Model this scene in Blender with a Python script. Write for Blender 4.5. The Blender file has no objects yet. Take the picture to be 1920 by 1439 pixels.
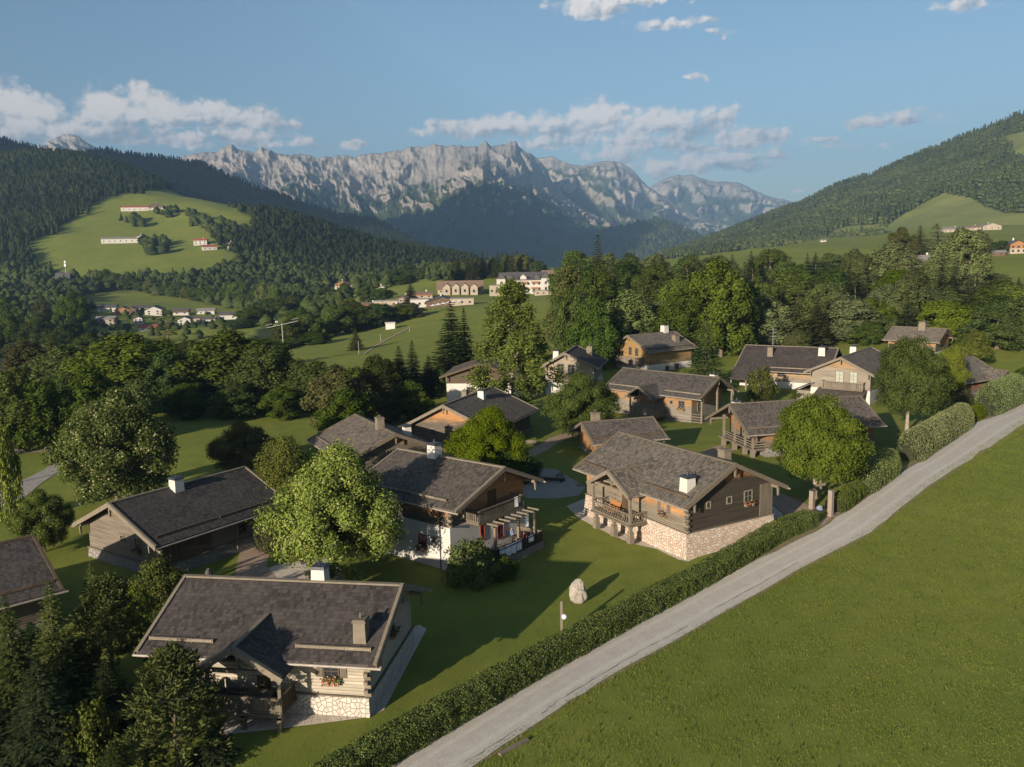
import bpy, bmesh, math, random
import numpy as np
from mathutils import Vector, Matrix
SC = bpy.context.scene
COL = SC.collection
random.seed(7)
RS = np.random.RandomState(11)
R_ = math.radians

# ------------------------------------------------------------------ camera
FPX, PIT, ROL, CZ = 1620.0, R_(8.6), R_(1.2), 28.0
cd = bpy.data.cameras.new('camera'); cam = bpy.data.objects.new('camera', cd); COL.objects.link(cam)
cd.sensor_width = 36.0; cd.lens = 36.0 * FPX / 1920.0
cd.clip_start = 1.0; cd.clip_end = 40000.0
_c, _s = math.cos(PIT), math.sin(PIT)
_R, _U, _Fw = Vector((1, 0, 0)), Vector((0, _s, _c)), Vector((0, _c, -_s))
_cx = _R * math.cos(ROL) - _U * math.sin(ROL); _cy = _R * math.sin(ROL) + _U * math.cos(ROL); _cz = -_Fw
cam.matrix_world = Matrix(((_cx.x, _cy.x, _cz.x, 0), (_cx.y, _cy.y, _cz.y, 0), (_cx.z, _cy.z, _cz.z, CZ), (0, 0, 0, 1)))
SC.camera = cam

def ray(px, py):
    X = (px - 960) / FPX; Y = (719.5 - py) / FPX
    c, s = math.cos(ROL), math.sin(ROL)
    a = c * X + s * Y; u = -s * X + c * Y
    return np.array([a, _c + u * _s, -_s + u * _c])
def at(px, py, z=0.0):
    d = ray(px, py); t = (z - CZ) / d[2]
    return d * t + np.array([0, 0, CZ])
def atD(px, py, D):
    d = ray(px, py); t = D / d[1]
    return d * t + np.array([0, 0, CZ])

# ------------------------------------------------------------------ node helpers
def N(nt, typ, ins=None, **at_):
    n = nt.nodes.new(typ)
    for k, v in at_.items(): setattr(n, k, v)
    for k, v in (ins or {}).items():
        if isinstance(v, bpy.types.NodeSocket): nt.links.new(v, n.inputs[k])
        else: n.inputs[k].default_value = v
    return n
def M_(nt, op, a, b=0.0, c=0.0, clamp=False):
    n = nt.nodes.new('ShaderNodeMath'); n.operation = op; n.use_clamp = clamp
    for i, v in enumerate((a, b, c)):
        if isinstance(v, bpy.types.NodeSocket): nt.links.new(v, n.inputs[i])
        elif i < 2 or op in ('MULTIPLY_ADD', 'SMOOTH_MAX', 'SMOOTH_MIN', 'COMPARE'): n.inputs[i].default_value = v
    return n.outputs[0]
def MIX(nt, f, a, b, blend='MIX'):
    n = nt.nodes.new('ShaderNodeMix'); n.data_type = 'RGBA'; n.blend_type = blend
    for i, v in ((0, f), (6, a), (7, b)):
        if isinstance(v, bpy.types.NodeSocket): nt.links.new(v, n.inputs[i])
        else: n.inputs[i].default_value = v if i == 0 else ((*v, 1) if len(v) == 3 else v)
    return n.outputs[2]
def RAMP(nt, f, stops):
    n = nt.nodes.new('ShaderNodeValToRGB'); nt.links.new(f, n.inputs[0])
    e = n.color_ramp.elements
    while len(e) < len(stops): e.new(0.5)
    for i, (p, c) in enumerate(stops):
        e[i].position = p; e[i].color = (*c, 1) if not isinstance(c, (int, float)) else (c, c, c, 1)
    return n.outputs[0]
def MR(nt, v, a, b, c=0.0, d=1.0, smooth=False):
    n = nt.nodes.new('ShaderNodeMapRange'); n.clamp = True
    if smooth: n.interpolation_type = 'SMOOTHSTEP'
    nt.links.new(v, n.inputs[0])
    for i, x in enumerate((a, b, c, d)): n.inputs[i + 1].default_value = x
    return n.outputs[0]

# ------------------------------------------------------------------ world (clear evening sky, cumulus over the far range)
SUN_AZ, SUN_EL = 33.0, 15.0          # direction the light travels (from +Y towards +X), elevation
W = bpy.data.worlds.new("World"); SC.world = W; W.use_nodes = True
nt = W.node_tree; nt.nodes.clear()
sky = N(nt, 'ShaderNodeTexSky', sky_type='NISHITA', sun_disc=False, sun_elevation=R_(SUN_EL), sun_rotation=R_(180 + SUN_AZ), altitude=900.0, air_density=1.0, dust_density=2.4, ozone_density=3.0)
tc = N(nt, 'ShaderNodeTexCoord')
sep = N(nt, 'ShaderNodeSeparateXYZ', {0: tc.outputs['Generated']})
az = M_(nt, 'MULTIPLY', M_(nt, 'ARCTAN2', sep.outputs[0], sep.outputs[1]), 180 / math.pi)
el = M_(nt, 'MULTIPLY', M_(nt, 'ARCSINE', sep.outputs[2]), 180 / math.pi)
CLOUDS = [  # where (as seen from the valley) the cloud heads stand: px, py, half width, half height, weight
 (25,210,62,44,1),(95,222,55,30,1),(215,215,50,46,1),(262,222,60,44,1),(150,238,75,34,1),(325,232,60,30,1),(395,222,50,28,1),(488,232,52,24,1),
 (250,258,190,18,.9),(60,255,120,22,.9),(430,255,90,16,.8),(560,270,40,12,.75),(668,276,30,12,.7),
 (890,246,75,17,1),(990,240,70,24,1),(1085,240,85,28,1),(1130,216,55,24,1),(1255,238,80,32,1),(1300,230,58,27,1),(1215,272,85,20,1),(1325,278,60,14,.8),
 (1392,262,58,22,1),(1285,314,115,20,.9),(1405,298,58,13,.8),(1350,318,85,15,.85),(1060,268,120,14,.8),(1170,290,80,16,.8),
 (1108,14,58,20,1),(1185,2,70,9,.9),(1255,48,75,11,.9),(1355,62,28,6,.7),(1805,14,42,13,.85),(1672,229,72,13,.8),(1600,276,50,10,.6),(1560,268,30,7,.55),
 (1302,146,24,6,.55),(1530,268,25,7,.55),(1500,358,18,4,.5),(1690,212,40,8,.5)]
def azel(px, py):
    d = ray(px, py); d = d / np.linalg.norm(d)
    return math.degrees(math.atan2(d[0], d[1])), math.degrees(math.asin(d[2]))
DEG = FPX * math.tan(R_(1))
cv = N(nt, 'ShaderNodeCombineXYZ', {0: az, 1: M_(nt, 'MULTIPLY', el, 1.25)})
wz = N(nt, 'ShaderNodeTexNoise', {'Vector': cv.outputs[0], 'Scale': 0.5, 'Detail': 5.0, 'Roughness': .55}, noise_dimensions='2D')
wv = N(nt, 'ShaderNodeVectorMath', {0: wz.outputs['Color'], 1: (0.5, 0.5, 0.5)}, operation='SUBTRACT')
wv2 = N(nt, 'ShaderNodeVectorMath', {0: wv.outputs[0], 3: 1.5}, operation='SCALE')
cw = N(nt, 'ShaderNodeVectorMath', {0: cv.outputs[0], 1: wv2.outputs[0]}, operation='ADD')
sp2 = N(nt, 'ShaderNodeSeparateXYZ', {0: cw.outputs[0]})
azw, elw = sp2.outputs[0], M_(nt, 'DIVIDE', sp2.outputs[1], 1.25)
def PUFF(vec, sc, det):
    return N(nt, 'ShaderNodeTexVoronoi', {'Vector': vec, 'Scale': sc, 'Detail': det, 'Roughness': .55, 'Smoothness': .35}, voronoi_dimensions='2D', feature='SMOOTH_F1').outputs['Distance']
mx = None; hgt = None
for (px, py, rx, ry, w) in CLOUDS:
    a0, e0 = azel(px, py)
    dx = M_(nt, 'MULTIPLY', M_(nt, 'SUBTRACT', azw, a0), DEG / rx * .66)
    dy = M_(nt, 'MULTIPLY', M_(nt, 'SUBTRACT', elw, e0), DEG / ry * .78)
    lo = M_(nt, 'MULTIPLY', M_(nt, 'MINIMUM', dy, 0.0), 1.5); up = M_(nt, 'MAXIMUM', dy, 0.0)
    dyy = M_(nt, 'ADD', lo, up)
    v = M_(nt, 'SUBTRACT', 1.0, M_(nt, 'ADD', M_(nt, 'MULTIPLY', dx, dx), M_(nt, 'MULTIPLY', dyy, dyy)))
    v = M_(nt, 'SUBTRACT', M_(nt, 'MAXIMUM', v, -1.2), 1.0 - w)
    h = M_(nt, 'MULTIPLY', M_(nt, 'MAXIMUM', v, 0.0), M_(nt, 'ADD', dy, M_(nt, 'MULTIPLY', dx, -0.35)))
    mx = v if mx is None else M_(nt, 'SMOOTH_MAX', mx, v, 0.25)
    hgt = h if hgt is None else M_(nt, 'ADD', hgt, h)
wsm = N(nt, 'ShaderNodeVectorMath', {0: cv.outputs[0], 1: N(nt, 'ShaderNodeVectorMath', {0: wv.outputs[0], 3: .5}, operation='SCALE').outputs[0]}, operation='ADD').outputs[0]
ofs = N(nt, 'ShaderNodeVectorMath', {0: wsm, 1: (-0.20, 0.20, 0)}, operation='ADD').outputs[0]
pf, pf2 = PUFF(wsm, .5, 3.0), PUFF(ofs, .5, 3.0)
fine = N(nt, 'ShaderNodeTexNoise', {'Vector': cv.outputs[0], 'Scale': 1.7, 'Detail': 7.0, 'Roughness': .58}, noise_dimensions='2D').outputs[0]
low = N(nt, 'ShaderNodeTexNoise', {'Vector': cv.outputs[0], 'Scale': .42, 'Detail': 3.0}, noise_dimensions='2D').outputs[0]
dens = M_(nt, 'ADD', mx, M_(nt, 'MULTIPLY', M_(nt, 'SUBTRACT', .52, pf), 1.0))
dens = M_(nt, 'ADD', dens, M_(nt, 'MULTIPLY', M_(nt, 'SUBTRACT', fine, 0.44), .85))
cover = MR(nt, dens, -0.30, 0.58, 0, .97, True)
relief = M_(nt, 'SUBTRACT', pf2, pf)
lit = M_(nt, 'ADD', M_(nt, 'MULTIPLY', hgt, .85), M_(nt, 'MULTIPLY', relief, .75))
lit = M_(nt, 'ADD', lit, M_(nt, 'MULTIPLY', M_(nt, 'SUBTRACT', fine, .5), .55))
lit = M_(nt, 'ADD', lit, M_(nt, 'MULTIPLY', M_(nt, 'SUBTRACT', low, .5), .9))
lit = MR(nt, lit, -0.55, 0.42, 0, 1, True)
skyscl = N(nt, 'ShaderNodeVectorMath', {0: sky.outputs[0], 1: (1.36, 1.33, 1.20)}, operation='MULTIPLY').outputs[0]
SKY_S = 0.05
CL = 1.0 / SKY_S
ccol = MIX(nt, lit, (.15 * CL, .185 * CL, .225 * CL), (.46 * CL, .425 * CL, .395 * CL))
skymix = MIX(nt, cover, skyscl, ccol)
bg = N(nt, 'ShaderNodeBackground', {'Color': skymix, 'Strength': SKY_S})
wo = N(nt, 'ShaderNodeOutputWorld', {'Surface': bg.outputs[0]})
W.cycles.sampling_method = 'MANUAL'; W.cycles.sample_map_resolution = 512

# ------------------------------------------------------------------ sun, exposure
sl = bpy.data.lights.new('sun', 'SUN'); sl.energy = 5.0; sl.angle = R_(0.53); sl.color = (1.0, .86, .68)
so = bpy.data.objects.new('sun', sl); COL.objects.link(so)
_sd = Vector((math.sin(R_(SUN_AZ)) * math.cos(R_(SUN_EL)), math.cos(R_(SUN_AZ)) * math.cos(R_(SUN_EL)), -math.sin(R_(SUN_EL))))
so.rotation_euler = _sd.to_track_quat('-Z', 'Y').to_euler(); so.location = (-100, -160, 120)
vs = SC.view_settings; SC.display_settings.display_device = 'sRGB'
vs.view_transform = 'Standard'; vs.look = 'None'; vs.gamma = 1.0; vs.use_curve_mapping = False; vs.exposure = 1.1
cy = SC.cycles
cy.use_denoising = True; cy.max_bounces = 6; cy.diffuse_bounces = 2; cy.glossy_bounces = 2; cy.transmission_bounces = 3
cy.transparent_max_bounces = 6; cy.volume_bounces = 0; cy.sample_clamp_indirect = 4.0; cy.use_fast_gi = False
# ------------------------------------------------------------------ objects
def tag(o, label=None, cat=None, group=None, kind=None):
    for k, v in (('label', label), ('category', cat), ('group', group), ('kind', kind)):
        if v: o[k] = v
    return o
def empty(name, loc=(0, 0, 0), rz=0.0, label=None, cat=None, group=None, scale=None):
    o = bpy.data.objects.new(name, None); COL.objects.link(o)
    o.location = loc; o.rotation_euler = (0, 0, rz); o.empty_display_size = .2
    if scale is not None: o.scale = scale
    return tag(o, label, cat, group)
def link(name, me, mat=None, parent=None, loc=None):
    o = bpy.data.objects.new(name, me); COL.objects.link(o)
    if mat is not None:
        me.materials.clear(); me.materials.append(mat)
    if parent is not None: o.parent = parent
    if loc is not None: o.location = loc
    return o
def uvs(me):
    """metres along each face: u level, v up the slope"""
    nv = len(me.vertices); co = np.empty(nv * 3); me.vertices.foreach_get('co', co); co = co.reshape(-1, 3)
    nl = len(me.loops); lv = np.empty(nl, int); me.loops.foreach_get('vertex_index', lv)
    npol = len(me.polygons); no = np.empty(npol * 3); me.polygons.foreach_get('normal', no); no = no.reshape(-1, 3)
    lt = np.empty(npol, int); me.polygons.foreach_get('loop_total', lt)
    pi = np.repeat(np.arange(npol), lt); n = no[pi]
    u = np.stack([-n[:, 1], n[:, 0], np.zeros(nl)], 1); ln = np.linalg.norm(u, axis=1)
    flat = ln < .12; u[flat] = (1, 0, 0); ln[flat] = 1; u /= ln[:, None]
    v = np.cross(n, u); p = co[lv]
    uv = np.stack([(p * u).sum(1), (p * v).sum(1)], 1)
    l = me.uv_layers.new(name='UVMap'); l.data.foreach_set('uv', uv.ravel().astype('f'))
class MB:
    def __init__(s): s.v = []; s.f = []
    def add(s, vs, fs):
        b = len(s.v); s.v += [tuple(map(float, p)) for p in vs]; s.f += [tuple(b + i for i in f) for f in fs]
    def hexa(s, p):  # p: bottom 4 ccw, top 4 ccw
        s.add(p, [(3, 2, 1, 0), (4, 5, 6, 7), (0, 1, 5, 4), (1, 2, 6, 5), (2, 3, 7, 6), (3, 0, 4, 7)])
    def box(s, x0, x1, y0, y1, z0, z1):
        s.hexa([(x0, y0, z0), (x1, y0, z0), (x1, y1, z0), (x0, y1, z0), (x0, y0, z1), (x1, y0, z1), (x1, y1, z1), (x0, y1, z1)])
    def frustum(s, x0, x1, y0, y1, z0, z1, d):
        s.hexa([(x0 - d, y0 - d, z0), (x1 + d, y0 - d, z0), (x1 + d, y1 + d, z0), (x0 - d, y1 + d, z0), (x0, y0, z1), (x1, y0, z1), (x1, y1, z1), (x0, y1, z1)])
    def beam(s, a, b, w, h, up=(0, 0, 1)):
        a, b = Vector(a), Vector(b); d = (b - a).normalized(); u = Vector(up)
        sd = d.cross(u)
        if sd.length < 1e-4: sd = d.cross(Vector((1, 0, 0)))
        sd.normalize(); u = sd.cross(d).normalized(); sd *= w / 2; u *= h / 2
        s.hexa([a - sd - u, a + sd - u, b + sd - u, b - sd - u, a - sd + u, a + sd + u, b + sd + u, b - sd + u])
    def prism_x(s, prof, x0, x1):  # prof: list of (y,z) ccw seen from +x
        n = len(prof)
        s.add([(x0, y, z) for y, z in prof] + [(x1, y, z) for y, z in prof],
              [tuple(range(n - 1, -1, -1)), tuple(range(n, 2 * n))] + [(i, (i + 1) % n, n + (i + 1) % n, n + i) for i in range(n)])
    def prism_y(s, prof, y0, y1):  # prof: list of (x,z)
        n = len(prof)
        s.add([(x, y0, z) for x, z in prof] + [(x, y1, z) for x, z in prof],
              [tuple(range(n)), tuple(range(2 * n - 1, n - 1, -1))] + [((i + 1) % n, i, n + i, n + (i + 1) % n) for i in range(n)])
    def tube(s, pts, rad, n=8):
        rings = []
        for i, p in enumerate(pts):
            p = Vector(p); a = Vector(pts[max(0, i - 1)]); b = Vector(pts[min(len(pts) - 1, i + 1)]); d = (b - a).normalized()
            x = d.cross(Vector((0, 0, 1)) if abs(d.z) < .9 else Vector((1, 0, 0))).normalized(); y = d.cross(x)
            r = rad[i] if isinstance(rad, (list, tuple)) else rad
            rings.append([p + (x * math.cos(t) + y * math.sin(t)) * r for t in [2 * math.pi * k / n for k in range(n)]])
        m = len(rings)
        s.add([q for r in rings for q in r], [(i * n + k, i * n + (k + 1) % n, (i + 1) * n + (k + 1) % n, (i + 1) * n + k) for i in range(m - 1) for k in range(n)]
              + [tuple(range(n)), tuple((m - 1) * n + k for k in range(n - 1, -1, -1))])
    def build(s, name, mat=None, parent=None, smooth=False, fix=True):
        me = bpy.data.meshes.new(name); me.from_pydata(s.v, [], s.f); me.update()
        if fix:
            bm = bmesh.new(); bm.from_mesh(me); bmesh.ops.recalc_face_normals(bm, faces=bm.faces); bm.to_mesh(me); bm.free()
        me.update(); uvs(me)
        if smooth: me.polygons.foreach_set('use_smooth', [True] * len(me.polygons))
        return link(name, me, mat, parent)
def np_mesh(name, v, faces, k):
    """mesh from arrays: v (n,3), faces (m,k)"""
    me = bpy.data.meshes.new(name); v = np.asarray(v, 'f'); faces = np.asarray(faces, 'i'); m = len(faces)
    me.vertices.add(len(v)); me.vertices.foreach_set('co', v.ravel())
    me.loops.add(m * k); me.loops.foreach_set('vertex_index', faces.ravel())
    me.polygons.add(m); me.polygons.foreach_set('loop_start', np.arange(m, dtype='i') * k)
    me.update(calc_edges=True); return me

# ------------------------------------------------------------------ materials
MATS = {}
def newmat(name):
    m = bpy.data.materials.new(name); m.use_nodes = True; t = m.node_tree; t.nodes.clear(); MATS[name] = m
    return m, t
def out(t, sh): N(t, 'ShaderNodeOutputMaterial', {'Surface': sh})
def PB(t, col, rough=.8, bump=None, spec=.3, metal=0.0):
    ins = {'Base Color': col if isinstance(col, bpy.types.NodeSocket) else (*col, 1), 'Roughness': rough, 'Specular IOR Level': spec, 'Metallic': metal}
    if bump is not None: ins['Normal'] = bump
    return N(t, 'ShaderNodeBsdfPrincipled', ins).outputs[0]
def BUMP(t, h, dist=.03, st=1.0): return N(t, 'ShaderNodeBump', {'Height': h, 'Distance': dist, 'Strength': st}).outputs[0]
def UV(t): return N(t, 'ShaderNodeTexCoord').outputs['UV']
def OBJ(t): return N(t, 'ShaderNodeTexCoord').outputs['Object']
def POS(t): return N(t, 'ShaderNodeNewGeometry').outputs['Position']
def NOISE(t, vec, scale, detail=4.0, rough=.55, fac=True, dim='3D'):
    n = N(t, 'ShaderNodeTexNoise', {'Vector': vec, 'Scale': scale, 'Detail': detail, 'Roughness': rough}, noise_dimensions=dim)
    return n.outputs[0] if fac else n.outputs['Color']
def SCALE(t, vec, xyz): return N(t, 'ShaderNodeMapping', {'Vector': vec, 'Scale': xyz}).outputs[0]

def mat_shingle(name, base, lite):
    m, t = newmat(name); uv = UV(t)
    wob = N(t, 'ShaderNodeVectorMath', {0: NOISE(t, uv, 1.3, 2, fac=False), 3: .10}, operation='SCALE').outputs[0]
    uvw = N(t, 'ShaderNodeVectorMath', {0: uv, 1: wob}, operation='ADD').outputs[0]
    b = N(t, 'ShaderNodeTexBrick', {'Vector': uvw, 'Color1': (0, 0, 0, 1), 'Color2': (1, 1, 1, 1), 'Mortar': (.5, .5, .5, 1), 'Scale': 1.0, 'Mortar Size': .006, 'Bias': 0.0, 'Brick Width': .23, 'Row Height': .33}, offset=.37, squash=1.0)
    sp = N(t, 'ShaderNodeSeparateXYZ', {0: uvw})
    row = M_(t, 'FRACT', M_(t, 'DIVIDE', sp.outputs[1], .33))
    big = NOISE(t, uv, .35, 5, .65); fine = NOISE(t, SCALE(t, uv, (9, 1.6, 1)), 1.0, 4, .7)
    c = MIX(t, b.outputs[0], tuple(x * .40 for x in base), tuple(x * 1.75 for x in base))
    c = MIX(t, M_(t, 'MULTIPLY', MR(t, big, .38, .72), .45), c, lite)
    c = MIX(t, MR(t, fine, .35, .75), c, tuple(x * 1.5 for x in lite), 'MIX') if False else MIX(t, M_(t, 'MULTIPLY', MR(t, fine, .5, .8), .55), c, lite)
    c = MIX(t, MR(t, row, .88, 1.0, 0, .75), c, (.012, .01, .01))
    oi = N(t, 'ShaderNodeObjectInfo').outputs['Random']; c = N(t, 'ShaderNodeHueSaturation', {'Color': c, 'Value': M_(t, 'ADD', .80, M_(t, 'MULTIPLY', oi, .40)), 'Saturation': M_(t, 'ADD', .7, M_(t, 'MULTIPLY', M_(t, 'FRACT', M_(t, 'MULTIPLY', oi, 5.7)), .6))}).outputs[0]
    moss = MR(t, M_(t, 'ADD', NOISE(t, uv, .9, 6, .7), M_(t, 'MULTIPLY', NOISE(t, uv, .25, 2), .6)), .92, 1.10, 0, .5); c = MIX(t, moss, c, (.060, .066, .030))
    h = M_(t, 'ADD', M_(t, 'MULTIPLY', M_(t, 'SUBTRACT', 1.0, row), .6), M_(t, 'MULTIPLY', b.outputs[0], .4))
    h = M_(t, 'ADD', h, M_(t, 'MULTIPLY', fine, .35))
    out(t, PB(t, c, .85, BUMP(t, h, .045, 1.0), .25)); return m
def mat_logs(name, zt, grey, orange, row=.21, zw=.5):
    """weathered log wall: silver grey low down, still orange where the roof keeps the rain off"""
    m, t = newmat(name); uv = UV(t)
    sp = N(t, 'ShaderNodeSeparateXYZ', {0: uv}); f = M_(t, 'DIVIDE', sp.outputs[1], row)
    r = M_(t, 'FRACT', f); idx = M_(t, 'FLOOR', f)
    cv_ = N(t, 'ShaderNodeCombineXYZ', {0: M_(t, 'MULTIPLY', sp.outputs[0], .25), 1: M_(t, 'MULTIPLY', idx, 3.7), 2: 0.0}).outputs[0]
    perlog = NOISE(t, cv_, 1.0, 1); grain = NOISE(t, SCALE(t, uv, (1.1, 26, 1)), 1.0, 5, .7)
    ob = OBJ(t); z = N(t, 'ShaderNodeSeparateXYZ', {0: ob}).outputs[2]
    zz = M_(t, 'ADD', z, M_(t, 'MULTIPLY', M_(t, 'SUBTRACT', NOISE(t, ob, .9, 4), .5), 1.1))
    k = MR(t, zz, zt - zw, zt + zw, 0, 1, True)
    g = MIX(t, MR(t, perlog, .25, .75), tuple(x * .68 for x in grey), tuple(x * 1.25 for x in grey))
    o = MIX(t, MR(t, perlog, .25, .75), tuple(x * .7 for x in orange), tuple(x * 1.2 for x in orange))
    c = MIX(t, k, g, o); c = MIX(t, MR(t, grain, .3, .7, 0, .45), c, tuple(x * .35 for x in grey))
    gap = MR(t, M_(t, 'ABSOLUTE', M_(t, 'SUBTRACT', r, .5)), .44, .5, 0, 1)
    c = MIX(t, M_(t, 'MULTIPLY', gap, .6), c, (.012, .009, .007))
    rnd = M_(t, 'SUBTRACT', 1.0, M_(t, 'POWER', M_(t, 'ABSOLUTE', M_(t, 'MULTIPLY', M_(t, 'SUBTRACT', r, .5), 2.0)), 3.0))
    out(t, PB(t, c, .75, BUMP(t, M_(t, 'ADD', rnd, M_(t, 'MULTIPLY', grain, .15)), .03), .25)); return m
def mat_wood(name, col, row=.16, var=.35):
    m, t = newmat(name); ob = OBJ(t)
    n1 = NOISE(t, ob, 2.2, 5, .65); n2 = NOISE(t, SCALE(t, ob, (14, 14, 3)), 1.0, 4, .7)
    oi = N(t, 'ShaderNodeNewGeometry').outputs['Random Per Island']
    c = MIX(t, oi, tuple(x * (1 - var) for x in col), tuple(x * (1 + var * .6) for x in col))
    c = MIX(t, MR(t, n1, .35, .7, 0, .5), c, tuple(x * .5 for x in col)); c = MIX(t, MR(t, n2, .5, .75, 0, .5), c, tuple(x * .45 for x in col))
    out(t, PB(t, c, .8, BUMP(t, n2, .01), .25)); return m
def mat_boards(name, col, wd=.16):
    m, t = newmat(name); uv = UV(t); sp = N(t, 'ShaderNodeSeparateXYZ', {0: uv}); f = M_(t, 'DIVIDE', sp.outputs[0], wd)
    r = M_(t, 'FRACT', f); cv_ = N(t, 'ShaderNodeCombineXYZ', {0: M_(t, 'MULTIPLY', M_(t, 'FLOOR', f), 7.3), 1: M_(t, 'MULTIPLY', sp.outputs[1], .3), 2: 0.0}).outputs[0]
    pl = NOISE(t, cv_, 1.0, 1); g = NOISE(t, SCALE(t, uv, (30, 1.5, 1)), 1.0, 4, .7)
    c = MIX(t, MR(t, pl, .25, .75), tuple(x * .6 for x in col), tuple(x * 1.25 for x in col))
    c = MIX(t, MR(t, g, .4, .75, 0, .4), c, tuple(x * .4 for x in col))
    gap = MR(t, M_(t, 'ABSOLUTE', M_(t, 'SUBTRACT', r, .5)), .45, .5)
    c = MIX(t, M_(t, 'MULTIPLY', gap, .85), c, (.01, .008, .006))
    out(t, PB(t, c, .8, BUMP(t, M_(t, 'SUBTRACT', 1.0, gap), .015), .25)); return m
def mat_stone(name, cols, mortar, scale=2.3):
    m, t = newmat(name); uv = UV(t)
    wv_ = N(t, 'ShaderNodeVectorMath', {0: uv, 1: N(t, 'ShaderNodeVectorMath', {0: NOISE(t, uv, 2.5, 2, fac=False), 3: .25}, operation='SCALE').outputs[0]}, operation='ADD').outputs[0]
    vo = N(t, 'ShaderNodeTexVoronoi', {'Vector': wv_, 'Scale': scale, 'Randomness': .9}, voronoi_dimensions='2D')
    ve = N(t, 'ShaderNodeTexVoronoi', {'Vector': wv_, 'Scale': scale, 'Randomness': .9}, voronoi_dimensions='2D', feature='DISTANCE_TO_EDGE')
    h = N(t, 'ShaderNodeSeparateColor', {0: vo.outputs['Color']}).outputs[0]
    c = RAMP(t, h, [(i / max(1, len(cols) - 1), q) for i, q in enumerate(cols)])
    c = MIX(t, MR(t, NOISE(t, uv, 7, 4), .4, .8, 0, .45), c, tuple(x * .6 for x in mortar))
    e = MR(t, ve.outputs[0], .02, .09); c = MIX(t, e, mortar, c)
    out(t, PB(t, c, .9, BUMP(t, M_(t, 'ADD', e, M_(t, 'MULTIPLY', NOISE(t, uv, 14, 3), .3)), .06), .2)); return m
def mat_plain(name, col, rough=.8, var=.15, sc=1.5, spec=.3, metal=0.0):
    m, t = newmat(name); n = NOISE(t, OBJ(t), sc, 5, .6)
    c = MIX(t, MR(t, n, .3, .7), tuple(x * (1 - var) for x in col), tuple(min(1, x * (1 + var)) for x in col))
    out(t, PB(t, c, rough, BUMP(t, NOISE(t, OBJ(t), sc * 14, 3), .01), spec, metal)); return m
def mat_leaf(name, dark, lite, trans=.35, tip=None):
    m, t = newmat(name)
    isl = N(t, 'ShaderNodeNewGeometry').outputs['Random Per Island']; oi = N(t, 'ShaderNodeObjectInfo').outputs['Random']
    cl = NOISE(t, OBJ(t), .55, 3, .6)
    c = MIX(t, M_(t, 'MULTIPLY', M_(t, 'ADD', isl, MR(t, cl, .3, .7)), .5), tuple(x * .56 for x in dark), (lite[0] * .78, lite[1] * .84, lite[2] * .84))
    if tip: c = MIX(t, MR(t, isl, .82, .95, 0, .8), c, tip)
    hs = N(t, 'ShaderNodeHueSaturation', {'Color': c, 'Hue': M_(t, 'ADD', .485, M_(t, 'MULTIPLY', oi, .03)), 'Saturation': M_(t, 'ADD', .85, M_(t, 'MULTIPLY', M_(t, 'FRACT', M_(t, 'MULTIPLY', oi, 7.3)), .25)), 'Value': M_(t, 'ADD', .75, M_(t, 'MULTIPLY', M_(t, 'FRACT', M_(t, 'MULTIPLY', oi, 13.7)), .55))}).outputs[0]
    d = N(t, 'ShaderNodeBsdfDiffuse', {'Color': hs}).outputs[0]
    tr = N(t, 'ShaderNodeBsdfTranslucent', {'Color': hs}).outputs[0]
    out(t, N(t, 'ShaderNodeMixShader', {0: trans * .62, 1: d, 2: tr}).outputs[0]); return m

SH_DARK = mat_shingle('shingle_dark', (.026, .021, .0195), (.066, .055, .050))
SH_GREY = mat_shingle('shingle_grey', (.078, .067, .055), (.135, .118, .098))
SH_MID = mat_shingle('shingle_mid', (.050, .042, .036), (.098, .084, .072))
WOOD_G = mat_wood('wood_grey', (.115, .095, .070))
WOOD_L = mat_wood('wood_light', (.155, .130, .098))
WOOD_B = mat_wood('wood_brown', (.075, .052, .033))
WOOD_D = mat_wood('wood_dark', (.03, .022, .017))
WOOD_O = mat_wood('wood_orange', (.26, .115, .04))
BOARD_G = mat_boards('boards_grey', (.115, .095, .072))
BOARD_B = mat_boards('boards_brown', (.075, .046, .025))
PLASTER = mat_plain('plaster', (.38, .362, .335), .9, .06, .8)
STONE_W = mat_stone('stone_white', [(.43, .385, .335), (.37, .325, .275), (.46, .42, .37), (.35, .31, .265)], (.33, .295, .255), 3.2)
STONE_P = mat_stone('stone_pink', [(.44, .36, .29), (.36, .25, .18), (.47, .40, .34), (.32, .26, .215)], (.33, .27, .225), 3.4)
STONE_D = mat_stone('stone_grey', [(.19, .175, .16), (.145, .135, .13), (.22, .205, .19)], (.12, .11, .10), 2.8)
GLASS = mat_plain('window_glass', (.018, .022, .028), .08, .2, .5, .8)
METAL = mat_plain('dark_metal', (.05, .05, .055), .45, .2, 3, .5, .6)
COPPER = mat_plain('gutter_metal', (.20, .17, .145), .5, .2, 2, .4)
WHITE = mat_plain('white_cloth', (.50, .52, .56), .9, .05, 4)
RED = mat_plain('shutter_red', (.16, .035, .025), .7)
POT = mat_plain('flower_trough', (.20, .11, .07), .8)
FLW_R = mat_leaf('flower_red', (.30, .02, .03), (.62, .10, .12), .2, (.7, .62, .6))
FLW_G = mat_leaf('flower_leaves', (.03, .06, .012), (.10, .16, .03), .3)
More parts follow.
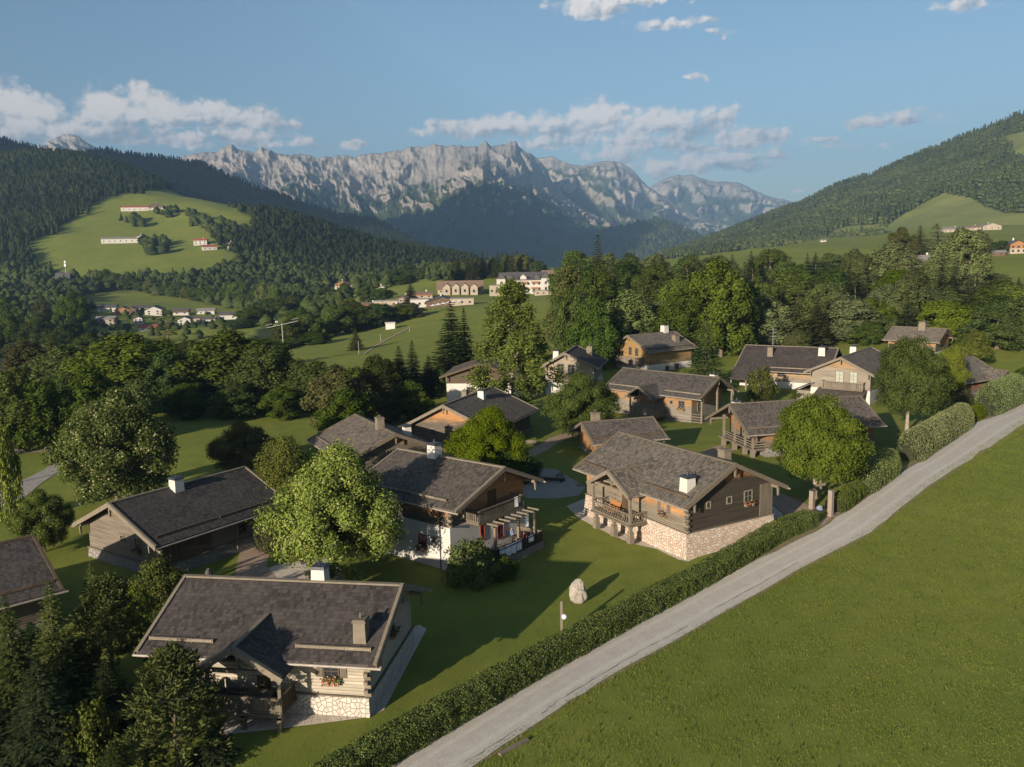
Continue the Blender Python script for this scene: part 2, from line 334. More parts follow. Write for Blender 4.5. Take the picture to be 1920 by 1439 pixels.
# ------------------------------------------------------------------ ground heights
def pixa(p):
    p = np.asarray(p, float); z = p[..., 2] - CZ; y = p[..., 1]; x = p[..., 0]
    d = y * _c - z * _s; u = y * _s + z * _c
    X = x * math.cos(ROL) - u * math.sin(ROL); Y = x * math.sin(ROL) + u * math.cos(ROL)
    d = np.where(d < 1, 1, d)
    return 960 + FPX * X / d, 719.5 - FPX * Y / d
def inpoly(px, py, poly):
    px = np.asarray(px, float); py = np.asarray(py, float); ins = np.zeros(px.shape, bool); n = len(poly)
    for i in range(n):
        x1, y1 = poly[i]; x2, y2 = poly[(i + 1) % n]
        if y1 == y2: continue
        c = ((y1 > py) != (y2 > py)) & (px < (x2 - x1) * (py - y1) / (y2 - y1) + x1); ins ^= c
    return ins
_perm = np.random.RandomState(5).permutation(512); _perm = np.concatenate([_perm, _perm])
_gr = np.random.RandomState(6).uniform(0, 2 * math.pi, 1024); _gx, _gy = np.cos(_gr), np.sin(_gr)
def pn(x, y, seed=0):
    x = np.asarray(x, float) + seed * 17.3; y = np.asarray(y, float) + seed * 9.1
    xi = np.floor(x).astype(int); yi = np.floor(y).astype(int); xf = x - xi; yf = y - yi
    u = xf * xf * xf * (xf * (xf * 6 - 15) + 10); v = yf * yf * yf * (yf * (yf * 6 - 15) + 10)
    def g(a, b):
        h = _perm[(_perm[(xi + a) & 511] + yi + b) & 511]; return _gx[h] * (xf - a) + _gy[h] * (yf - b)
    return 1.41 * ((g(0, 0) * (1 - u) + g(1, 0) * u) * (1 - v) + (g(0, 1) * (1 - u) + g(1, 1) * u) * v)
def fbm(x, y, o=5, seed=0, r=.5):
    s = 0; a = 1; 
    for i in range(o): s = s + a * pn(x * 2 ** i, y * 2 ** i, seed + i); a *= r
    return s
def ridged(x, y, o=5, seed=0, r=.55):
    s = 0; a = 1; w = 1
    for i in range(o):
        n = 1 - np.abs(pn(x * 2 ** i, y * 2 ** i, seed + i)) * 1.6; n = np.clip(n, 0, 1) ** 2 * w; s = s + a * n; w = np.clip(n * 1.6, 0, 1); a *= r
    return s
CTL = [(x, y, 0.0) for x in (-110, -70, -35, 0, 35, 70, 110) for y in (-60, 10, 45, 100, 140, 175) if not (x == 35 and y == 140)]
CTL += [(-4, 80, -.9), (-1, 88, -.7), (28, 150, -1.2), (33, 138, -.5), (-60, 75, 0), (60, 90, 0), (100, 205, 2), (-250, -100, 0), (250, -100, 20), (0, -400, 0), (-300, 100, -6), (300, 150, 30),
        (0, 1500, -20), (220, 1900, -30), (700, 2100, 20), (-250, 2500, -40), (-1500, 1500, 250), (1300, 1000, 60), (1200, 1500, 30), (-1200, 700, 60), (-700, 300, -10), (0, 3200, -60), (1500, 3000, 100), (-1500, 3200, 100), (-620, 1800, 40), (-420, 1550, 20)]
CPX = [(0,306,1500),(80,302,1500),(150,300,1480),(220,314,1440),(280,340,1400),(320,362,1350),(0,350,1250),(100,350,1250),(200,350,1290),(0,420,1080),(60,440,1000),
 (130,400,1120),(200,376,1200),(280,366,1240),(380,380,1200),(460,402,1120),(250,400,1130),(350,420,1080),(180,440,1020),(300,450,1000),(430,450,1000),(100,480,920),(250,490,900),(400,490,900),(20,500,880),
 (560,425,1300),(640,440,1280),(760,470,1250),(850,482,1250),(890,490,1250),(600,470,1050),(720,490,1050),(560,500,950),(800,500,1100),
 (300,540,800),(200,548,780),(400,560,760),(300,580,640),(150,590,600),(300,612,555),(440,605,600),(60,560,700),(560,560,700),(640,545,750),(720,520,950),(740,530,800),
 (100,672,330),(300,650,380),(420,640,400),(540,628,400),(30,700,290),
 (600,668,250),(700,640,300),(800,600,370),(900,575,420),(980,560,470),(700,585,450),(620,600,430),(1000,552,520),(860,550,520),(850,520,650),(950,520,650),
 (1100,500,600),(1250,495,650),(1400,472,750),(1500,460,850),(1600,450,900),(1560,447,1100),(1450,466,950),(1650,443,1100),(1400,474,1100),(1700,432,1100),(1850,432,1000),(1900,440,900),(1960,438,950),(1825,478,520),(1720,490,480),(1910,500,400),(1920,560,300),(1700,560,330),(1500,540,370),(1300,540,400),(1150,550,380)]
_pts = np.array(CTL + [tuple(atD(*q)) for q in CPX])
_P = _pts[:, :2] / 100.0
def _tk(r2): return np.where(r2 > 1e-12, .5 * r2 * np.log(np.maximum(r2, 1e-12)), 0)
_n = len(_P); _A = np.zeros((_n + 3, _n + 3)); _A[:_n, :_n] = _tk(((_P[:, None] - _P[None]) ** 2).sum(2)) + np.eye(_n) * 2e-3
_A[:_n, _n] = 1; _A[:_n, _n + 1:] = _P; _A[_n, :_n] = 1; _A[_n + 1:, :_n] = _P.T
_w = np.linalg.solve(_A, np.concatenate([_pts[:, 2], np.zeros(3)]))
def gz(x, y):
    x = np.asarray(x, float); y = np.asarray(y, float); sh = x.shape; q = np.stack([x.ravel(), y.ravel()], 1) / 100.0
    o = np.empty(len(q))
    for i in range(0, len(q), 20000):
        b = q[i:i + 20000]; o[i:i + 20000] = _tk(((b[:, None] - _P[None]) ** 2).sum(2)) @ _w[:_n] + _w[_n] + b @ _w[_n + 1:]
    o = o.reshape(sh); r = np.hypot(x, y)
    far = np.clip((r - 1900) / 900, 0, 1); o = o * (1 - far) + (-45.0) * far
    f2 = np.clip((r - 180) / 400, 0, 1); o = o + f2 * 2.2 * fbm(x / 90, y / 90, 3, 3)
    beh = np.clip(-y / 60, 0, 1); o = o * (1 - beh)
    return np.clip(o, -70, 420)
def g1(x, y): return float(gz(np.array([x]), np.array([y]))[0])
def gat(px, py, t0=30.0, t1=2200.0):
    """where the pixel's ray meets the ground"""
    d = ray(px, py); d = d / d[1]; t = np.geomspace(t0, t1, 500)
    p = d[None] * t[:, None] + np.array([0, 0, CZ]); h = p[:, 2] - gz(p[:, 0], p[:, 1])
    i = int(np.argmax(h < 0))
    if not (h < 0).any(): return atD(px, py, t1)
    a, b = t[max(0, i - 1)], t[i]
    for _ in range(20):
        m = (a + b) / 2; q = d * m + np.array([0, 0, CZ])
        if q[2] - g1(q[0], q[1]) < 0: b = m
        else: a = m
    q = d * b + np.array([0, 0, CZ]); return q

# ------------------------------------------------------------------ ground sheet
WOODS = [[(-80,250),(40,270),(150,270),(240,290),(300,330),(330,352),(250,362),(190,372),(150,400),(120,420),(90,440),(60,445),(40,460),(60,490),(60,520),(-80,540)],
 [(430,392),(560,408),(640,424),(760,455),(850,470),(900,490),(860,505),(800,500),(740,505),(700,520),(640,525),(560,505),(480,480),(430,470),(410,450),(470,430),(485,410)],
 [(-80,500),(60,500),(110,515),(180,525),(260,528),(330,524),(400,512),(440,490),(480,480),(560,500),(700,515),(860,500),(900,492),(900,510),(860,525),(700,545),(640,560),(620,600),(500,640),(300,690),(-80,700)]]
OPEN = [[(140,552),(230,543),(330,556),(400,570),(440,582),(360,588),(150,582)],[(486,541),(560,531),(600,537),(650,545),(600,553),(520,551)],[(686,513),(715,498),(760,487),(775,488),(765,500),(730,514)],[(720,540),(735,520),(800,517),(815,528),(770,545)],
 [(140,570),(450,576),(475,612),(470,668),(140,668)],[(470,650),(600,608),(690,588),(700,560),(610,556),(625,535),(700,540),(1060,500),(1060,640),(900,670),(580,672)],[(50,650),(165,642),(150,690),(40,690)],[(470,600),(600,585),(600,600),(480,618)],[(96,518),(134,514),(134,540),(96,540)],[(20,566),(60,566),(60,590),(20,590)]]
_az = np.concatenate([np.linspace(-46, 46, 230), np.linspace(46, 314, 42)[1:-1]]); _na = len(_az)
_rr = np.geomspace(6, 3800, 250); _aa, _r2 = np.meshgrid(np.radians(_az), _rr)
GX, GY = _r2 * np.sin(_aa), _r2 * np.cos(_aa); GZ = gz(GX, GY)
_vv = np.stack([GX, GY, GZ], 2); _px, _py = pixa(_vv)
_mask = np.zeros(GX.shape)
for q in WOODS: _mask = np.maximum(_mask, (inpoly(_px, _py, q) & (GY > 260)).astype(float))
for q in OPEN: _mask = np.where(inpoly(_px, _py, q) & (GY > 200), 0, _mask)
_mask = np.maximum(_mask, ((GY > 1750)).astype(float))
_v = _vv.reshape(-1, 3); _ci = np.array([g1(0, 0)]); _v = np.concatenate([_v, [[0, 0, g1(0, 0)]]])
nr = len(_rr); ii, jj = np.meshgrid(np.arange(nr - 1), np.arange(_na), indexing='ij'); j2 = (jj + 1) % _na
_f = np.stack([ii * _na + jj, (ii + 1) * _na + jj, (ii + 1) * _na + j2, ii * _na + j2], 2).reshape(-1, 4)[:, ::-1]
me = np_mesh('ground', _v, _f, 4); 
bm = bmesh.new(); bm.from_mesh(me); bm.verts.ensure_lookup_table()
for j in range(_na): bm.faces.new((bm.verts[len(_v) - 1], bm.verts[(j + 1) % _na], bm.verts[j]))
bmesh.ops.recalc_face_normals(bm, faces=bm.faces); bm.to_mesh(me); bm.free()
me.polygons.foreach_set('use_smooth', [True] * len(me.polygons))
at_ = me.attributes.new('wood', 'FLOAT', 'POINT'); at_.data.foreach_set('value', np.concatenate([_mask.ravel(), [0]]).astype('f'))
m, t = newmat('meadow_grass'); ps = POS(t)
n1 = NOISE(t, ps, .035, 5, .6); n2 = NOISE(t, ps, .35, 4, .6); n3 = NOISE(t, ps, 3.0, 4, .7); n4 = NOISE(t, SCALE(t, ps, (1, 1, .3)), 14.0, 3, .7)
c = MIX(t, MR(t, n1, .35, .65), (0.104, 0.132, 0.020), (0.158, 0.168, 0.030)); c = MIX(t, MR(t, n2, .38, .7, 0, .8), c, (0.084, 0.110, 0.017))
c = MIX(t, MR(t, n3, .45, .72, 0, .7), c, (0.156, 0.148, 0.035)); c = MIX(t, MR(t, n4, .52, .75, 0, .8), c, (0.059, 0.086, 0.014))
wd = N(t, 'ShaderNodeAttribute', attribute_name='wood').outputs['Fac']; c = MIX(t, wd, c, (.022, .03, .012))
dist = N(t, 'ShaderNodeVectorMath', {0: ps}, operation='LENGTH').outputs['Value']
bmp = M_(t, 'ADD', M_(t, 'MULTIPLY', n3, .5), M_(t, 'MULTIPLY', n4, .5))
out(t, PB(t, c, .9, N(t, 'ShaderNodeBump', {'Height': bmp, 'Distance': .06, 'Strength': .35}).outputs[0], .1))
GRASS = m
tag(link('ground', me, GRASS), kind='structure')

# ------------------------------------------------------------------ hills and mountains
def loft(name, rows, p0, p1, nx, nt, mat, shape=None, back=.2, mask=None, smooth=True):
    """surface through level lines given as (px, py, distance) polylines"""
    s = np.linspace(p0, p1, nx); R = []
    for r in rows:
        r = np.array(r, float); R.append((np.interp(s, r[:, 0], r[:, 1]), np.interp(s, r[:, 0], r[:, 2])))
    k = np.linspace(0, len(rows) - 1, nt); V = np.empty((nt + 1, nx, 3)); T = np.zeros((nt + 1, nx))
    for i, q in enumerate(k):
        a = min(int(q), len(rows) - 2); f = q - a
        y = R[a][0] * (1 - f) + R[a + 1][0] * f; D = R[a][1] * (1 - f) + R[a + 1][1] * f
        for j in range(nx): V[i, j] = atD(s[j], y[j], D[j])
        T[i] = q / (len(rows) - 1)
    V[nt] = V[nt - 1] + np.array([0, 1, 0]) * (R[-1][1] * back)[:, None]; V[nt, :, 2] = -60; T[nt] = 1
    if shape: V[:nt] = shape(V[:nt], T[:nt], s)
    nn = nt + 1; a, b = np.meshgrid(np.arange(nn - 1), np.arange(nx - 1), indexing='ij')
    F_ = np.stack([a * nx + b, a * nx + b + 1, (a + 1) * nx + b + 1, (a + 1) * nx + b], 2).reshape(-1, 4)
    me = np_mesh(name, V.reshape(-1, 3), F_, 4)
    if smooth: me.polygons.foreach_set('use_smooth', [True] * len(me.polygons))
    at_ = me.attributes.new('up', 'FLOAT', 'POINT'); at_.data.foreach_set('value', T.ravel().astype('f'))
    mk = np.zeros(T.shape)
    if mask:
        px, py = pixa(V)
        for q in mask: mk = np.maximum(mk, inpoly(px, py, q))
    at_ = me.attributes.new('wood', 'FLOAT', 'POINT'); at_.data.foreach_set('value', mk.ravel().astype('f'))
    tag(link(name, me, mat), kind='structure')
    return V
def mat_rock(name, lo, hi, sc=.004):
    m, t = newmat(name); ps = POS(t); up = N(t, 'ShaderNodeAttribute', attribute_name='up').outputs['Fac']
    nz = N(t, 'ShaderNodeSeparateXYZ', {0: N(t, 'ShaderNodeNewGeometry').outputs['Normal']}).outputs[2]
    str_ = NOISE(t, SCALE(t, ps, (1, .5, .22)), sc * 2.2, 7, .65); f2 = NOISE(t, ps, sc * 7, 6, .7); gul = NOISE(t, SCALE(t, ps, (1, .6, .12)), sc * 9, 5, .65); big = NOISE(t, ps, sc * .5, 4, .6)
    rock = MIX(t, MR(t, f2, .3, .7), (.26, .234, .205), (.40, .36, .315)); rock = MIX(t, MR(t, NOISE(t, SCALE(t, ps, (.4, .4, 3)), sc * 3, 5), .45, .7, 0, .5), rock, (.16, .152, .143))
    rock = MIX(t, MR(t, gul, .42, .68, 0, .65), rock, (.18, .168, .155))
    green = MIX(t, MR(t, f2, .35, .65), (.030, .046, .020), (.075, .095, .038))
    k = M_(t, 'ADD', up, M_(t, 'MULTIPLY', M_(t, 'SUBTRACT', str_, .5), .75)); k = M_(t, 'ADD', k, M_(t, 'MULTIPLY', M_(t, 'SUBTRACT', big, .5), .5))
    k = M_(t, 'ADD', k, M_(t, 'MULTIPLY', M_(t, 'SUBTRACT', .62, nz), .5))
    k = M_(t, 'SUBTRACT', k, M_(t, 'MULTIPLY', N(t, 'ShaderNodeAttribute', attribute_name='wood').outputs['Fac'], .15))
    c = MIX(t, MR(t, k, lo, hi, 0, 1, True), green, rock)
    forest = MIX(t, MR(t, f2, .35, .65), (.014, .022, .012), (.03, .042, .02)); c = MIX(t, MR(t, M_(t, 'ADD', up, M_(t, 'MULTIPLY', M_(t, 'SUBTRACT', str_, .5), .3)), .18, .36, 1, 0), c, forest)
    out(t, PB(t, c, .95, BUMP(t, M_(t, 'ADD', f2, gul), 22.0, .7), .05)); return m
ROCK = mat_rock('mountain_rock', .50, .72); ROCK2 = mat_rock('far_mountain_rock', .60, .85)
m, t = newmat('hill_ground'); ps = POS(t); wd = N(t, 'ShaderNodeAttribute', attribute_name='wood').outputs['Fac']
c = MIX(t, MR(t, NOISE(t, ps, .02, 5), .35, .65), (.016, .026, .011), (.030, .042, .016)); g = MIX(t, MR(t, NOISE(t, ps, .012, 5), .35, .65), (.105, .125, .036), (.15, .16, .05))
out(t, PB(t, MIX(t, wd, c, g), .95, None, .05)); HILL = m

M1R = [(250,300),(330,300),(370,286),(385,283),(405,286),(418,275),(432,271),(445,281),(462,282),(476,285),(490,277),(505,284),(525,288),(545,292),(565,287),(585,291),(605,297),(640,290),(662,294),(680,291),(700,287),(720,288),(740,281),(760,280),(780,274),(800,275),(815,270),(832,277),(850,271),(868,276),(885,275),(900,273),(911,265),(920,276),(935,273),(950,272),(957,265),(967,265),(974,277),(985,284),(998,288),(1010,297),(1022,313),(1032,333),(1045,352),(1060,368),(1100,395),(1150,420),(1260,465)]
def shape1(V, T, s):
    S = np.broadcast_to(s[None], T.shape); env = np.sin(np.clip(T, 0, 1) * math.pi) ** .6
    r = ridged(S / 130.0 + .55 * fbm(S / 80, T * 2.6, 4, 2), T * 2.6 + .5 * fbm(S / 70, T * 2, 3, 8), 6, 4) - .8; f = fbm(S / 28, T * 5, 5, 9, .6); g = ridged(S / 34.0 + T * 1.2, T * 4.4 - S / 90, 4, 13) - .8
    V = V.copy(); k = V[..., 1] / 8000.0
    fs = ridged(S / 10.0 + .5 * fbm(S / 30, T * 4, 3, 60), T * 7, 4, 61) - .8; V[..., 1] -= k * (r * 170 + g * 40 + f * 50 + fs * 26) * env
    V[..., 2] += k * (f * 15 + g * 9) * (T ** 2) + k * r * 30 * env
    return V
loft('mountain_range', [[(250,505,4300),(1260,505,4700)], [(250,455,5600),(600,450,5600),(800,440,5600),(905,420,4950),(1000,430,5600),(1100,455,5800),(1260,480,6000)],
  [(250,390,6500),(420,375,6500),(560,375,6600),(700,400,6600),(800,385,6400),(905,352,5450),(1000,375,6400),(1060,405,6600),(1150,430,6800),(1260,472,7000)],
  [(250,345,7300),(420,325,7300),(560,330,7300),(640,345,7400),(700,350,7500),(760,345,7300),(820,336,7000),(870,320,6300),(905,311,6000),(950,327,6350),(1000,340,7200),(1060,385,7500),(1150,424,7600),(1260,468,7600)],
  [(x, y, 8200) for x, y in M1R]], 250, 1262, 620, 130, ROCK, shape1, mask=[[(905,340),(880,350),(850,362),(800,385),(740,410),(690,440),(690,505),(1220,505),(1130,440),(1070,400),(1010,372),(950,350)]])
def shape2(V, T, s):
    S = np.broadcast_to(s[None], T.shape); env = np.sin(np.clip(T, 0, 1) * math.pi) ** .7
    r = ridged(S / 75.0 + .4 * fbm(S / 50, T * 2, 3, 7), T * 2.6, 5, 21) - .8; f = fbm(S / 22, T * 5, 4, 25, .6); V = V.copy(); k = V[..., 1] / 8000.0
    V[..., 1] -= k * (r * 150 + f * 60) * env; V[..., 2] += k * (f * 10) * (T ** 2) + k * r * 40 * env; return V
loft('mountain_peak', [[(980,495,7000),(1480,480,7200)], [(980,400,8400),(1100,400,8300),(1180,420,8300),(1300,445,8500),(1480,455,8600)],
  [(980,340,9100),(1060,345,9000),(1130,350,8900),(1200,385,9000),(1300,425,9100),(1480,450,9100)],
  [(x, y, 9800) for x, y in [(980,300),(1012,297),(1035,292),(1050,300),(1070,309),(1090,311),(1110,306),(1130,302),(1150,301),(1165,304),(1185,317),(1200,335),(1215,350),(1240,366),(1300,405),(1400,435),(1480,445)]]], 980, 1480, 260, 70, ROCK2, shape2)
loft('mountain_far', [[(1150,480,10200),(1570,460,10200)], [(1150,420,11300),(1300,400,11300),(1400,410,11300),(1570,430,11300)],
  [(x, y, 12600) for x, y in [(1150,385),(1220,352),(1240,337),(1270,327),(1300,330),(1330,341),(1380,344),(1400,350),(1420,359),(1438,366),(1450,372),(1465,374),(1480,379),(1500,386),(1570,410)]]], 1150, 1570, 220, 50, ROCK2, shape2)
loft('mountain_left', [[(50,330,7600),(210,330,7600)], [(50,300,8600),(105,285,8500),(210,310,8600)], [(x, y, 9300) for x, y in [(50,285),(85,272),(105,258),(118,252),(140,254),(160,264),(180,276),(210,296)]]], 50, 210, 80, 24, ROCK2, shape2)
def shapeh(V, T, s):
    V = V.copy(); V[..., 2] += V[..., 1] / 3000.0 * 26 * fbm(V[..., 0] / 260, V[..., 1] / 260, 4, 31) * np.sin(T * math.pi); return V
V_F = loft('foothill', [[(930,506,4000),(1340,500,4000)], [(930,496,4700),(1040,478,4700),(1180,455,4700),(1260,450,4700),(1340,490,4700)],
  [(x, y, 5400) for x, y in [(930,490),(980,478),(1040,458),(1090,444),(1130,436),(1180,424),(1225,413),(1260,421),(1290,434),(1312,446),(1340,480)]]], 930, 1340, 120, 30, HILL, shapeh)
V_D = loft('ridge_hill', [[(-90,470,1900),(300,440,1900),(600,470,1900),(900,500,1900)], [(-90,340,2600),(0,345,2600),(300,350,2550),(500,400,2500),(700,440,2400),(800,470,2400),(900,498,2400)],
  [(x, y + 9, d) for x, y, d in [(-90,225,3300),(0,249,3300),(40,262,3300),(100,275,3300),(160,277,3300),(200,273,3300),(260,284,3250),(330,291,3200),(380,299,3150),(420,318,3100),(480,344,3000),(540,364,2950),(600,386,2900),(650,398,2850),(700,401,2800),(740,424,2800),(800,454,2800),(880,482,2800),(900,492,2800)]]], -90, 900, 240, 50, HILL, shapeh)
CLEAR = [[(1656,428),(1690,405),(1722,386),(1750,372),(1772,361),(1792,366),(1822,372),(1850,388),(1880,398),(1925,400),(2100,400),(2100,470),(1650,470)], [(1878,256),(1900,250),(2000,235),(2000,300),(1925,306),(1905,296)], [(1560,432),(1590,424),(1650,420),(1655,436),(1560,446)]]
V_R = loft('hillside', [[(1240,492,1550),(1400,476,1500),(1560,462,1480),(1680,446,1450),(1780,430,1400),(1920,428,1300),(2100,420,1200)],
  [(1240,486,2100),(1300,474,2050),(1400,450,2000),(1480,430,1950),(1560,410,1900),(1640,392,1850),(1760,362,1750),(1840,352,1700),(1920,330,1650),(2100,300,1500)],
  [(x, y, d) for x, y, d in [(1240,482,3200),(1262,471,3200),(1300,456,3150),(1350,439,3100),(1400,419,3050),(1440,403,3000),(1480,388,2950),(1500,384,2930),(1560,352,2850),(1600,337,2800),(1640,327,2750),(1700,300,2650),(1740,281,2600),(1760,277,2580),(1800,260,2520),(1840,245,2470),(1880,229,2420),(1920,214,2380),(2000,192,2300),(2100,150,2200)]]], 1240, 2100, 260, 70, HILL, shapeh, mask=CLEAR)
# unseen high ground added west of the frame, shaped to shade the range's foot
_west = [(1350, 500), (1500, 850), (1700, 1250), (1900, 1420), (2050, 1470), (2400, 1460), (2823, 1400), (3300, 1260), (3858, 1090), (5000, 900)]
_V = []
for y, h in _west:
    x = -.80 * y
    for fx, fz in ((.17 * y * .55, -40), (.05 * y, h * .55), (0, h), (-.25 * y, h * .9), (-.5 * y, -40)): _V.append((x + fx, y, fz))
_F = [(i * 5 + k, i * 5 + k + 1, i * 5 + k + 6, i * 5 + k + 5) for i in range(len(_west) - 1) for k in range(4)] + [(0, 1, 2, 3), (0, 3, 4, 4)][:1]
me = bpy.data.meshes.new('unseen_shade_ridge'); me.from_pydata(_V, [], _F); me.update()
tag(link('unseen_shade_ridge', me, HILL), kind='structure')

# ------------------------------------------------------------------ haze
hz = MB(); hz.box(-7500, 7500, -900, 13800, -75, 1500)
m, t = newmat('haze'); N(t, 'ShaderNodeOutputMaterial', {'Volume': N(t, 'ShaderNodeVolumePrincipled', {'Color': (.40, .66, 1.0, 1), 'Density': 8.5e-5, 'Anisotropy': 0.2}).outputs[0]})
hzo = hz.build('haze', m); tag(hzo, kind='stuff'); 
# ------------------------------------------------------------------ road, paths, gravel
def drape(name, poly, mat, off, cuts=1.6, kind='structure'):
    """flat sheet inside an outline of ground points, laid OFF above the ground"""
    P = [gat(*q)[:2] if len(q) == 2 else q[1:] for q in poly]
    bm = bmesh.new(); vs = [bm.verts.new((p[0], p[1], 0)) for p in P]; bm.faces.new(vs); bmesh.ops.triangulate(bm, faces=bm.faces[:])
    for _ in range(7):
        e = [e for e in bm.edges if e.calc_length() > cuts]
        if not e or len(bm.verts) > 20000: break
        bmesh.ops.subdivide_edges(bm, edges=e, cuts=1); bmesh.ops.triangulate(bm, faces=[f for f in bm.faces if len(f.verts) > 3])
    co = np.array([v.co[:2] for v in bm.verts]); z = gz(co[:, 0], co[:, 1])
    for v, h in zip(bm.verts, z): v.co.z = h + off
    for f in bm.faces:
        if f.normal.z < 0: f.normal_flip()
    me = bpy.data.meshes.new(name); bm.to_mesh(me); bm.free()
    for p in me.polygons: 
        pass
    bm = bmesh.new(); bm.from_mesh(me); bm.normal_update()
    for f in bm.faces:
        if f.normal.z < 0: f.normal_flip()
    bm.to_mesh(me); bm.free()
    return tag(link(name, me, mat), kind=kind)
def mat_ground(name, a, b, spk=None, sc=2.0, bump=.02, spd=.45):
    m, t = newmat(name); ps = POS(t); c = MIX(t, MR(t, NOISE(t, ps, sc * .25, 5, .6), .3, .7), a, b)
    v = N(t, 'ShaderNodeTexVoronoi', {'Vector': ps, 'Scale': sc * 5}); h = N(t, 'ShaderNodeSeparateColor', {0: v.outputs['Color']}).outputs[0]
    if spk: c = MIX(t, MR(t, h, spd, 1.0, 0, .9), c, spk)
    out(t, PB(t, c, .92, BUMP(t, M_(t, 'ADD', h, NOISE(t, ps, sc * 9, 3)), bump), .15)); return m
ROADM = mat_ground('road_asphalt', (.37, .34, .295), (.45, .415, .365), (.30, .275, .24), 5.0, .006)
VERGE = mat_ground('verge_earth', (.22, .165, .10), (.15, .13, .06), (.10, .12, .03), 1.2, .04)
GRAVEL = mat_ground('gravel_stones', (.50, .43, .355), (.58, .505, .43), (.30, .26, .23), 2.2, .07, .3)
PATHM = mat_ground('path_paving', (.25, .185, .135), (.31, .235, .175), (.18, .13, .10), 2.5, .015)
PATHG = mat_ground('path_gravel', (.22, .20, .175), (.27, .245, .215), (.17, .16, .145), 3.0, .01)

RL = [(600,1530),(735,1437),(900,1336),(1046,1246),(1200,1165),(1300,1111),(1400,1062),(1480,1022),(1527,998),(1567,972),(1635,928),(1688,886),(1738,863),(1780,832),(1817,805),(1838,790),(1879,776),(1925,754),(1990,722)]
RR = [(2060,728),(1920,796),(1873,827),(1821,860),(1738,915),(1677,963),(1632,1000),(1500,1068),(1296,1184),(1121,1283),(1046,1330),(889,1437),(760,1530)]
def jit(poly, a, rnd=random.Random(3)): return [(x + rnd.uniform(-a, a), y + rnd.uniform(-a, a)) for x, y in poly]
def dens(poly, n=3):
    o = []
    for (a, b), (c, d) in zip(poly[:-1], poly[1:]):
        for k in range(n): o.append((a + (c - a) * k / n, b + (d - b) * k / n))
    return o + [poly[-1]]
drape('verge', [(x - 5, y - 7) for x, y in dens(RL)] + [(x + 2, y + 3) for x, y in dens(RR)], VERGE, .02, 2.0)
drape('road', jit(dens(RL), 2.0) + jit(dens(RR), 2.0), ROADM, .05, 1.6)
def crack(pts, w, rnd=random.Random(9)):
    P = [gat(*q)[:2] for q in dens(pts, 7)]; L_, R2 = [], []
    for i in range(len(P)):
        a, b = P[max(0, i - 1)], P[min(len(P) - 1, i + 1)]; d = (b - a) / np.linalg.norm(b - a); n = np.array([-d[1], d[0]]); c = P[i] + n * rnd.uniform(-.07, .07); k = w * rnd.uniform(.3, 1.3); L_.append(('w', *(c + n * k))); R2.append(('w', *(c - n * k)))
    drape('road_crack', L_ + R2[::-1], CRACKM, .058, 1.5)
TRACKM = mat_ground('tyre_wear', (.41, .38, .335), (.475, .44, .39), (.36, .335, .295), 4.0, .005)
_ra, _rb = (lambda f: (f(np.array([gat(*q)[:2] for q in dens(RL)]), 150), f(np.array([gat(*q)[:2] for q in dens(RR[::-1])]), 150)))(lambda p, n: np.stack([np.interp(np.linspace(0, 1, n), np.linspace(0, 1, len(p)), p[:, i]) for i in (0, 1)], 1))
_rb = np.array([_rb[np.argmin(((_rb - q) ** 2).sum(1))] for q in _ra])
for f_ in (.27, .70): drape('tyre_track', [('w', *(a * (1 - f_ - w_) + b * (f_ + w_))) for w_ in (.055,) for a, b in zip(_ra[::4], _rb[::4])] + [('w', *(a * (1 - f_ + .055) + b * (f_ - .055))) for a, b in zip(_ra[::-4], _rb[::-4])], TRACKM, .054, 1.6)
CRACKM = mat_ground('crack_tar', (.05, .045, .04), (.08, .07, .06), None, 3.0, .01)
crack([(1015,1340),(1046,1316),(1121,1270),(1200,1223),(1290,1175)], .035); crack([(1330,1148),(1400,1110),(1495,1056)], .03); crack([(870,1432),(910,1408),(975,1366)], .03)
drape('path_gate', [(1522,990),(1560,964),(1588,948),(1572,952),(1545,985)], PATHM, .035)
drape('path_east', [(1438,938),(1462,925),(1500,940),(1535,957),(1530,972),(1480,972)], PATHM, .03)
drape('path_brick', [(440,1085),(446,1050),(455,1020),(462,1005),(480,1003),(497,1020),(505,1040),(500,1062),(520,1085)], PATHM, .03)
drape('path_lower', [(-30,990),(-30,935),(10,918),(45,900),(85,880),(110,858),(118,846),(40,850),(-30,853),(-30,846),(60,841),(130,834),(132,846),(118,880),(80,905),(50,930),(20,950),(5,965)], PATHG, .04)
drape('path_middle', [(985,850),(1010,835),(1030,822),(1062,812),(1075,818),(1045,832),(1025,845),(1000,858)], PATHM, .03)
drape('path_village', [(1290,868),(1320,845),(1350,835),(1375,843),(1360,860),(1330,872)], PATHM, .03)
drape('gravel_apron', [(1062,950),(1098,935),(1200,948),(1300,985),(1450,950),(1470,966),(1400,1000),(1290,1054),(1272,1050),(1230,1030),(1185,1020),(1150,1006),(1118,990),(1085,972)], GRAVEL, .03)
drape('gravel_court', [(960,905),(965,885),(1005,878),(1040,880),(1075,900),(1098,915),(1085,930),(1040,936),(990,935),(965,925)], PATHG, .03)  # darker gravel tone stands in for the shade lying on the court
drape('gravel_strip', [(545,1352),(600,1342),(690,1346),(720,1332),(800,1180),(786,1172),(700,1318),(640,1330),(560,1335),(430,1345),(405,1380),(520,1368)], GRAVEL, .03)
drape('gravel_edge', [(440,1090),(520,1060),(600,1045),(640,1060),(650,1090)], GRAVEL, .025)
drape('path_meadow', [(681,664),(701,650),(726,636),(752,622),(768,614),(769,615),(754,623),(728,637),(703,651),(684,665)], PATHM, .12, 8)
drape('path_valley', [(120,655),(150,650),(135,668),(112,682),(60,684),(60,672)], PATHG, .15, 8)

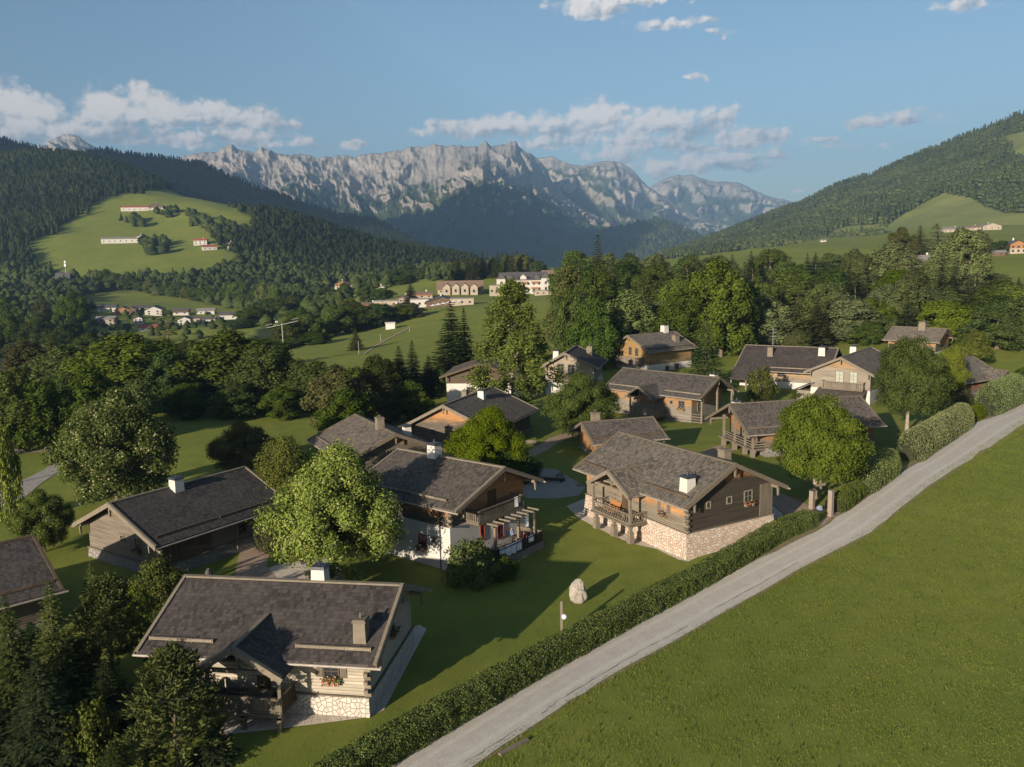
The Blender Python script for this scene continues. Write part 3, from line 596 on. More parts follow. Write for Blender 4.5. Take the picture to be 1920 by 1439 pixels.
# ------------------------------------------------------------------ leaf clouds (arrays)
def leaf_quads(P, Nn, size, asp=.62, rs=RS, jitter=.55, wide=None):
    """P (n,3) centres, Nn (n,3) facing directions, size (n,)"""
    n = len(P); Nn = Nn + rs.normal(0, jitter, (n, 3)); Nn /= np.linalg.norm(Nn, axis=1)[:, None] + 1e-9
    a = np.cross(Nn, rs.normal(0, 1, (n, 3))); a /= np.linalg.norm(a, axis=1)[:, None] + 1e-9; b = np.cross(Nn, a)
    s = (size if np.ndim(size) else np.full(n, size))[:, None]; w = s * asp
    V = np.stack([P - a * s * .5, P + b * w * .5, P + a * s * .5, P - b * w * .5], 1).reshape(-1, 3)
    return V, np.arange(4 * n).reshape(-1, 4)
def merge(parts):
    V = []; F_ = []; o = 0
    for v, f in parts: V.append(v); F_.append(f + o); o += len(v)
    return np.concatenate(V), np.concatenate(F_)

LEAF_HEDGE = mat_leaf('leaf_hedge', (.050, .100, .014), (.190, .255, .042), .3, (.22, .22, .06))
LEAF_OLIVE = mat_leaf('leaf_olive', (.090, .120, .036), (.265, .30, .115), .3, (.34, .33, .17))
LEAF_DARK = mat_leaf('leaf_dark', (.022, .040, .008), (.092, .120, .026), .3)
LEAF_MID = mat_leaf('leaf_mid', (.032, .055, .009), (.120, .150, .030), .33)
LEAF_LITE = mat_leaf('leaf_lite', (.080, .118, .016), (.30, .33, .066), .38, (.28, .27, .12))
LEAF_YEL = mat_leaf('leaf_yellow', (.055, .080, .008), (.150, .175, .022), .38)
LEAF_FLO = mat_leaf('leaf_flowering', (.030, .052, .010), (.115, .140, .032), .33, (.26, .24, .12))
LEAF_COP = mat_leaf('leaf_copper', (.034, .036, .014), (.110, .105, .036), .3)
LEAF_BIR = mat_leaf('leaf_birch', (.058, .074, .016), (.165, .170, .046), .38)
LEAF_GREY = mat_leaf('leaf_greygreen', (.050, .068, .022), (.165, .178, .066), .33)
NEEDLE = mat_leaf('needles_spruce', (.014, .026, .010), (.060, .075, .026), .2)
NEEDLE_L = mat_leaf('needles_young', (.026, .046, .012), (.115, .135, .034), .25)
NEEDLE_P = mat_leaf('needles_pine', (.028, .044, .016), (.150, .155, .056), .22)
NEEDLE_B = mat_leaf('needles_larch', (.045, .052, .014), (.135, .130, .040), .25)
BARK = mat_plain('bark', (.11, .085, .06), .95, .4, 2.5)
BARK_L = mat_plain('bark_pale', (.20, .17, .135), .9, .3, 2.5)
TWIGS = mat_plain('hedge_twigs', (.018, .020, .008), .95, .3, 2)

# ------------------------------------------------------------------ hedges
def hedge(label, spine, h, w, n, leaf, mat=LEAF_HEDGE, name='hedge', cat='hedge', group=None, round_=False, lump=.12):
    """clipped hedge along ground points; SPINE: list of (x,y); the foliage is on a woody core"""
    sp = np.array(spine, float); seg = np.linalg.norm(np.diff(sp, axis=0), axis=1); cum = np.concatenate([[0], np.cumsum(seg)]); Ltot = cum[-1]
    def pt(s):
        x = np.interp(s, cum, sp[:, 0]); y = np.interp(s, cum, sp[:, 1]); e = .4
        dx = np.interp(np.minimum(s + e, Ltot), cum, sp[:, 0]) - np.interp(np.maximum(s - e, 0), cum, sp[:, 0]); dy = np.interp(np.minimum(s + e, Ltot), cum, sp[:, 1]) - np.interp(np.maximum(s - e, 0), cum, sp[:, 1])
        l = np.hypot(dx, dy); return x, y, dx / l, dy / l
    root = empty(name, (sp[0, 0], sp[0, 1], g1(*sp[0])), 0, label, cat, group); o = np.array(root.location)
    s = RS.uniform(0, Ltot, n); x, y, tx, ty = pt(s); ang = RS.uniform(0, 1, n)
    if round_:
        a = (ang * 1.24 - .12) * math.pi; ca, sa = np.cos(a), np.sin(a); taper = np.clip(np.minimum(s, Ltot - s) / (w * .75), .0, 1); taper = np.sqrt(1 - (1 - taper) ** 2) * .75 + .25
        off = ca * w / 2 * taper; z = np.where(sa > 0, h * (.35 + .65 * sa * taper), h * .35 * (1 + sa * 2.5)); nx, nz = ca, np.maximum(sa, .15)
    else:
        per = 2 * h + w; q = ang * per
        off = np.where(q < h, -w / 2, np.where(q < h + w, -w / 2 + q - h, w / 2)); z = np.where(q < h, q, np.where(q < h + w, h, per - q)); nx = np.where(q < h, -1., np.where(q < h + w, 0., 1.)); nz = np.where((q >= h) & (q < h + w), 1., .1)
    d = lump * fbm(s / .9, z * 1.1 + off, 3, 40) + RS.uniform(-.10, .05, n)
    off = off + nx * d; z = np.maximum(z + nz * d, .03)
    X = x - ty * off * -1.0; X = x + ty * off; Y = y - tx * off; Z = gz(X, Y) + z
    Nn = np.stack([ty * nx, -tx * nx, nz], 1)
    v, f = leaf_quads(np.stack([X, Y, Z], 1) - o, Nn, RS.uniform(.7, 1.3, n) * leaf)
    link('foliage', np_mesh('hedge_foliage', v, f, 4), mat, root)
    mb = MB(); k = max(2, int(Ltot / 1.5)); ss = np.linspace(.25, Ltot - .25, k); x, y, tx, ty = pt(ss)
    hw, hh = w / 2 * .80, h * .86
    rings = []
    for i in range(k):
        e = 1.0
        if round_: 
            u = min(ss[i], Ltot - ss[i]) / (w * .75); u = min(u, 1); e = math.sqrt(max(.0, 1 - (1 - u) ** 2)) * .75 + .2
        prof = [(-hw * e, 0), (hw * e, 0), (hw * e, hh * (.55 if round_ else 1)), (hw * e * (.45 if round_ else .9), hh * (e if round_ else 1)), (-hw * e * (.45 if round_ else .9), hh * (e if round_ else 1)), (-hw * e, hh * (.55 if round_ else 1))]
        rings.append([(x[i] + ty[i] * q - o[0], y[i] - tx[i] * q - o[1], g1(x[i], y[i]) + z_ - o[2]) for q, z_ in prof])
    m6 = 6
    mb.add([p for r in rings for p in r], [(i * m6 + j, i * m6 + (j + 1) % m6, (i + 1) * m6 + (j + 1) % m6, (i + 1) * m6 + j) for i in range(k - 1) for j in range(m6)] + [tuple(range(m6)), tuple((k - 1) * m6 + j for j in range(m6 - 1, -1, -1))])
    mb.build('woody_core', TWIGS, root); return root
_near = [(560,1552),(640,1500),(735,1432),(900,1330),(1046,1240),(1200,1158),(1300,1103),(1400,1054),(1480,1014),(1522,993)]
_far = [(420,1530),(500,1490),(600,1434),(808,1317),(1022,1199),(1171,1115),(1296,1056),(1390,1001),(1446,966),(1520,944)]
_nw = np.array([at(*q)[:2] for q in _near]); _fw = np.array([at(q[0], q[1], 1.35)[:2] for q in _far])
def resamp(p, n):
    s = np.concatenate([[0], np.cumsum(np.linalg.norm(np.diff(p, axis=0), axis=1))]); k = np.linspace(0, s[-1], n); return np.stack([np.interp(k, s, p[:, 0]), np.interp(k, s, p[:, 1])], 1)
_a, _b = resamp(_nw, 30), resamp(_fw, 30)
_hw = float(np.median(np.linalg.norm(_a - _b, axis=1)))
hedge('long clipped dark green hedge along the near side of the lane', (_a + _b) / 2, 1.45, min(2.3, max(1.3, _hw * .85)), 110000, .105, group='hedges along the lane')
def gp(*q): return gat(*q)[:2]
hedge('low bright green hedge just past the gate post by the lane', [gp(1566,962), gp(1588,945), gp(1612,925)], 2.0, 2.0, 13000, .11, LEAF_YEL, group='hedges along the lane', round_=True)
hedge('rounded olive green bush hedge below the round lane tree', [gp(1605,930), gp(1640,905), gp(1672,883)], 3.3, 3.2, 24000, .12, LEAF_OLIVE, group='hedges along the lane', round_=True)
hedge('long tall olive hedge beside the upper lane under the pale trunked tree', [gp(1698,866), gp(1745,838), gp(1808,797)], 3.9, 3.6, 40000, .135, LEAF_OLIVE, group='hedges along the lane', round_=True)
hedge('narrow green hedge piece between the two tall olive hedges', [gp(1822,792), gp(1838,781)], 2.3, 2.0, 9000, .12, LEAF_YEL, group='hedges along the lane', round_=True)
hedge('far silvery rounded hedge at the top end of the lane', [gp(1845,780), gp(1880,764), gp(1908,750)], 5.2, 4.2, 30000, .145, LEAF_OLIVE, group='hedges along the lane', round_=True)
hedge('dull green hedge at the right frame edge beyond the silvery hedge', [gp(1905,745), gp(1950,722)], 5.0, 4.0, 9000, .2, LEAF_MID, group='hedges along the lane', round_=True)
# ------------------------------------------------------------------ chalets
HP = dict(
A=(-15.22,55.97,-.16,15.68,6.2,5.87,3.77,2.59), L=(-32.82,83.03,.982,15.63,6.72,6.28,3.14,2.98), B=(-6.45,84.14,-.672,14.4,7.05,5.99,5.40,2.54),
K=(-18.27,111.88,-1.077,15.99,6.78,6.59,3.35,2.79), M=(-6.52,129.19,1.183,18.03,7.75,6.45,3.52,3.29), N=(-5.26,165.32,1.452,13.,7.26,7.41,5.4,2.45),
E=(16.36,86.72,-1.051,18.1,6.11,6.87,4.78,3.21), F=(14.65,118.69,.278,10.89,4.66,4.78,2.57,2.08), G=(27.88,151.55,-.801,20.66,5.77,5.72,3.54,2.96),
H=(40.02,120.15,.225,20.66,5.67,6.9,3.47,3.19), I=(65.12,161.87,.915,19.47,6.02,6.46,5.19,2.98), J=(57.86,177.71,-.536,18.85,8.58,8.28,3.58,4.08),
Q=(32.85,201.32,.581,15.03,7.46,5.84,5.52,3.24), R=(12.13,175.74,1.323,13.83,6.64,5.07,5.43,2.87), S=(83.94,162.8,.55,13.,6.52,6.4,3.1,3.28), P=(-43.89,63.47,.777,13.,6.24,6.14,3.07,2.93),
T=(100.5,212.0,-.75,13.,6.,6.,5.0,2.8))
GREY, ORNG, BRWN, PALE = (.14, .117, .09), (.36, .18, .07), (.08, .06, .042), (.21, .18, .145)
class Chalet:
    def __init__(s, key, name, label, og0=1.0, og1=1.0, oe=1.0, zb=.9, base='stone', basemat=None, roof=SH_MID, wall=None, zt=None, grey=GREY, orange=ORNG, batter=.25, verge=WOOD_L, zground=-1.5, zw=.5):
        s.k = key; s.gb = {'stone': .10, 'plaster': .03}.get(base, 0); s.bat, s.zgr, s.zb = batter, zground, zb; cx, cy, yw, s.L, s.Wf, s.Wb, s.he, s.ri = HP[key]; s.og0, s.og1, s.oe = og0, og1, oe
        s.root = empty(name, (cx, cy, 0), yw, label, 'chalet', 'timber chalets of the hamlet'); s.t = .24
        s.x0, s.x1, s.yf, s.yb = -s.L / 2 + og0, s.L / 2 - og1, -s.Wf + oe, s.Wb - oe
        s.wm = wall or mat_logs('logs_' + name + '_' + key.lower(), s.he - .45 if zt is None else zt, grey, orange, zw=zw)
        mb = MB(); t = s.t; mb.prism_x([(-s.Wf, s.he - t), (0, s.he + s.ri - t), (s.Wb, s.he - t), (s.Wb, s.he), (0, s.he + s.ri), (-s.Wf, s.he)], -s.L / 2, s.L / 2)
        s.roof = mb.build('roof', roof, s.root)
        rc = MB(); rc.beam((-s.L / 2, 0, s.he + s.ri + .02), (s.L / 2, 0, s.he + s.ri + .02), .34, .12); rc.build('ridge_cap', verge, s.roof)
        for sg in (-1, 1):
            x = sg * (s.L / 2 - .09)
            for y, nm in ((-s.Wf, 'f'), (s.Wb, 'b')):
                vb = MB(); vb.beam((x, y * 1.005, s.he + .05), (x, 0, s.he + s.ri + .05), .22, .10)
                xx = sg * (s.L / 2 + .03); vb.beam((xx, y * 1.01, s.he - .16), (xx, 0, s.he + s.ri - .16), .07, .36); vb.build('verge_board', verge, s.roof)
        wl = MB(); e = t + .03
        wl.prism_x([(s.yf, zb), (s.yb, zb), (s.yb, s.rz(s.yb) - e), (0, s.he + s.ri - e), (s.yf, s.rz(s.yf) - e)], s.x0, s.x1)
        s.wall = wl.build('log_wall', s.wm, s.root); s.zb = zb
        if base:
            bb = MB(); g = .10 if base == 'stone' else .03
            bb.frustum(s.x0 - g, s.x1 + g, s.yf - g, s.yb + g, zground, zb, batter)
            s.base = bb.build('stone_base' if base == 'stone' else 'plaster_wall', basemat or (STONE_P if base == 'stone' else PLASTER), s.root)
            if base == 'stone':
                sl_ = MB()
                for a, b in (((s.x0 - .2, s.yf - .07), (s.x1 + .2, s.yf - .07)), ((s.x1 + .07, s.yf - .2), (s.x1 + .07, s.yb + .2)), ((s.x0 - .07, s.yf - .2), (s.x0 - .07, s.yb + .2))):
                    sl_.beam((*a, zb + .03), (*b, zb + .03), .22, .09)
                sl_.build('sill_beam', WOOD_G, s.root)
        gt = MB(); gt.tube([(-s.L / 2 - .15, -s.Wf - .07, s.he - .20), (s.L / 2 + .3, -s.Wf - .07, s.he - .20)], .085, 8); gt.build('gutter', COPPER, s.root)
        if s.Wb: gt = MB(); gt.tube([(-s.L / 2 - .15, s.Wb + .07, s.he - .20), (s.L / 2 + .3, s.Wb + .07, s.he - .20)], .085, 8); gt.build('gutter', COPPER, s.root)
        for (sg, x, og) in ((-1, s.x0, og0), (1, s.x1, og1)):
            for y in (0, s.yf + .15, s.yb - .15):
                pl = MB(); z = s.rz(y) - e - .16; xe = sg * (s.L / 2 - .12); pl.beam((x - sg * .05, y, z), (xe, y, z), .22, .26)
                pl.hexa([(xe - .07, y - .06, z - .85), (xe + .07, y - .06, z - .85), (xe + .07, y + .06, z - .85), (xe - .07, y + .06, z - .85), (xe - .10, y - .10, z - .1), (xe + .10, y - .10, z - .1), (xe + .10, y + .10, z - .1), (xe - .10, y + .10, z - .1)])
                pl.build('purlin', WOOD_L, s.root)
    def rz(s, y): return s.he + s.ri * (1 + y / s.Wf if y < 0 else 1 - y / s.Wb)
    def pt(s, face, u, z, d):
        if z < s.zb and s.gb: d += s.gb + s.bat * (s.zb - z) / (s.zb - s.zgr)
        if face == 'f': return (u, s.yf - d, z)
        if face == 'b': return (-u, s.yb + d, z)
        if face == 'g1': return (s.x1 + d, u, z)
        return (s.x0 - d, -u, z)
    def fbox(s, mb, face, u0, u1, z0, z1, d0, d1):
        p = lambda u, z, d: s.pt(face, u, z, d)
        mb.hexa([p(u0, z0, d1), p(u1, z0, d1), p(u1, z0, d0), p(u0, z0, d0), p(u0, z1, d1), p(u1, z1, d1), p(u1, z1, d0), p(u0, z1, d0)])
    def snow(s, segs, side='f', dy=.95, mat=WOOD_L):
        for (xa, xb) in segs:
            y = -s.Wf + dy if side == 'f' else s.Wb - dy; z = s.rz(y) + .13; n = max(1, round((xb - xa) / 1.6)); st = (xb - xa) / n
            mb = MB()
            for i in range(n): mb.beam((xa + i * st + .03, y, z), (xa + (i + 1) * st - .03, y, z), .16, .18)
            for i in range(n + 1): mb.beam((xa + i * st, y, z + .12), (xa + i * st, y - .05, z - .14), .05, .05)
            mb.build('snow_guard', mat, s.roof)
    def chim(s, x, y, kind='white', h=1.15, w=.85, cap='dark'):
        r = MB(); z = s.rz(y); zl = z - .5; k = w / 2
        mat = PLASTER if kind == 'white' else WOOD_L
        r.hexa([(x - k * 1.12, y - k * 1.12, zl), (x + k * 1.12, y - k * 1.12, zl), (x + k * 1.12, y + k * 1.12, zl), (x - k * 1.12, y + k * 1.12, zl), (x - k, y - k, z + h), (x + k, y - k, z + h), (x + k, y + k, z + h), (x - k, y + k, z + h)])
        o = r.build('chimney', mat, s.roof)
        c = MB(); q = k * 1.25
        c.hexa([(x - q, y - q, z + h + .02), (x + q, y - q, z + h + .02), (x + q, y + q, z + h + .02), (x - q, y + q, z + h + .02), (x - q * .8, y - q * .8, z + h + .2), (x + q * .8, y - q * .8, z + h + .2), (x + q * .8, y + q * .8, z + h + .2), (x - q * .8, y + q * .8, z + h + .2)])
        c.tube([(x, y, z + h + .1), (x, y, z + h + .55)], .07, 6)
        c.build('chimney_cap', METAL if cap == 'dark' else WOOD_G, s.roof)
    def corner(s, x, y, z0, z1, dirs=((1, 0), (0, -1)), mat=WOOD_L):
        mb = MB(); i = 0; z = z0
        while z < z1:
            d = dirs[i % 2]; q = .13
            mb.box(x - q + (d[0] < 0) * -.16, x + q + (d[0] > 0) * .16, y - q + (d[1] < 0) * -.16, y + q + (d[1] > 0) * .16, z + .03, min(z + .24, z1)); z += .27; i += 1
        mb.build('corner_joint', mat, s.root)
    def win(s, face, u, z, w, h, fr=WOOD_L, shut=None, flower=None, cross=True, sill=True, glass=GLASS):
        mb = MB(); f = .10
        for (a, b, c, d) in ((u - w / 2 - f, u - w / 2, z - h / 2 - f, z + h / 2 + f), (u + w / 2, u + w / 2 + f, z - h / 2 - f, z + h / 2 + f), (u - w / 2, u + w / 2, z + h / 2, z + h / 2 + f), (u - w / 2, u + w / 2, z - h / 2 - f, z - h / 2)): s.fbox(mb, face, a, b, c, d, -.02, .09)
        if cross:
            s.fbox(mb, face, u - .03, u + .03, z - h / 2, z + h / 2, .0, .05); n = 1 if h < 1.2 else 2
            for i in range(n): zz = z - h / 2 + h * (i + 1) / (n + 1); s.fbox(mb, face, u - w / 2, u - .03, zz - .022, zz + .022, .0, .045); s.fbox(mb, face, u + .03, u + w / 2, zz - .022, zz + .022, .0, .045)
        o = mb.build('window', fr, s.root)
        g = MB(); s.fbox(g, face, u - w / 2, u + w / 2, z - h / 2, z + h / 2, -.015, .02); g.build('pane', glass, o)
        if shut:
            for sg in (-1, 1):
                q = MB(); uc = u + sg * (w / 2 + f + w * .27 + .02); s.fbox(q, face, uc - w * .25, uc + w * .25, z - h / 2 - .03, z + h / 2 + .03, .015, .06); q.build('shutter', shut, o)
        if flower:
            b = MB(); zz = z - h / 2 - .32; s.fbox(b, face, u - w * .62, u + w * .62, zz - .12, zz + .12, .10, .36); q = b.build('flower_trough', POT, o)
            n = 90; U = RS.uniform(-w * .68, w * .68, n); Zz = zz + .12 + RS.uniform(-.22, .38, n) * (1 - .4 * np.abs(U) / w); D = RS.uniform(.08, .5, n); P = np.array([s.pt(face, u + a, b_, c) for a, b_, c in zip(U, Zz, D)])
            nn = np.array(s.pt(face, 0, 0, 1)) - np.array(s.pt(face, 0, 0, 0)); v, f_ = leaf_quads(P, np.repeat(nn[None], n, 0), RS.uniform(.12, .26, n)); link('flower_leaves', np_mesh('flower_leaves', v, f_, 4), FLW_G, o)
            k = int(n * (.55 if flower == 2 else .35)); v, f_ = leaf_quads(P[:k] + nn * .06 + [0, 0, .03], np.repeat(nn[None], k, 0), RS.uniform(.09, .17, k)); tag(link('flowers', np_mesh('flowers', v, f_, 4), FLW_R, o), kind='stuff')
        return o
    def rail(s, a, b, z, h, style='baluster', mat=WOOD_G, name='railing', gap=.2):
        a, b = Vector((*a, 0)), Vector((*b, 0)); L = (b - a).length; d = (b - a) / L; mb = MB()
        P = lambda q, zz: (a.x + d.x * q, a.y + d.y * q, zz)
        mb.beam(P(0, z + h), P(L, z + h), .17, .10)
        if style == 'bars':
            for k in (.28, .62): mb.beam(P(0, z + h * k), P(L, z + h * k), .07, .12)
        else:
            mb.beam(P(0, z + .10), P(L, z + .10), .12, .14)
            if style == 'board':
                n = max(1, int(L / .17)); st = L / n
                for i in range(n): mb.beam(P((i + .5) * st, z + .17), P((i + .5) * st, z + h - .05), st - .012, .035, (-d.y, d.x, 0))
            else:
                n = max(1, int(L / gap)); st = L / n
                for i in range(n):
                    q = (i + .5) * st
                    if style == 'diamond':
                        for sg in (-1, 1):
                            mb.beam(P(q - sg * st * .5, z + .17), P(q + sg * st * .1, z + h * .5), .05, .03, (-d.y, d.x, 0)); mb.beam(P(q + sg * st * .1, z + h * .5), P(q - sg * st * .5, z + h - .05), .05, .03, (-d.y, d.x, 0))
                    else: mb.beam(P(q, z + .17), P(q, z + h - .05), st * .55, .035, (-d.y, d.x, 0))
        return mb.build(name, mat, s.root)
    def post(s, x, y, z0, z1, w=.2, mat=WOOD_G, base=None, name='porch_post'):
        mb = MB(); k = w / 2; mb.box(x - k, x + k, y - k, y + k, z0, z1); mb.box(x - k * 1.3, x + k * 1.3, y - k * 1.3, y + k * 1.3, z0 + (z1 - z0) * .62, z0 + (z1 - z0) * .66); mb.box(x - k * 1.35, x + k * 1.35, y - k * 1.35, y + k * 1.35, z1 - .12, z1)
        mb.build(name, mat, s.root)
        if base is not None: q = MB(); q.frustum(x - .24, x + .24, y - .24, y + .24, base, z0, .04); q.build('porch_pier', WOOD_L, s.root)
    def slab(s, x0, x1, y0, y1, z0, z1, name='porch_floor', mat=WOOD_G): mb = MB(); mb.box(x0, x1, y0, y1, z0, z1); return mb.build(name, mat, s.root)
    def gable_porch(s, xc, hw, y0, y1, za, ze, roof, verge=WOOD_L):
        """small cross roof: ridge along y from inside the main roof (y1) out to y0"""
        t = .2; mb = MB(); mb.prism_y([(xc - hw, ze - t), (xc, za - t), (xc + hw, ze - t), (xc + hw, ze), (xc, za), (xc - hw, ze)], y0, y1); r = mb.build('porch_roof', roof, s.root)
        for sg in (-1, 1):
            v = MB(); v.beam((xc + sg * hw * 1.02, y0 - .04, ze - .13), (xc, y0 - .04, za - .13), .08, .36); v.beam((xc + sg * hw, y0 + .10, ze + .05), (xc, y0 + .10, za + .05), .26, .10); v.build('verge_board', verge, r)
        c = MB(); c.beam((xc, y0, za + .03), (xc, y1 - .6, za + .03), .26, .10); c.build('ridge_cap', verge, r)
        b = MB(); zz = ze + .05; b.beam((xc - hw * .86, y0 + .55, zz), (xc + hw * .86, y0 + .55, zz), .18, .24); b.beam((xc, y0 + .55, zz + .1), (xc, y0 + .55, za - t - .05), .16, .16)
        for sg in (-1, 1): b.beam((xc + sg * hw * .78, y0 + .2, zz - .2), (xc + sg * hw * .78, y1, zz - .2), .18, .2)
        b.build('porch_truss', verge, s.root); return r

# --- front chalet
A = Chalet('A', 'chalet', 'long dark shingled chalet nearest the camera with a gabled front porch and pale log front', zb=1.14, roof=SH_DARK, basemat=STONE_W, grey=(0.35, 0.305, 0.245), orange=(0.244, 0.197, 0.146), zt=9, verge=WOOD_L, batter=.12)
A.snow([(-7.4, -3.1), (2.4, 7.2)]); A.chim(1.87, .45, 'white', 1.0, .9); A.chim(6.33, -4.35, 'wood', 1.15, .75, 'wood')
A.gable_porch(-.45, 2.95, -7.85, -2.3, 5.17, 3.42, SH_DARK); A.corner(A.x1, A.yf, 1.2, 3.2)
A.win('f', 4.6, 2.72, .85, .75, WOOD_B, BOARD_G, 2); A.win('g1', 0, 3.6, .8, .9, WOOD_B, None, 1)
A.slab(-2.6, 2.3, -7.55, A.yf - .02, .72, .9); A.rail((-2.5, -7.45), (2.2, -7.45), .9, 1.0, 'board'); A.rail((2.2, -7.4), (2.2, A.yf - .1), .9, 1.0, 'board', WOOD_B); A.rail((-2.5, -7.4), (-2.5, A.yf - .1), .9, 1.0, 'board')
for x in (-2.45, 2.15): A.post(x, -7.35, .9, 3.35, .2); A.post(x, -7.6, -.2, .72, .28, name='porch_leg')
A.post(-.16, -7.6, -.2, .72, .28, name='porch_leg')
dr = MB(); A.fbox(dr, 'f', -.3, .6, .95, 2.9, 0, .06); dr.build('door', BOARD_B, A.root)
# --- left chalet
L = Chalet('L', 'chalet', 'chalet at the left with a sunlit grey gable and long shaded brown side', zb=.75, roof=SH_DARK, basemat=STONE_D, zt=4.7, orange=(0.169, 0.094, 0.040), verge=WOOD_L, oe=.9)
L.chim(-.96, -.5, 'white', 1.0, .95); L.snow([(-7.0, -1.0), (-.2, 7.2)], mat=WOOD_B); L.win('g0', .22, 2.55, .45, .55); L.win('g0', 2.6, 2.5, .75, .95, WOOD_L, None, 1); L.corner(L.x0, L.yf, .8, 3.0, ((-1, 0), (0, -1)))
bd = MB(); L.fbox(bd, 'f', -6.6, -1.4, .8, 2.55, .03, .10); bd.build('board_panel', BOARD_B, L.root); bd = MB(); L.fbox(bd, 'g0', 3.9, 5.7, .8, 2.7, .03, .10); bd.build('board_panel', BOARD_G, L.root)
L.win('f', 2.2, 1.9, .9, .9, WOOD_B); L.post(1.2, L.yf - .55, .2, 2.9, .16)
# --- white chalet with balcony
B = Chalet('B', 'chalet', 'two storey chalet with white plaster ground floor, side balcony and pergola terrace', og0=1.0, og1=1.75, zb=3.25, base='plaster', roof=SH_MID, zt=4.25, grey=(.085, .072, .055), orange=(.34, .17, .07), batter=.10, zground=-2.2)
B.chim(-1.86, -.1, 'white', 1.15, 1.0); B.snow([(-6.8, 5.2)], mat=WOOD_L); B.corner(B.x1, B.yf, 3.3, 5.0)
B.win('f', 2.0, 1.45, .85, 1.0, RED, None, 2); B.win('f', 3.5, 1.75, .35, .5, WOOD_L, cross=False); B.win('f', -1.9, 1.6, .9, 1.3, WOOD_B); B.win('g1', -3.6, 1.0, .3, .5, WOOD_B, cross=False); B.win('g1', -1.6, 1.7, .5, 1.3, RED); B.win('g1', 1.1, 1.5, .9, 2.1, RED)
dp = MB(); dp.tube([(5.3, B.yf - .5, 5.0), (4.3, B.yf - .12, 4.7), (4.3, B.yf - .14, -1.6)], .06, 7); dp.build('downpipe', METAL, B.root)
B.slab(B.x1, B.x1 + 1.65, -3.9, 2.9, 3.2, 3.42, 'balcony_floor'); bx = B.x1 + 1.6
B.rail((bx, -3.85), (bx, 2.85), 3.42, 1.1, 'baluster', WOOD_G, 'balcony_railing', .24); B.rail((B.x1 + .05, -3.85), (bx, -3.85), 3.42, 1.1, 'baluster', WOOD_G, 'balcony_railing', .24); B.rail((B.x1 + .05, 2.85), (bx, 2.85), 3.42, 1.1, 'baluster', WOOD_G, 'balcony_railing', .24)
dr = MB(); B.fbox(dr, 'g1', -.6, .6, 3.45, 5.5, 0, .06); dr.build('door', BOARD_B, B.root)
px_ = 7.95
for y in (-2.6, .9, 3.4): B.post(px_, y, -.1, 2.9, .24, WOOD_L, name='pergola_post')
pb = MB(); pb.beam((px_, -3.0, 2.98), (px_, 3.8, 2.98), .16, .16)
pb.build('pergola_beam', WOOD_L, B.root)
for i in range(8):
    q = MB(); y = -2.7 + i * .9; q.beam((B.x1 + .1, y, 3.1), (px_ + .45, y, 3.1), .1, .14); q.build('pergola_rafter', WOOD_L, B.root)
px_ = 8.35; B.slab(B.x1 + .05, px_ + .35, -3.5, 3.9, -1.6, -.1, 'terrace', STONE_D); B.rail((px_ + .3, -3.4), (px_ + .3, 3.8), -.1, 1.0, 'board', WOOD_D, 'terrace_railing'); B.rail((B.x1 + .3, 3.8), (px_ + .3, 3.8), -.1, 1.0, 'board', WOOD_G, 'terrace_railing'); B.rail((B.x1 + 1.3, -3.4), (px_ + .3, -3.4), -.1, 1.0, 'board', WOOD_D, 'terrace_railing')
# --- chalet behind it
K = Chalet('K', 'chalet', 'grey shingled chalet with orange gable peak just behind the white plaster chalet', zb=.8, roof=SH_GREY, basemat=STONE_D, zt=4.9, verge=WOOD_G, grey=(0.115, 0.096, 0.074), zw=.35)
K.chim(2.72, -.2, 'wood', 1.2, .9, 'wood'); K.chim(2.4, 3.6, 'white', 1.1, .9); K.win('g1', -.76, 3.6, .3, .7, cross=False); K.snow([(-7.3, 7.4)], mat=WOOD_G)
M = Chalet('M', 'chalet', 'brown checked roof chalet with shaded orange gable, pale chimney on its ridge slope', zb=.8, roof=SH_MID, basemat=STONE_D, zt=4.4, verge=WOOD_L, grey=(0.094, 0.078, 0.059), zw=.6)
M.chim(1.55, -1.4, 'white', 1.1, .95); M.win('g0', .9, 2.6, .7, .9); M.win('g0', -2.2, 2.6, .7, .9); M.chim(4.0, 2.6, 'wood', 1.2, .8, 'wood')
ls = MB(); ls.prism_x([(M.Wb, M.he - .5), (M.Wb + 4.2, M.he - 1.6), (M.Wb + 4.2, M.he - 1.4), (M.Wb, M.he - .3)], -4.5, 7.5); ls.build('annex_roof', SH_DARK, M.root); lw = MB(); lw.box(-4, 7, M.Wb - .9, M.Wb + 3.6, -.5, M.he - 1.65); lw.build('annex_wall', BOARD_B, M.root)
Nn_ = Chalet('N', 'chalet', 'white walled chalet with brown boarded gable half behind the tall birch', zb=3.95, base='plaster', roof=SH_MID, zt=9, grey=(0.080, 0.056, 0.035), verge=WOOD_B, batter=.02)
Nn_.win('g0', -1.9, 2.75, 1.3, 1.0, WOOD_L); sh = MB(); Nn_.fbox(sh, 'g0', -1.1, .0, 4.85, 5.9, .02, .1); sh.build('board_panel', BOARD_B, Nn_.root)
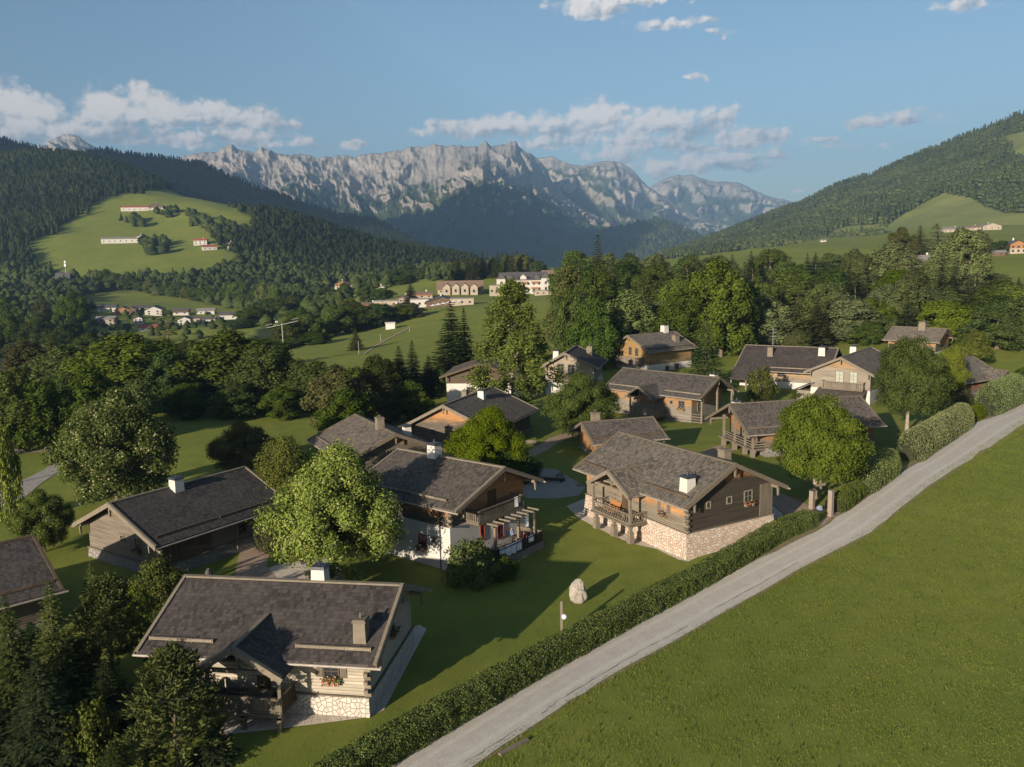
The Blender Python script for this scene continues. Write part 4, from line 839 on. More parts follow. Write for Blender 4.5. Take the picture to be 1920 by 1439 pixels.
# --- right front chalet
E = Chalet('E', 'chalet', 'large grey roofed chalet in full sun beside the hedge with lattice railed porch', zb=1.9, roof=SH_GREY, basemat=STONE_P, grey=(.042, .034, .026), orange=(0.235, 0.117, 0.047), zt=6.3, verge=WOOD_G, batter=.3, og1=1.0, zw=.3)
E.snow([(-8.6, -4.6), (2.9, 8.2)], mat=WOOD_B); E.chim(6.97, -4.1, 'white', 1.05, 1.0); E.chim(5.2, 2.2, 'wood', 1.3, .9, 'wood'); E.corner(E.x1, E.yf, 1.95, 4.1)
E.gable_porch(-.75, 3.45, -7.75, -2.2, 6.4, 4.5, SH_GREY, WOOD_L)
E.slab(-4.1, 2.5, -7.45, E.yf - .02, 1.32, 1.52); E.rail((-4.0, -7.3), (2.35, -7.3), 1.52, 1.05, 'diamond', WOOD_L, gap=.34); E.rail((2.35, -7.2), (2.35, E.yf - .1), 1.52, 1.05, 'diamond', WOOD_L, gap=.34); E.rail((-4.0, -7.2), (-4.0, E.yf - .1), 1.52, 1.05, 'diamond', WOOD_L, gap=.34)
for x in (-3.9, 2.25): E.post(x, -7.2, 1.52, 4.35, .22, WOOD_L)
for x in (3.0, -.36, -3.4): E.post(min(x, 2.3), -7.2, .85, 1.34, .3, WOOD_L, base=-.3, name='porch_beam_end')
sb = MB(); E.fbox(sb, 'f', -8.0, 7.9, 1.96, 4.6, .02, .05); sb.build('front_logs', mat_logs('logs_front', 3.55, (.175, .148, .112), (.42, .21, .085), zw=.4), E.root)
E.win('f', 4.85, 3.6, .8, .95, WOOD_L, BOARD_G, 1); E.win('g1', -2.49, 4.2, .38, .5, WOOD_L, cross=False); E.win('g1', .14, 4.25, .5, .55, WOOD_L, cross=False); E.win('g1', 2.6, 4.25, .9, 1.0, WOOD_L, None, 2)
bp = MB(); E.fbox(bp, 'g1', 4.15, 5.8, 1.95, 5.2, .02, .12); bp.build('board_panel', BOARD_G, E.root)
dr = MB(); E.fbox(dr, 'f', -1.7, -.7, 1.55, 3.6, 0, .06); dr.build('door', BOARD_B, E.root); E.win('f', -2.9, 2.9, .8, .9, WOOD_L)
Fh = Chalet('F', 'chalet', 'small low chalet with a wooden chimney behind the large sunlit porch chalet', zb=.5, roof=SH_MID, basemat=STONE_D, zt=.6, grey=GREY, orange=(0.259, 0.132, 0.052), verge=WOOD_G, oe=.8, og0=1.3)
Fh.chim(-3.13, .5, 'wood', 1.2, 1.0, 'wood'); Fh.snow([(-5.0, 5.0)], mat=WOOD_B); Fh.win('g0', 1.0, 1.9, .7, .8, WOOD_L, None, 1); Fh.win('f', -2.2, 1.7, .8, .8, WOOD_L, None, 1)
G = Chalet('G', 'chalet', 'long chalet with small gabled porch and open posts under its right gable', og1=2.35, zb=-.55, roof=SH_MID, basemat=STONE_D, zt=1.75, grey=(0.188, 0.164, 0.132), orange=(0.291, 0.160, 0.070), verge=WOOD_G, zground=-3)
G.snow([(-9.6, -3.4), (2.6, 9.8)]); G.gable_porch(-.25, 2.95, -8.7, -2.4, 4.95, 3.05, SH_MID); G.slab(-3.0, 2.8, -8.1, G.yf - .02, -.5, -.25)
G.rail((-2.6, -8.0), (2.7, -8.0), -.25, 1.6, 'board', WOOD_L); G.rail((2.7, -7.9), (2.7, G.yf - .1), -.25, 1.3, 'board', WOOD_L)
for x in (-2.5, 2.4): G.post(x, -7.9, -.25, 2.9, .22, WOOD_L)
G.win('f', 5.98, 2.0, 1.1, 1.2, WOOD_L, None, 1); G.win('f', 3.9, 2.2, .45, .5, cross=False); G.win('g1', -2.5, 1.6, 1.0, 1.2, WOOD_L); G.chim(8.6, .8, 'white', .7, 1.0)
for y in (-4.6, 0, 4.6): G.post(9.9, y, -.6, G.rz(y) - .45, .28, WOOD_L, base=-2.2)
G.rail((9.9, -4.6), (9.9, 4.6), -.55, 1.2, 'bars', WOOD_L); G.rail((8.1, -4.7), (9.9, -4.7), -.55, 1.2, 'bars', WOOD_L); G.slab(G.x1, 10.1, -4.7, 4.7, -.8, -.56)
Hh = Chalet('H', 'chalet', 'long chalet with orange open post porch at its left end, behind the round lane tree', og0=3.3, zb=1.2, roof=SH_MID, basemat=STONE_D, zt=2.3, grey=GREY, orange=(0.282, 0.136, 0.052), verge=WOOD_G)
for y in (3.9, .6, -2.4, -4.5): Hh.post(-9.0, y, 1.1, Hh.rz(y) - .45, .26, WOOD_L, base=-.3)
Hh.rail((-9.0, -4.5), (-9.0, 4.2), 1.15, .95, 'bars', WOOD_L); Hh.rail((-9.0, -4.6), (-7.0, -4.6), 1.15, .95, 'bars', WOOD_L); Hh.slab(-9.2, Hh.x0, -4.7, 5.2, .9, 1.15); Hh.chim(-8.3, 1.6, 'white', .7, .9); Hh.snow([(-9.8, 10.0)], mat=WOOD_G)
Hh.win('g0', -1.5, 2.6, .9, 1.1, WOOD_L); dr = MB(); Hh.fbox(dr, 'g0', .3, 1.3, 1.2, 3.3, 0, .06); dr.build('door', BOARD_B, Hh.root); Hh.win('f', -5.2, 2.4, .8, .8)
I = Chalet('I', 'chalet', 'chalet with pale gable, two bright French windows and a slatted balcony', zb=2.25, base='plaster', roof=SH_GREY, zt=6.1, grey=PALE, orange=(0.291, 0.179, 0.094), verge=WOOD_L, batter=.05)
CURT = mat_plain('curtain_glass', (.25, .26, .22), .3, .15, 1)
I.win('g0', -.35, 4.5, 1.3, 2.0, WOOD_L, glass=CURT); I.win('g0', 2.1, 4.5, 1.2, 2.0, WOOD_L, glass=CURT); I.chim(2.4, 1.2, 'white', 1.3, 1.1)
I.slab(I.x0 - 1.5, I.x0, -4.2, 3.1, 2.3, 2.5, 'balcony_floor'); I.rail((I.x0 - 1.45, -4.15), (I.x0 - 1.45, 3.05), 2.5, 1.25, 'baluster', WOOD_L, 'balcony_railing', .36); I.rail((I.x0 - 1.45, 3.05), (I.x0 - .05, 3.05), 2.5, 1.25, 'baluster', WOOD_L, 'balcony_railing', .36); I.rail((I.x0 - 1.45, -4.15), (I.x0 - .05, -4.15), 2.5, 1.25, 'baluster', WOOD_L, 'balcony_railing', .36)
lr = MB(); lr.hexa([(I.x0 - 4.6, -4.6, .85), (I.x0, -4.6, 2.2), (I.x0, 4.0, 2.2), (I.x0 - 4.6, 4.0, .85), (I.x0 - 4.6, -4.6, 1.05), (I.x0, -4.6, 2.42), (I.x0, 4.0, 2.42), (I.x0 - 4.6, 4.0, 1.05)]); lr.build('lean_to_roof', SH_MID, I.root)
lw = MB(); lw.box(I.x0 - 4.1, I.x0 - .2, -4.2, 3.6, -1.5, .95); lw.build('lean_to_wall', I.wm, I.root)
ar = MB(); ar.hexa([(I.x0 - .3, 4.8, 3.0), (I.x1 - 4, 4.8, 3.0), (I.x1 - 4, 8.6, 1.4), (I.x0 - .3, 8.6, 1.4), (I.x0 - .3, 4.8, 3.25), (I.x1 - 4, 4.8, 3.25), (I.x1 - 4, 8.6, 1.65), (I.x0 - .3, 8.6, 1.65)]); ar.build('annex_roof', SH_MID, I.root); aw = MB(); aw.box(I.x0, I.x1 - 4.3, I.yb, 8.1, -1.5, 1.5); aw.build('annex_wall', I.wm, I.root)
J = Chalet('J', 'chalet', 'long dark roofed chalet in front of the wood with one wooden and one white chimney', zb=1.2, roof=SH_DARK, basemat=PLASTER, base='plaster', zt=2.2, grey=(0.197, 0.169, 0.132), orange=(0.310, 0.207, 0.113), verge=WOOD_L, oe=1.6)
J.chim(-3.3, -3.3, 'wood', 1.5, 1.0, 'wood'); J.chim(6.67, -2.3, 'white', 1.4, 1.2); J.snow([(-2.2, 9.0)]); J.win('f', -.2, 2.9, 1.4, 1.2, WOOD_L); J.win('f', 3.0, 3.1, .6, .5, cross=False)
pr = MB(); pr.hexa([(-9.4, -12.0, 1.9), (-2.6, -12.0, 1.9), (-2.6, -8.0, 3.72), (-9.4, -8.0, 3.72), (-9.4, -12.0, 2.15), (-2.6, -12.0, 2.15), (-2.6, -8.0, 3.98), (-9.4, -8.0, 3.98)]); pr.build('porch_roof', SH_DARK, J.root)
for x in (-9.0, -6, -3.0): J.post(x, -11.5, -.5, 1.95, .3, WOOD_L)
Q = Chalet('Q', 'chalet', 'orange timber chalet above a white ground floor against the dark trees', zb=2.4, base='plaster', roof=SH_GREY, zt=3.3, grey=(0.169, 0.117, 0.070), orange=(0.27, 0.169, 0.066), verge=WOOD_L, batter=.03, zw=1.0)
Q.win('g0', 0, 5.1, .9, 1.7, WOOD_L); Q.win('g0', 2.2, 5.0, .9, 1.7, WOOD_L); Q.chim(4.29, .2, 'white', 1.7, 1.3); Q.chim(3.83, -4.0, 'wood', 1.2, 1.2, 'wood')
Q.slab(Q.x0 - 1.5, Q.x0, -4.6, 3.8, 2.2, 2.42, 'balcony_floor'); Q.rail((Q.x0 - 1.45, -4.5), (Q.x0 - 1.45, 3.75), 2.42, 1.5, 'board', WOOD_L, 'balcony_railing'); Q.rail((Q.x0 - 1.45, -4.5), (Q.x0 - .05, -4.5), 2.42, 1.5, 'board', WOOD_L, 'balcony_railing'); Q.rail((Q.x0 - 1.45, 3.75), (Q.x0 - .05, 3.75), 2.42, 1.5, 'board', WOOD_L, 'balcony_railing')
Q.win('f', -1.2, 1.2, .9, .9, WOOD_B); Q.win('f', 1.8, 1.2, 1.0, 1.6, RED); Q.snow([(-7, 7)], mat=WOOD_B)
Rr = Chalet('R', 'chalet', 'cream gabled chalet with two barred windows above the round dark tree', zb=2.5, base='plaster', roof=SH_DARK, zt=9, grey=(0.273, 0.226, 0.169), verge=WOOD_L, batter=.03)
Rr.win('g0', -1.0, 5.0, 1.25, 1.9, WOOD_L); Rr.win('g0', 1.15, 4.9, 1.25, 1.9, WOOD_L); Rr.chim(3.9, -3.3, 'wood', 1.5, 1.1, 'wood'); Rr.chim(1.0, 3.2, 'white', 1.3, 1.1); Rr.slab(Rr.x0 - 1.4, Rr.x0, -3.4, 2.0, 2.6, 2.8, 'balcony_floor'); Rr.rail((Rr.x0 - 1.35, -3.3), (Rr.x0 - 1.35, 1.9), 2.8, 1.2, 'baluster', WOOD_L, 'balcony_railing', .3)
S = Chalet('S', 'chalet', 'low chalet with a small gabled porch behind the far olive hedge', zb=.9, roof=SH_GREY, basemat=STONE_D, zt=1.5, orange=(0.235, 0.103, 0.056), verge=WOOD_G)
S.gable_porch(3.2, 2.6, -8.6, -2.6, 4.7, 3.1, SH_GREY, WOOD_G); S.snow([(-6, 6)], mat=WOOD_G)
for x in (1.0, 5.4): S.post(x, -7.9, -.2, 3.0, .3, WOOD_L)
P = Chalet('P', 'chalet', 'dark roofed chalet cut off by the left frame edge above the young spruces', zb=.7, roof=SH_DARK, basemat=STONE_D, zt=2.6, orange=(0.141, 0.070, 0.028), verge=WOOD_B, grey=(0.094, 0.075, 0.056))
P.snow([(-6.2, 6.2)], mat=WOOD_B); P.win('g1', 0, 2.5, .8, .9, WOOD_B)
T = Chalet('T', 'chalet', 'grey roofed chalet almost hidden among the trees at the far right', zb=2.4, base='plaster', roof=SH_GREY, zt=4, verge=WOOD_G); T.chim(1.0, -.5, 'wood', 1.6, 1.5, 'wood')
# ------------------------------------------------------------------ trees
def branches(mb, H, r, crown0, spread, n, rnd):
    for i in range(n):
        z = H * rnd.uniform(crown0, .8); a = rnd.uniform(0, 2 * math.pi); l = spread * rnd.uniform(.5, .95) * (1 - .5 * (z / H - crown0))
        p0 = (0, 0, z * .88); p1 = (math.cos(a) * l * .45, math.sin(a) * l * .45, z + l * .22); p2 = (math.cos(a) * l, math.sin(a) * l, z + l * .5)
        mb.tube([p0, p1, p2], [r * .38, r * .22, r * .06], 5)
def trunk_mesh(H, r, crown0=.25, spread=3.0, n=9, seed=1, top=.85, mat=BARK):
    rnd = random.Random(seed); mb = MB(); k = 7
    pts = [(rnd.uniform(-.12, .12) * i / k, rnd.uniform(-.12, .12) * i / k, H * top * i / k - (.4 if i == 0 else 0)) for i in range(k + 1)]
    mb.tube(pts, [r * (1.25 if i == 0 else 1 - .85 * i / k) for i in range(k + 1)], 8); branches(mb, H, r, crown0, spread, n, rnd)
    me = bpy.data.meshes.new('trunk'); me.from_pydata(mb.v, [], mb.f); me.update(); me.materials.append(mat); return me
def crown_round(H, R, z0, n, leaf, clumps=46, seed=1, shape=1.0, flat=.0, lo=.42, cr=(.20, .34)):
    """leaf clumps spread through an egg-shaped crown between z0 and H"""
    rs = np.random.RandomState(seed); zc = (z0 + H) / 2; hz = (H - z0) / 2; V = []
    d = rs.normal(0, 1, (clumps, 3)); d /= np.linalg.norm(d, axis=1)[:, None]; d[:, 2] = np.where(rs.uniform(0, 1, clumps) < .5, rs.uniform(-1, 1, clumps), d[:, 2]); hh_ = np.clip(1 - d[:, 2] ** 2, .10, 1) ** np.where(d[:, 2] > 0, .5, .24); nn_ = np.linalg.norm(d[:, :2], axis=1) + 1e-6; d[:, 0] *= hh_ / nn_; d[:, 1] *= hh_ / nn_
    rad = rs.uniform(lo, .88, clumps) ** .6 * np.where(rs.uniform(0, 1, clumps) < .35, rs.uniform(.95, 1.12, clumps), 1)
    asym = 1 + .09 * np.sin(np.arctan2(d[:, 1], d[:, 0]) * 2 + rs.uniform(0, 6)) + .08 * np.sin(np.arctan2(d[:, 1], d[:, 0]) * 5 + d[:, 2] * 4 + rs.uniform(0, 6)) + rs.uniform(-.1, .1, clumps)
    tz = d[:, 2] * rad; w = np.where(tz > 0, (1 - np.clip(tz, 0, 1) ** 2 * .30 * shape) * (1 - .40 * shape * np.clip(tz, 0, 1)), 1 - .12 * np.clip(-tz, 0, 1))
    C = np.stack([d[:, 0] * rad * R * asym * w, d[:, 1] * rad * R * asym * w, zc + tz * hz], 1)
    cr_ = rs.uniform(cr[0], cr[1], clumps) * R; per = np.maximum(8, (cr_ ** 2 / (cr_ ** 2).sum() * n).astype(int)); P = []; Nn = []
    for i in range(clumps):
        m_ = per[i]; q = rs.normal(0, 1, (m_, 3)); q /= np.linalg.norm(q, axis=1)[:, None]; q[:, 2] = np.where(q[:, 2] < -.75, -q[:, 2] * .7, q[:, 2])
        rr = cr_[i] * rs.uniform(.50, 1.06, m_) * (1 + .3 * rs.normal(0, 1, m_) * (rs.uniform(0, 1, m_) > .85)); p = C[i] + q * rr[:, None] * [1, 1, 1.02 * min(1.45, max(1, hz / R))]
        out_ = (C[i] - [0, 0, zc]) * [1 / R, 1 / R, 1 / hz]; nn = q + .5 * out_ + [0, 0, .08]; P.append(p); Nn.append(nn)
    P = np.concatenate(P); Nn = np.concatenate(Nn); v, f = leaf_quads(P, Nn / np.linalg.norm(Nn, axis=1)[:, None], rs.uniform(.65, 1.35, len(P)) * leaf, .7, rs, .45)
    return np_mesh('crown', v, f, 4)
def crown_birch(H, R, n, leaf, seed):
    rs = np.random.RandomState(seed); P = []; k = 120
    for i in range(k):
        z = H * rs.uniform(.22, .99); t = z / H; a = rs.uniform(0, 2 * math.pi); r = R * (1 - t) ** .55 * rs.uniform(.25, 1.05) * (.6 + .4 * min(1, t / .4)); dr = rs.uniform(.8, 2.2) * (1 - t * .5)
        m_ = n // k; s = rs.uniform(0, 1, m_); rr = rs.normal(0, .20, (m_, 3)) * (.6 + .5 * R / 3)
        P.append(np.stack([math.cos(a) * r * (.8 + .25 * s), math.sin(a) * r * (.8 + .25 * s), z - dr * s ** 1.3], 1) + rr)
    P = np.concatenate(P); Nn = P * [1, 1, 0] / (R) + [0, 0, .35] + rs.normal(0, .4, P.shape); v, f = leaf_quads(P, Nn, rs.uniform(.6, 1.3, len(P)) * leaf, .6, rs, .5); return np_mesh('crown', v, f, 4)
def crown_spruce(H, R, levels, per, sprays, leaf, seed, droop=.32, sparse=.0, z0=.06, pw=.9):
    rs = np.random.RandomState(seed); P = []; A = []; S = []
    for i in range(levels):
        t = z0 + (1 - z0) * (i + rs.uniform(-.3, .3)) / levels; t = min(max(t, .03), .985); L = R * (1 - t) ** pw * rs.uniform(.85, 1.1); b = max(4, int(per * (.55 + .6 * (1 - t)))); a0 = rs.uniform(0, 6.28)
        for j in range(b):
            if rs.uniform() < sparse: continue
            a = a0 + 2 * math.pi * j / b + rs.uniform(-.25, .25); l = L * rs.uniform(.72, 1.12); m_ = max(4, int(sprays * l / R + 3)); s = np.linspace(.18, 1, m_) + rs.uniform(-.03, .03, m_)
            x = s * l; z = H * t - droop * l * s + .16 * l * s ** 3 + rs.uniform(-.05, .05, m_) * H * .05; sd = rs.choice([-1, 1], m_) * rs.uniform(.0, .34, m_) * (1.15 - s) * l * .75
            ca, sa = math.cos(a), math.sin(a); P.append(np.stack([ca * x - sa * sd, sa * x + ca * sd, z], 1)); ang = a + np.sign(sd) * rs.uniform(.3, .9, m_); A.append(np.stack([np.cos(ang), np.sin(ang), rs.uniform(-.5, .15, m_)], 1)); S.append(rs.uniform(.7, 1.25, m_) * leaf * (.6 + .55 * (1 - t)))
    m_ = 10; P.append(np.stack([rs.normal(0, .03 * R, m_), rs.normal(0, .03 * R, m_), H * rs.uniform(.93, 1.0, m_)], 1)); A.append(np.stack([rs.normal(0, .5, m_), rs.normal(0, .5, m_), np.ones(m_)], 1)); S.append(np.full(m_, leaf * .5))
    P = np.concatenate(P); A = np.concatenate(A); S = np.concatenate(S)[:, None]; A /= np.linalg.norm(A, axis=1)[:, None]; up = np.array([0, 0, 1.0]) + rs.normal(0, .35, P.shape); B_ = np.cross(A, up); B_ /= np.linalg.norm(B_, axis=1)[:, None] + 1e-9
    v = np.stack([P - A * S * .5, P + B_ * S * .24 - A * S * .05, P + A * S * .62, P - B_ * S * .24 - A * S * .05], 1).reshape(-1, 3); return np_mesh('crown', v, np.arange(len(v)).reshape(-1, 4), 4)
def crown_pine(H, R, n, leaf, seed):
    rs = np.random.RandomState(seed); k = 170; P = []; A = []; S = []
    for i in range(k):
        t = .10 + .88 * (i + rs.uniform()) / k; a = i * 2.39996 + rs.uniform(-.3, .3); r = R * (math.sin(min(1, (1 - t) * 1.25 + .12) * math.pi * .5)) * rs.uniform(.35, 1.02); c = np.array([math.cos(a) * r, math.sin(a) * r, H * t + .12 * r]); m_ = n // k; q = rs.normal(0, 1, (m_, 3)); q[:, 2] = np.abs(q[:, 2]) + .55; q[:, :2] += np.array([math.cos(a), math.sin(a)]) * .55; q /= np.linalg.norm(q, axis=1)[:, None]
        P.append(c + q * rs.uniform(.05, .42, m_)[:, None] + rs.normal(0, .15, (m_, 3)) * [1, 1, .6]); A.append(q); S.append(rs.uniform(.7, 1.3, m_) * leaf)
    P = np.concatenate(P); A = np.concatenate(A); S = np.concatenate(S)[:, None]; B_ = np.cross(A, rs.normal(0, 1, A.shape)); B_ /= np.linalg.norm(B_, axis=1)[:, None] + 1e-9
    v = np.stack([P - A * S * .5, P + B_ * S * .17, P + A * S * .6, P - B_ * S * .17], 1).reshape(-1, 3); return np_mesh('crown', v, np.arange(len(v)).reshape(-1, 4), 4)

PROTO = {}   # kind -> (trunk mesh, crown mesh, height, crown width)
def proto(k, tm, cm, H, Wd):
    n_ = len(cm.vertices); co = np.empty(n_ * 3, 'f'); cm.vertices.foreach_get('co', co); co = co.reshape(-1, 3); a_, b_ = np.percentile(co[:, :2], .2, axis=0), np.percentile(co[:, :2], 99.8, axis=0)
    co[:, :2] -= (a_ + b_) / 2; co[:, 2] *= H / np.percentile(co[:, 2], 99.7); cm.vertices.foreach_set('co', co.ravel()); cm.update(); Wd = float((b_ - a_).mean())
    cm.materials.append(LEAF_MID); PROTO[k] = (tm, cm, H, Wd)
for i in range(3): proto('near%d' % i, trunk_mesh(10, .22, .28, 3.4, 14, 20 + i), crown_round(10, 4.5, .5 + .3 * i, 84000, .17, 120 + 9 * i, 30 + i, (1.75, .95, 1.2)[i], lo=.30, cr=(.12, .27)), 10, 9.8)
proto('column', trunk_mesh(10, .2, .2, 1.6, 10, 40), crown_round(10, 2.4, 1.2, 42000, .16, 90, 41, 1.0, lo=.35, cr=(.22, .42)), 10, 5.2)
proto('lollipop', trunk_mesh(10, .24, .36, 3.0, 14, 44, mat=BARK_L), crown_round(10, 4.7, 2.2, 84000, .18, 120, 45, .5, lo=.34, cr=(.13, .27)), 10, 10.2)
for i in range(4): proto('mid%d' % i, trunk_mesh(20, .38, .2, 5, 10, 50 + i), crown_round(20, 6.0, -.6 + .8 * (i % 2), 26000, .50, 84 + 9 * i, 60 + i, .75 + .15 * (i % 3), lo=.32, cr=(.13, .31)), 20, 13)
for i in range(2): proto('tall%d' % i, trunk_mesh(24, .36, .15, 3.5, 10, 70 + i), crown_round(24, 4.6, -.5, 22000, .50, 84, 72 + i, 1.05, lo=.35, cr=(.19, .38)), 24, 9.6)
proto('birch0', trunk_mesh(20, .24, .25, 3.2, 14, 80, .97, BARK_L), crown_birch(20, 5.6, 30000, .30, 81), 20, 9)
proto('birch1', trunk_mesh(20, .24, .25, 3.2, 14, 83, .97, BARK_L), crown_birch(20, 4.8, 16000, .42, 84), 20, 7.6)
for i in range(2): proto('spruce%d' % i, trunk_mesh(10, .16, .9, .3, 0, 90 + i, .97), crown_spruce(10, 2.5, 40, 13, 22, .32, 91 + i), 10, 5)
for i in range(3): proto('fir%d' % i, trunk_mesh(22, .26, .9, .3, 0, 95 + i, .97), crown_spruce(22, 3.7 + .3 * i, 40, 12, 15, .95, 96 + i, .42), 22, 7.6)
for i in range(2): proto('scots%d' % i, trunk_mesh(22, .26, .9, .3, 0, 98 + i, .97), crown_spruce(22, 3.6, 22, 7, 8, 1.2, 101 + i, .12, .25, .32, .62), 22, 7.4)
proto('pine', trunk_mesh(8, .16, .15, 1.8, 16, 104, .95), crown_pine(8, 2.4, 11000, .30, 105), 8, 5)
for i in range(2): proto('bush%d' % i, trunk_mesh(3, .08, .1, 1.2, 9, 110 + i, .6), crown_round(3, 1.7, -.3, 5200, .17, 30 + 6 * i, 112 + i, .5, cr=(.24, .42)), 3, 3.5)
def tree(kind, x, y, h, w, leaf, label, group=None, name='leafy_tree', cat='tree', dz=0.0, bark=None, rot=None):
    tm, cm, H, Wd = PROTO[kind]; z = g1(x, y) - .1 + dz; r = empty(name, (x, y, z), (random.uniform(0, 6.28) if rot is None else rot), label, cat, group, (w / Wd, w / Wd, h / H))
    a = bpy.data.objects.new('trunk', tm); COL.objects.link(a); a.parent = r
    b = bpy.data.objects.new('crown', cm); COL.objects.link(b); b.parent = r
    b.material_slots[0].link = 'OBJECT'; b.material_slots[0].material = leaf
    if bark: a.material_slots[0].link = 'OBJECT'; a.material_slots[0].material = bark
    return r
def size(px, pyb, pyt, wpx, D=None):
    """ground point under a pixel, and the height / width in metres that a tree there must have"""
    p = gat(px, pyb) if D is None else None
    if D is not None: q = atD(px, pyb, D); p = np.array([q[0], q[1], g1(q[0], q[1])])
    top = atD(px, pyt, p[1]); return p[0], p[1], top[2] - p[2], wpx / FPX * math.hypot(p[1], CZ - p[2])
def T1(kind, px, pyb, pyt, wpx, leaf, label, group=None, name='leafy_tree', cat='tree', D=None, bark=None):
    x, y, h, w = size(px, pyb, pyt, wpx, D); return tree(kind, x, y, h, w, leaf, label, group, name, cat, bark=bark, rot=.4)

# --- garden trees
T1('near0', 622, 1090, 836, 236, LEAF_LITE, 'broad pale green maple in full sun left of the white plaster chalet')
T1('column', 540, 985, 818, 104, LEAF_YEL, 'upright egg shaped hornbeam between the left chalet and the pale maple')
T1('near1', 222, 958, 736, 225, LEAF_FLO, 'large flowering dark green tree behind the left chalet')
T1('near2', 456, 893, 790, 120, LEAF_COP, 'small brownish tree at the edge of the meadow left of centre')
T1('near0', 908, 872, 764, 142, LEAF_YEL, 'yellow green bushy tree in front of the brown checked roof', D=105)
T1('near2', 1086, 822, 700, 148, LEAF_DARK, 'round dark green tree below the cream gabled chalet')
T1('birch0', 963, 790, 528, 165, LEAF_BIR, 'tall drooping birch rising in the middle behind the chalets', name='birch_tree')
T1('lollipop', 1527, 934, 746, 178, LEAF_YEL, 'round crowned lane tree with a pale trunk beside the gate posts')
T1('lollipop', 1700, 812, 636, 140, LEAF_MID, 'tall egg crowned lane tree on a straight pale trunk above the olive hedge')
T1('column', 1783, 745, 650, 56, LEAF_YEL, 'slim yellow green tree right behind the pale trunked lane tree', D=150)
T1('mid1', 1822, 735, 622, 78, LEAF_YEL, 'bright yellow green round tree near the upper end of the lane', D=190)
T1('fir0', 852, 800, 566, 100, NEEDLE, 'tall dark spruce, left one of a pair before the sloping meadow', 'pair of spruces left of the birch', 'spruce_tree', D=186)
T1('fir1', 876, 800, 580, 64, NEEDLE, 'slim dark spruce tucked behind a taller spruce before the sloping meadow', 'pair of spruces left of the birch', 'spruce_tree', D=192)
T1('spruce0', 1322, 730, 598, 96, NEEDLE_L, 'pale tipped spruce right of the orange timber chalet', None, 'spruce_tree', D=172)
T1('mid0', 640, 800, 690, 130, LEAF_COP, 'dull olive tree behind the grey shingled chalet roof', D=135)
T1('near0', 820, 790, 690, 52, LEAF_MID, 'small green tree left of the white walled boarded chalet', D=172)
# --- foreground conifers at the lower left
T1('pine', 335, 1432, 1213, 165, NEEDLE_P, 'bushy pine with upright shoots in front of the porch chalet', None, 'pine_tree')
T1('pine', 216, 1300, 1078, 130, NEEDLE_P, 'round dark mountain pine left of the front chalet eave', None, 'pine_tree', D=56)
T1('spruce0', 117, 1350, 1086, 118, NEEDLE_L, 'young spruce in front of the cut off left roof', 'young spruces at the lower left', 'spruce_tree', D=53)
T1('spruce1', 40, 1400, 1118, 150, NEEDLE_L, 'large young spruce at the left frame edge below the cut off roof', 'young spruces at the lower left', 'spruce_tree', D=49)
T1('spruce1', 184, 1210, 1050, 66, NEEDLE_L, 'slender young spruce before the shaded stone foot of the left chalet', 'young spruces at the lower left', 'spruce_tree', D=66)
T1('spruce0', 95, 1500, 1235, 190, NEEDLE, 'dark low spruce in the bottom left corner of the garden', 'young spruces at the lower left', 'spruce_tree', D=44)
T1('spruce1', -20, 1480, 1260, 170, NEEDLE, 'dark spruce half outside the left frame edge at the bottom', 'young spruces at the lower left', 'spruce_tree', D=44)
T1('spruce0', 225, 1560, 1390, 130, NEEDLE, 'small dark spruce cut by the bottom frame edge', 'young spruces at the lower left', 'spruce_tree', D=41)
T1('bush1', 175, 1440, 1312, 95, LEAF_YEL, 'yellow tipped bush in the shade between the foreground conifers', None, 'garden_bush', 'bush')
T1('spruce1', 150, 1330, 1190, 105, NEEDLE, 'dark spruce crowded between its taller lower left neighbours', 'young spruces at the lower left', 'spruce_tree', D=54)
for (k_, px, pb, pt_, w_, D_s, lb) in [('spruce0', 70, 1300, 1165, 110, 58, 'dark young spruce behind the large one at the left frame edge'), ('spruce1', 150, 1480, 1290, 130, 46, 'dark spruce in the middle of the shaded bottom left corner'), ('spruce0', 250, 1420, 1300, 84, 49, 'small dark spruce just left of the bushy pine'), ('spruce1', 20, 1300, 1190, 100, 56, 'dark spruce at the left frame edge under the cut off roof'), ('spruce0', 205, 1350, 1235, 96, 52, 'dark spruce below the round mountain pine'), ('spruce1', 405, 1480, 1360, 90, 45, 'low dark spruce at the foot of the front porch pine')]:
    T1(k_, px, pb, pt_, w_, NEEDLE, lb, 'young spruces at the lower left', 'spruce_tree', D=D_s)
# --- garden bushes
T1('bush0', 300, 1140, 1046, 96, LEAF_YEL, 'bright bush between the left chalet and the front chalet roof', None, 'garden_bush', 'bush')
T1('bush1', 262, 1165, 1095, 60, LEAF_YEL, 'small bright bush touching the left end of the front roof', None, 'garden_bush', 'bush', D=62)
T1('bush1', 884, 1096, 1010, 100, LEAF_MID, 'rounded green bush at the foot of the white chalet terrace', None, 'garden_bush', 'bush')
T1('bush0', 945, 1088, 1040, 60, LEAF_DARK, 'low dark bush in front of the towels on the terrace', None, 'garden_bush', 'bush')
T1('near2', 84, 1035, 918, 108, LEAF_FLO, 'flowering bush tree beside the lower left path', name='garden_bush', cat='bush')
T1('bush0', 510, 1035, 965, 58, LEAF_COP, 'brownish shrub at the side of the brick path', None, 'garden_bush', 'bush')
T1('bush1', 1427, 752, 688, 60, LEAF_YEL, 'yellow tipped dense conifer bush in front of the dark roofed chalet', None, 'garden_bush', 'bush')
T1('spruce0', 1440, 755, 702, 34, NEEDLE_L, 'small pointed conifer beside the yellow tipped bush', None, 'spruce_tree')
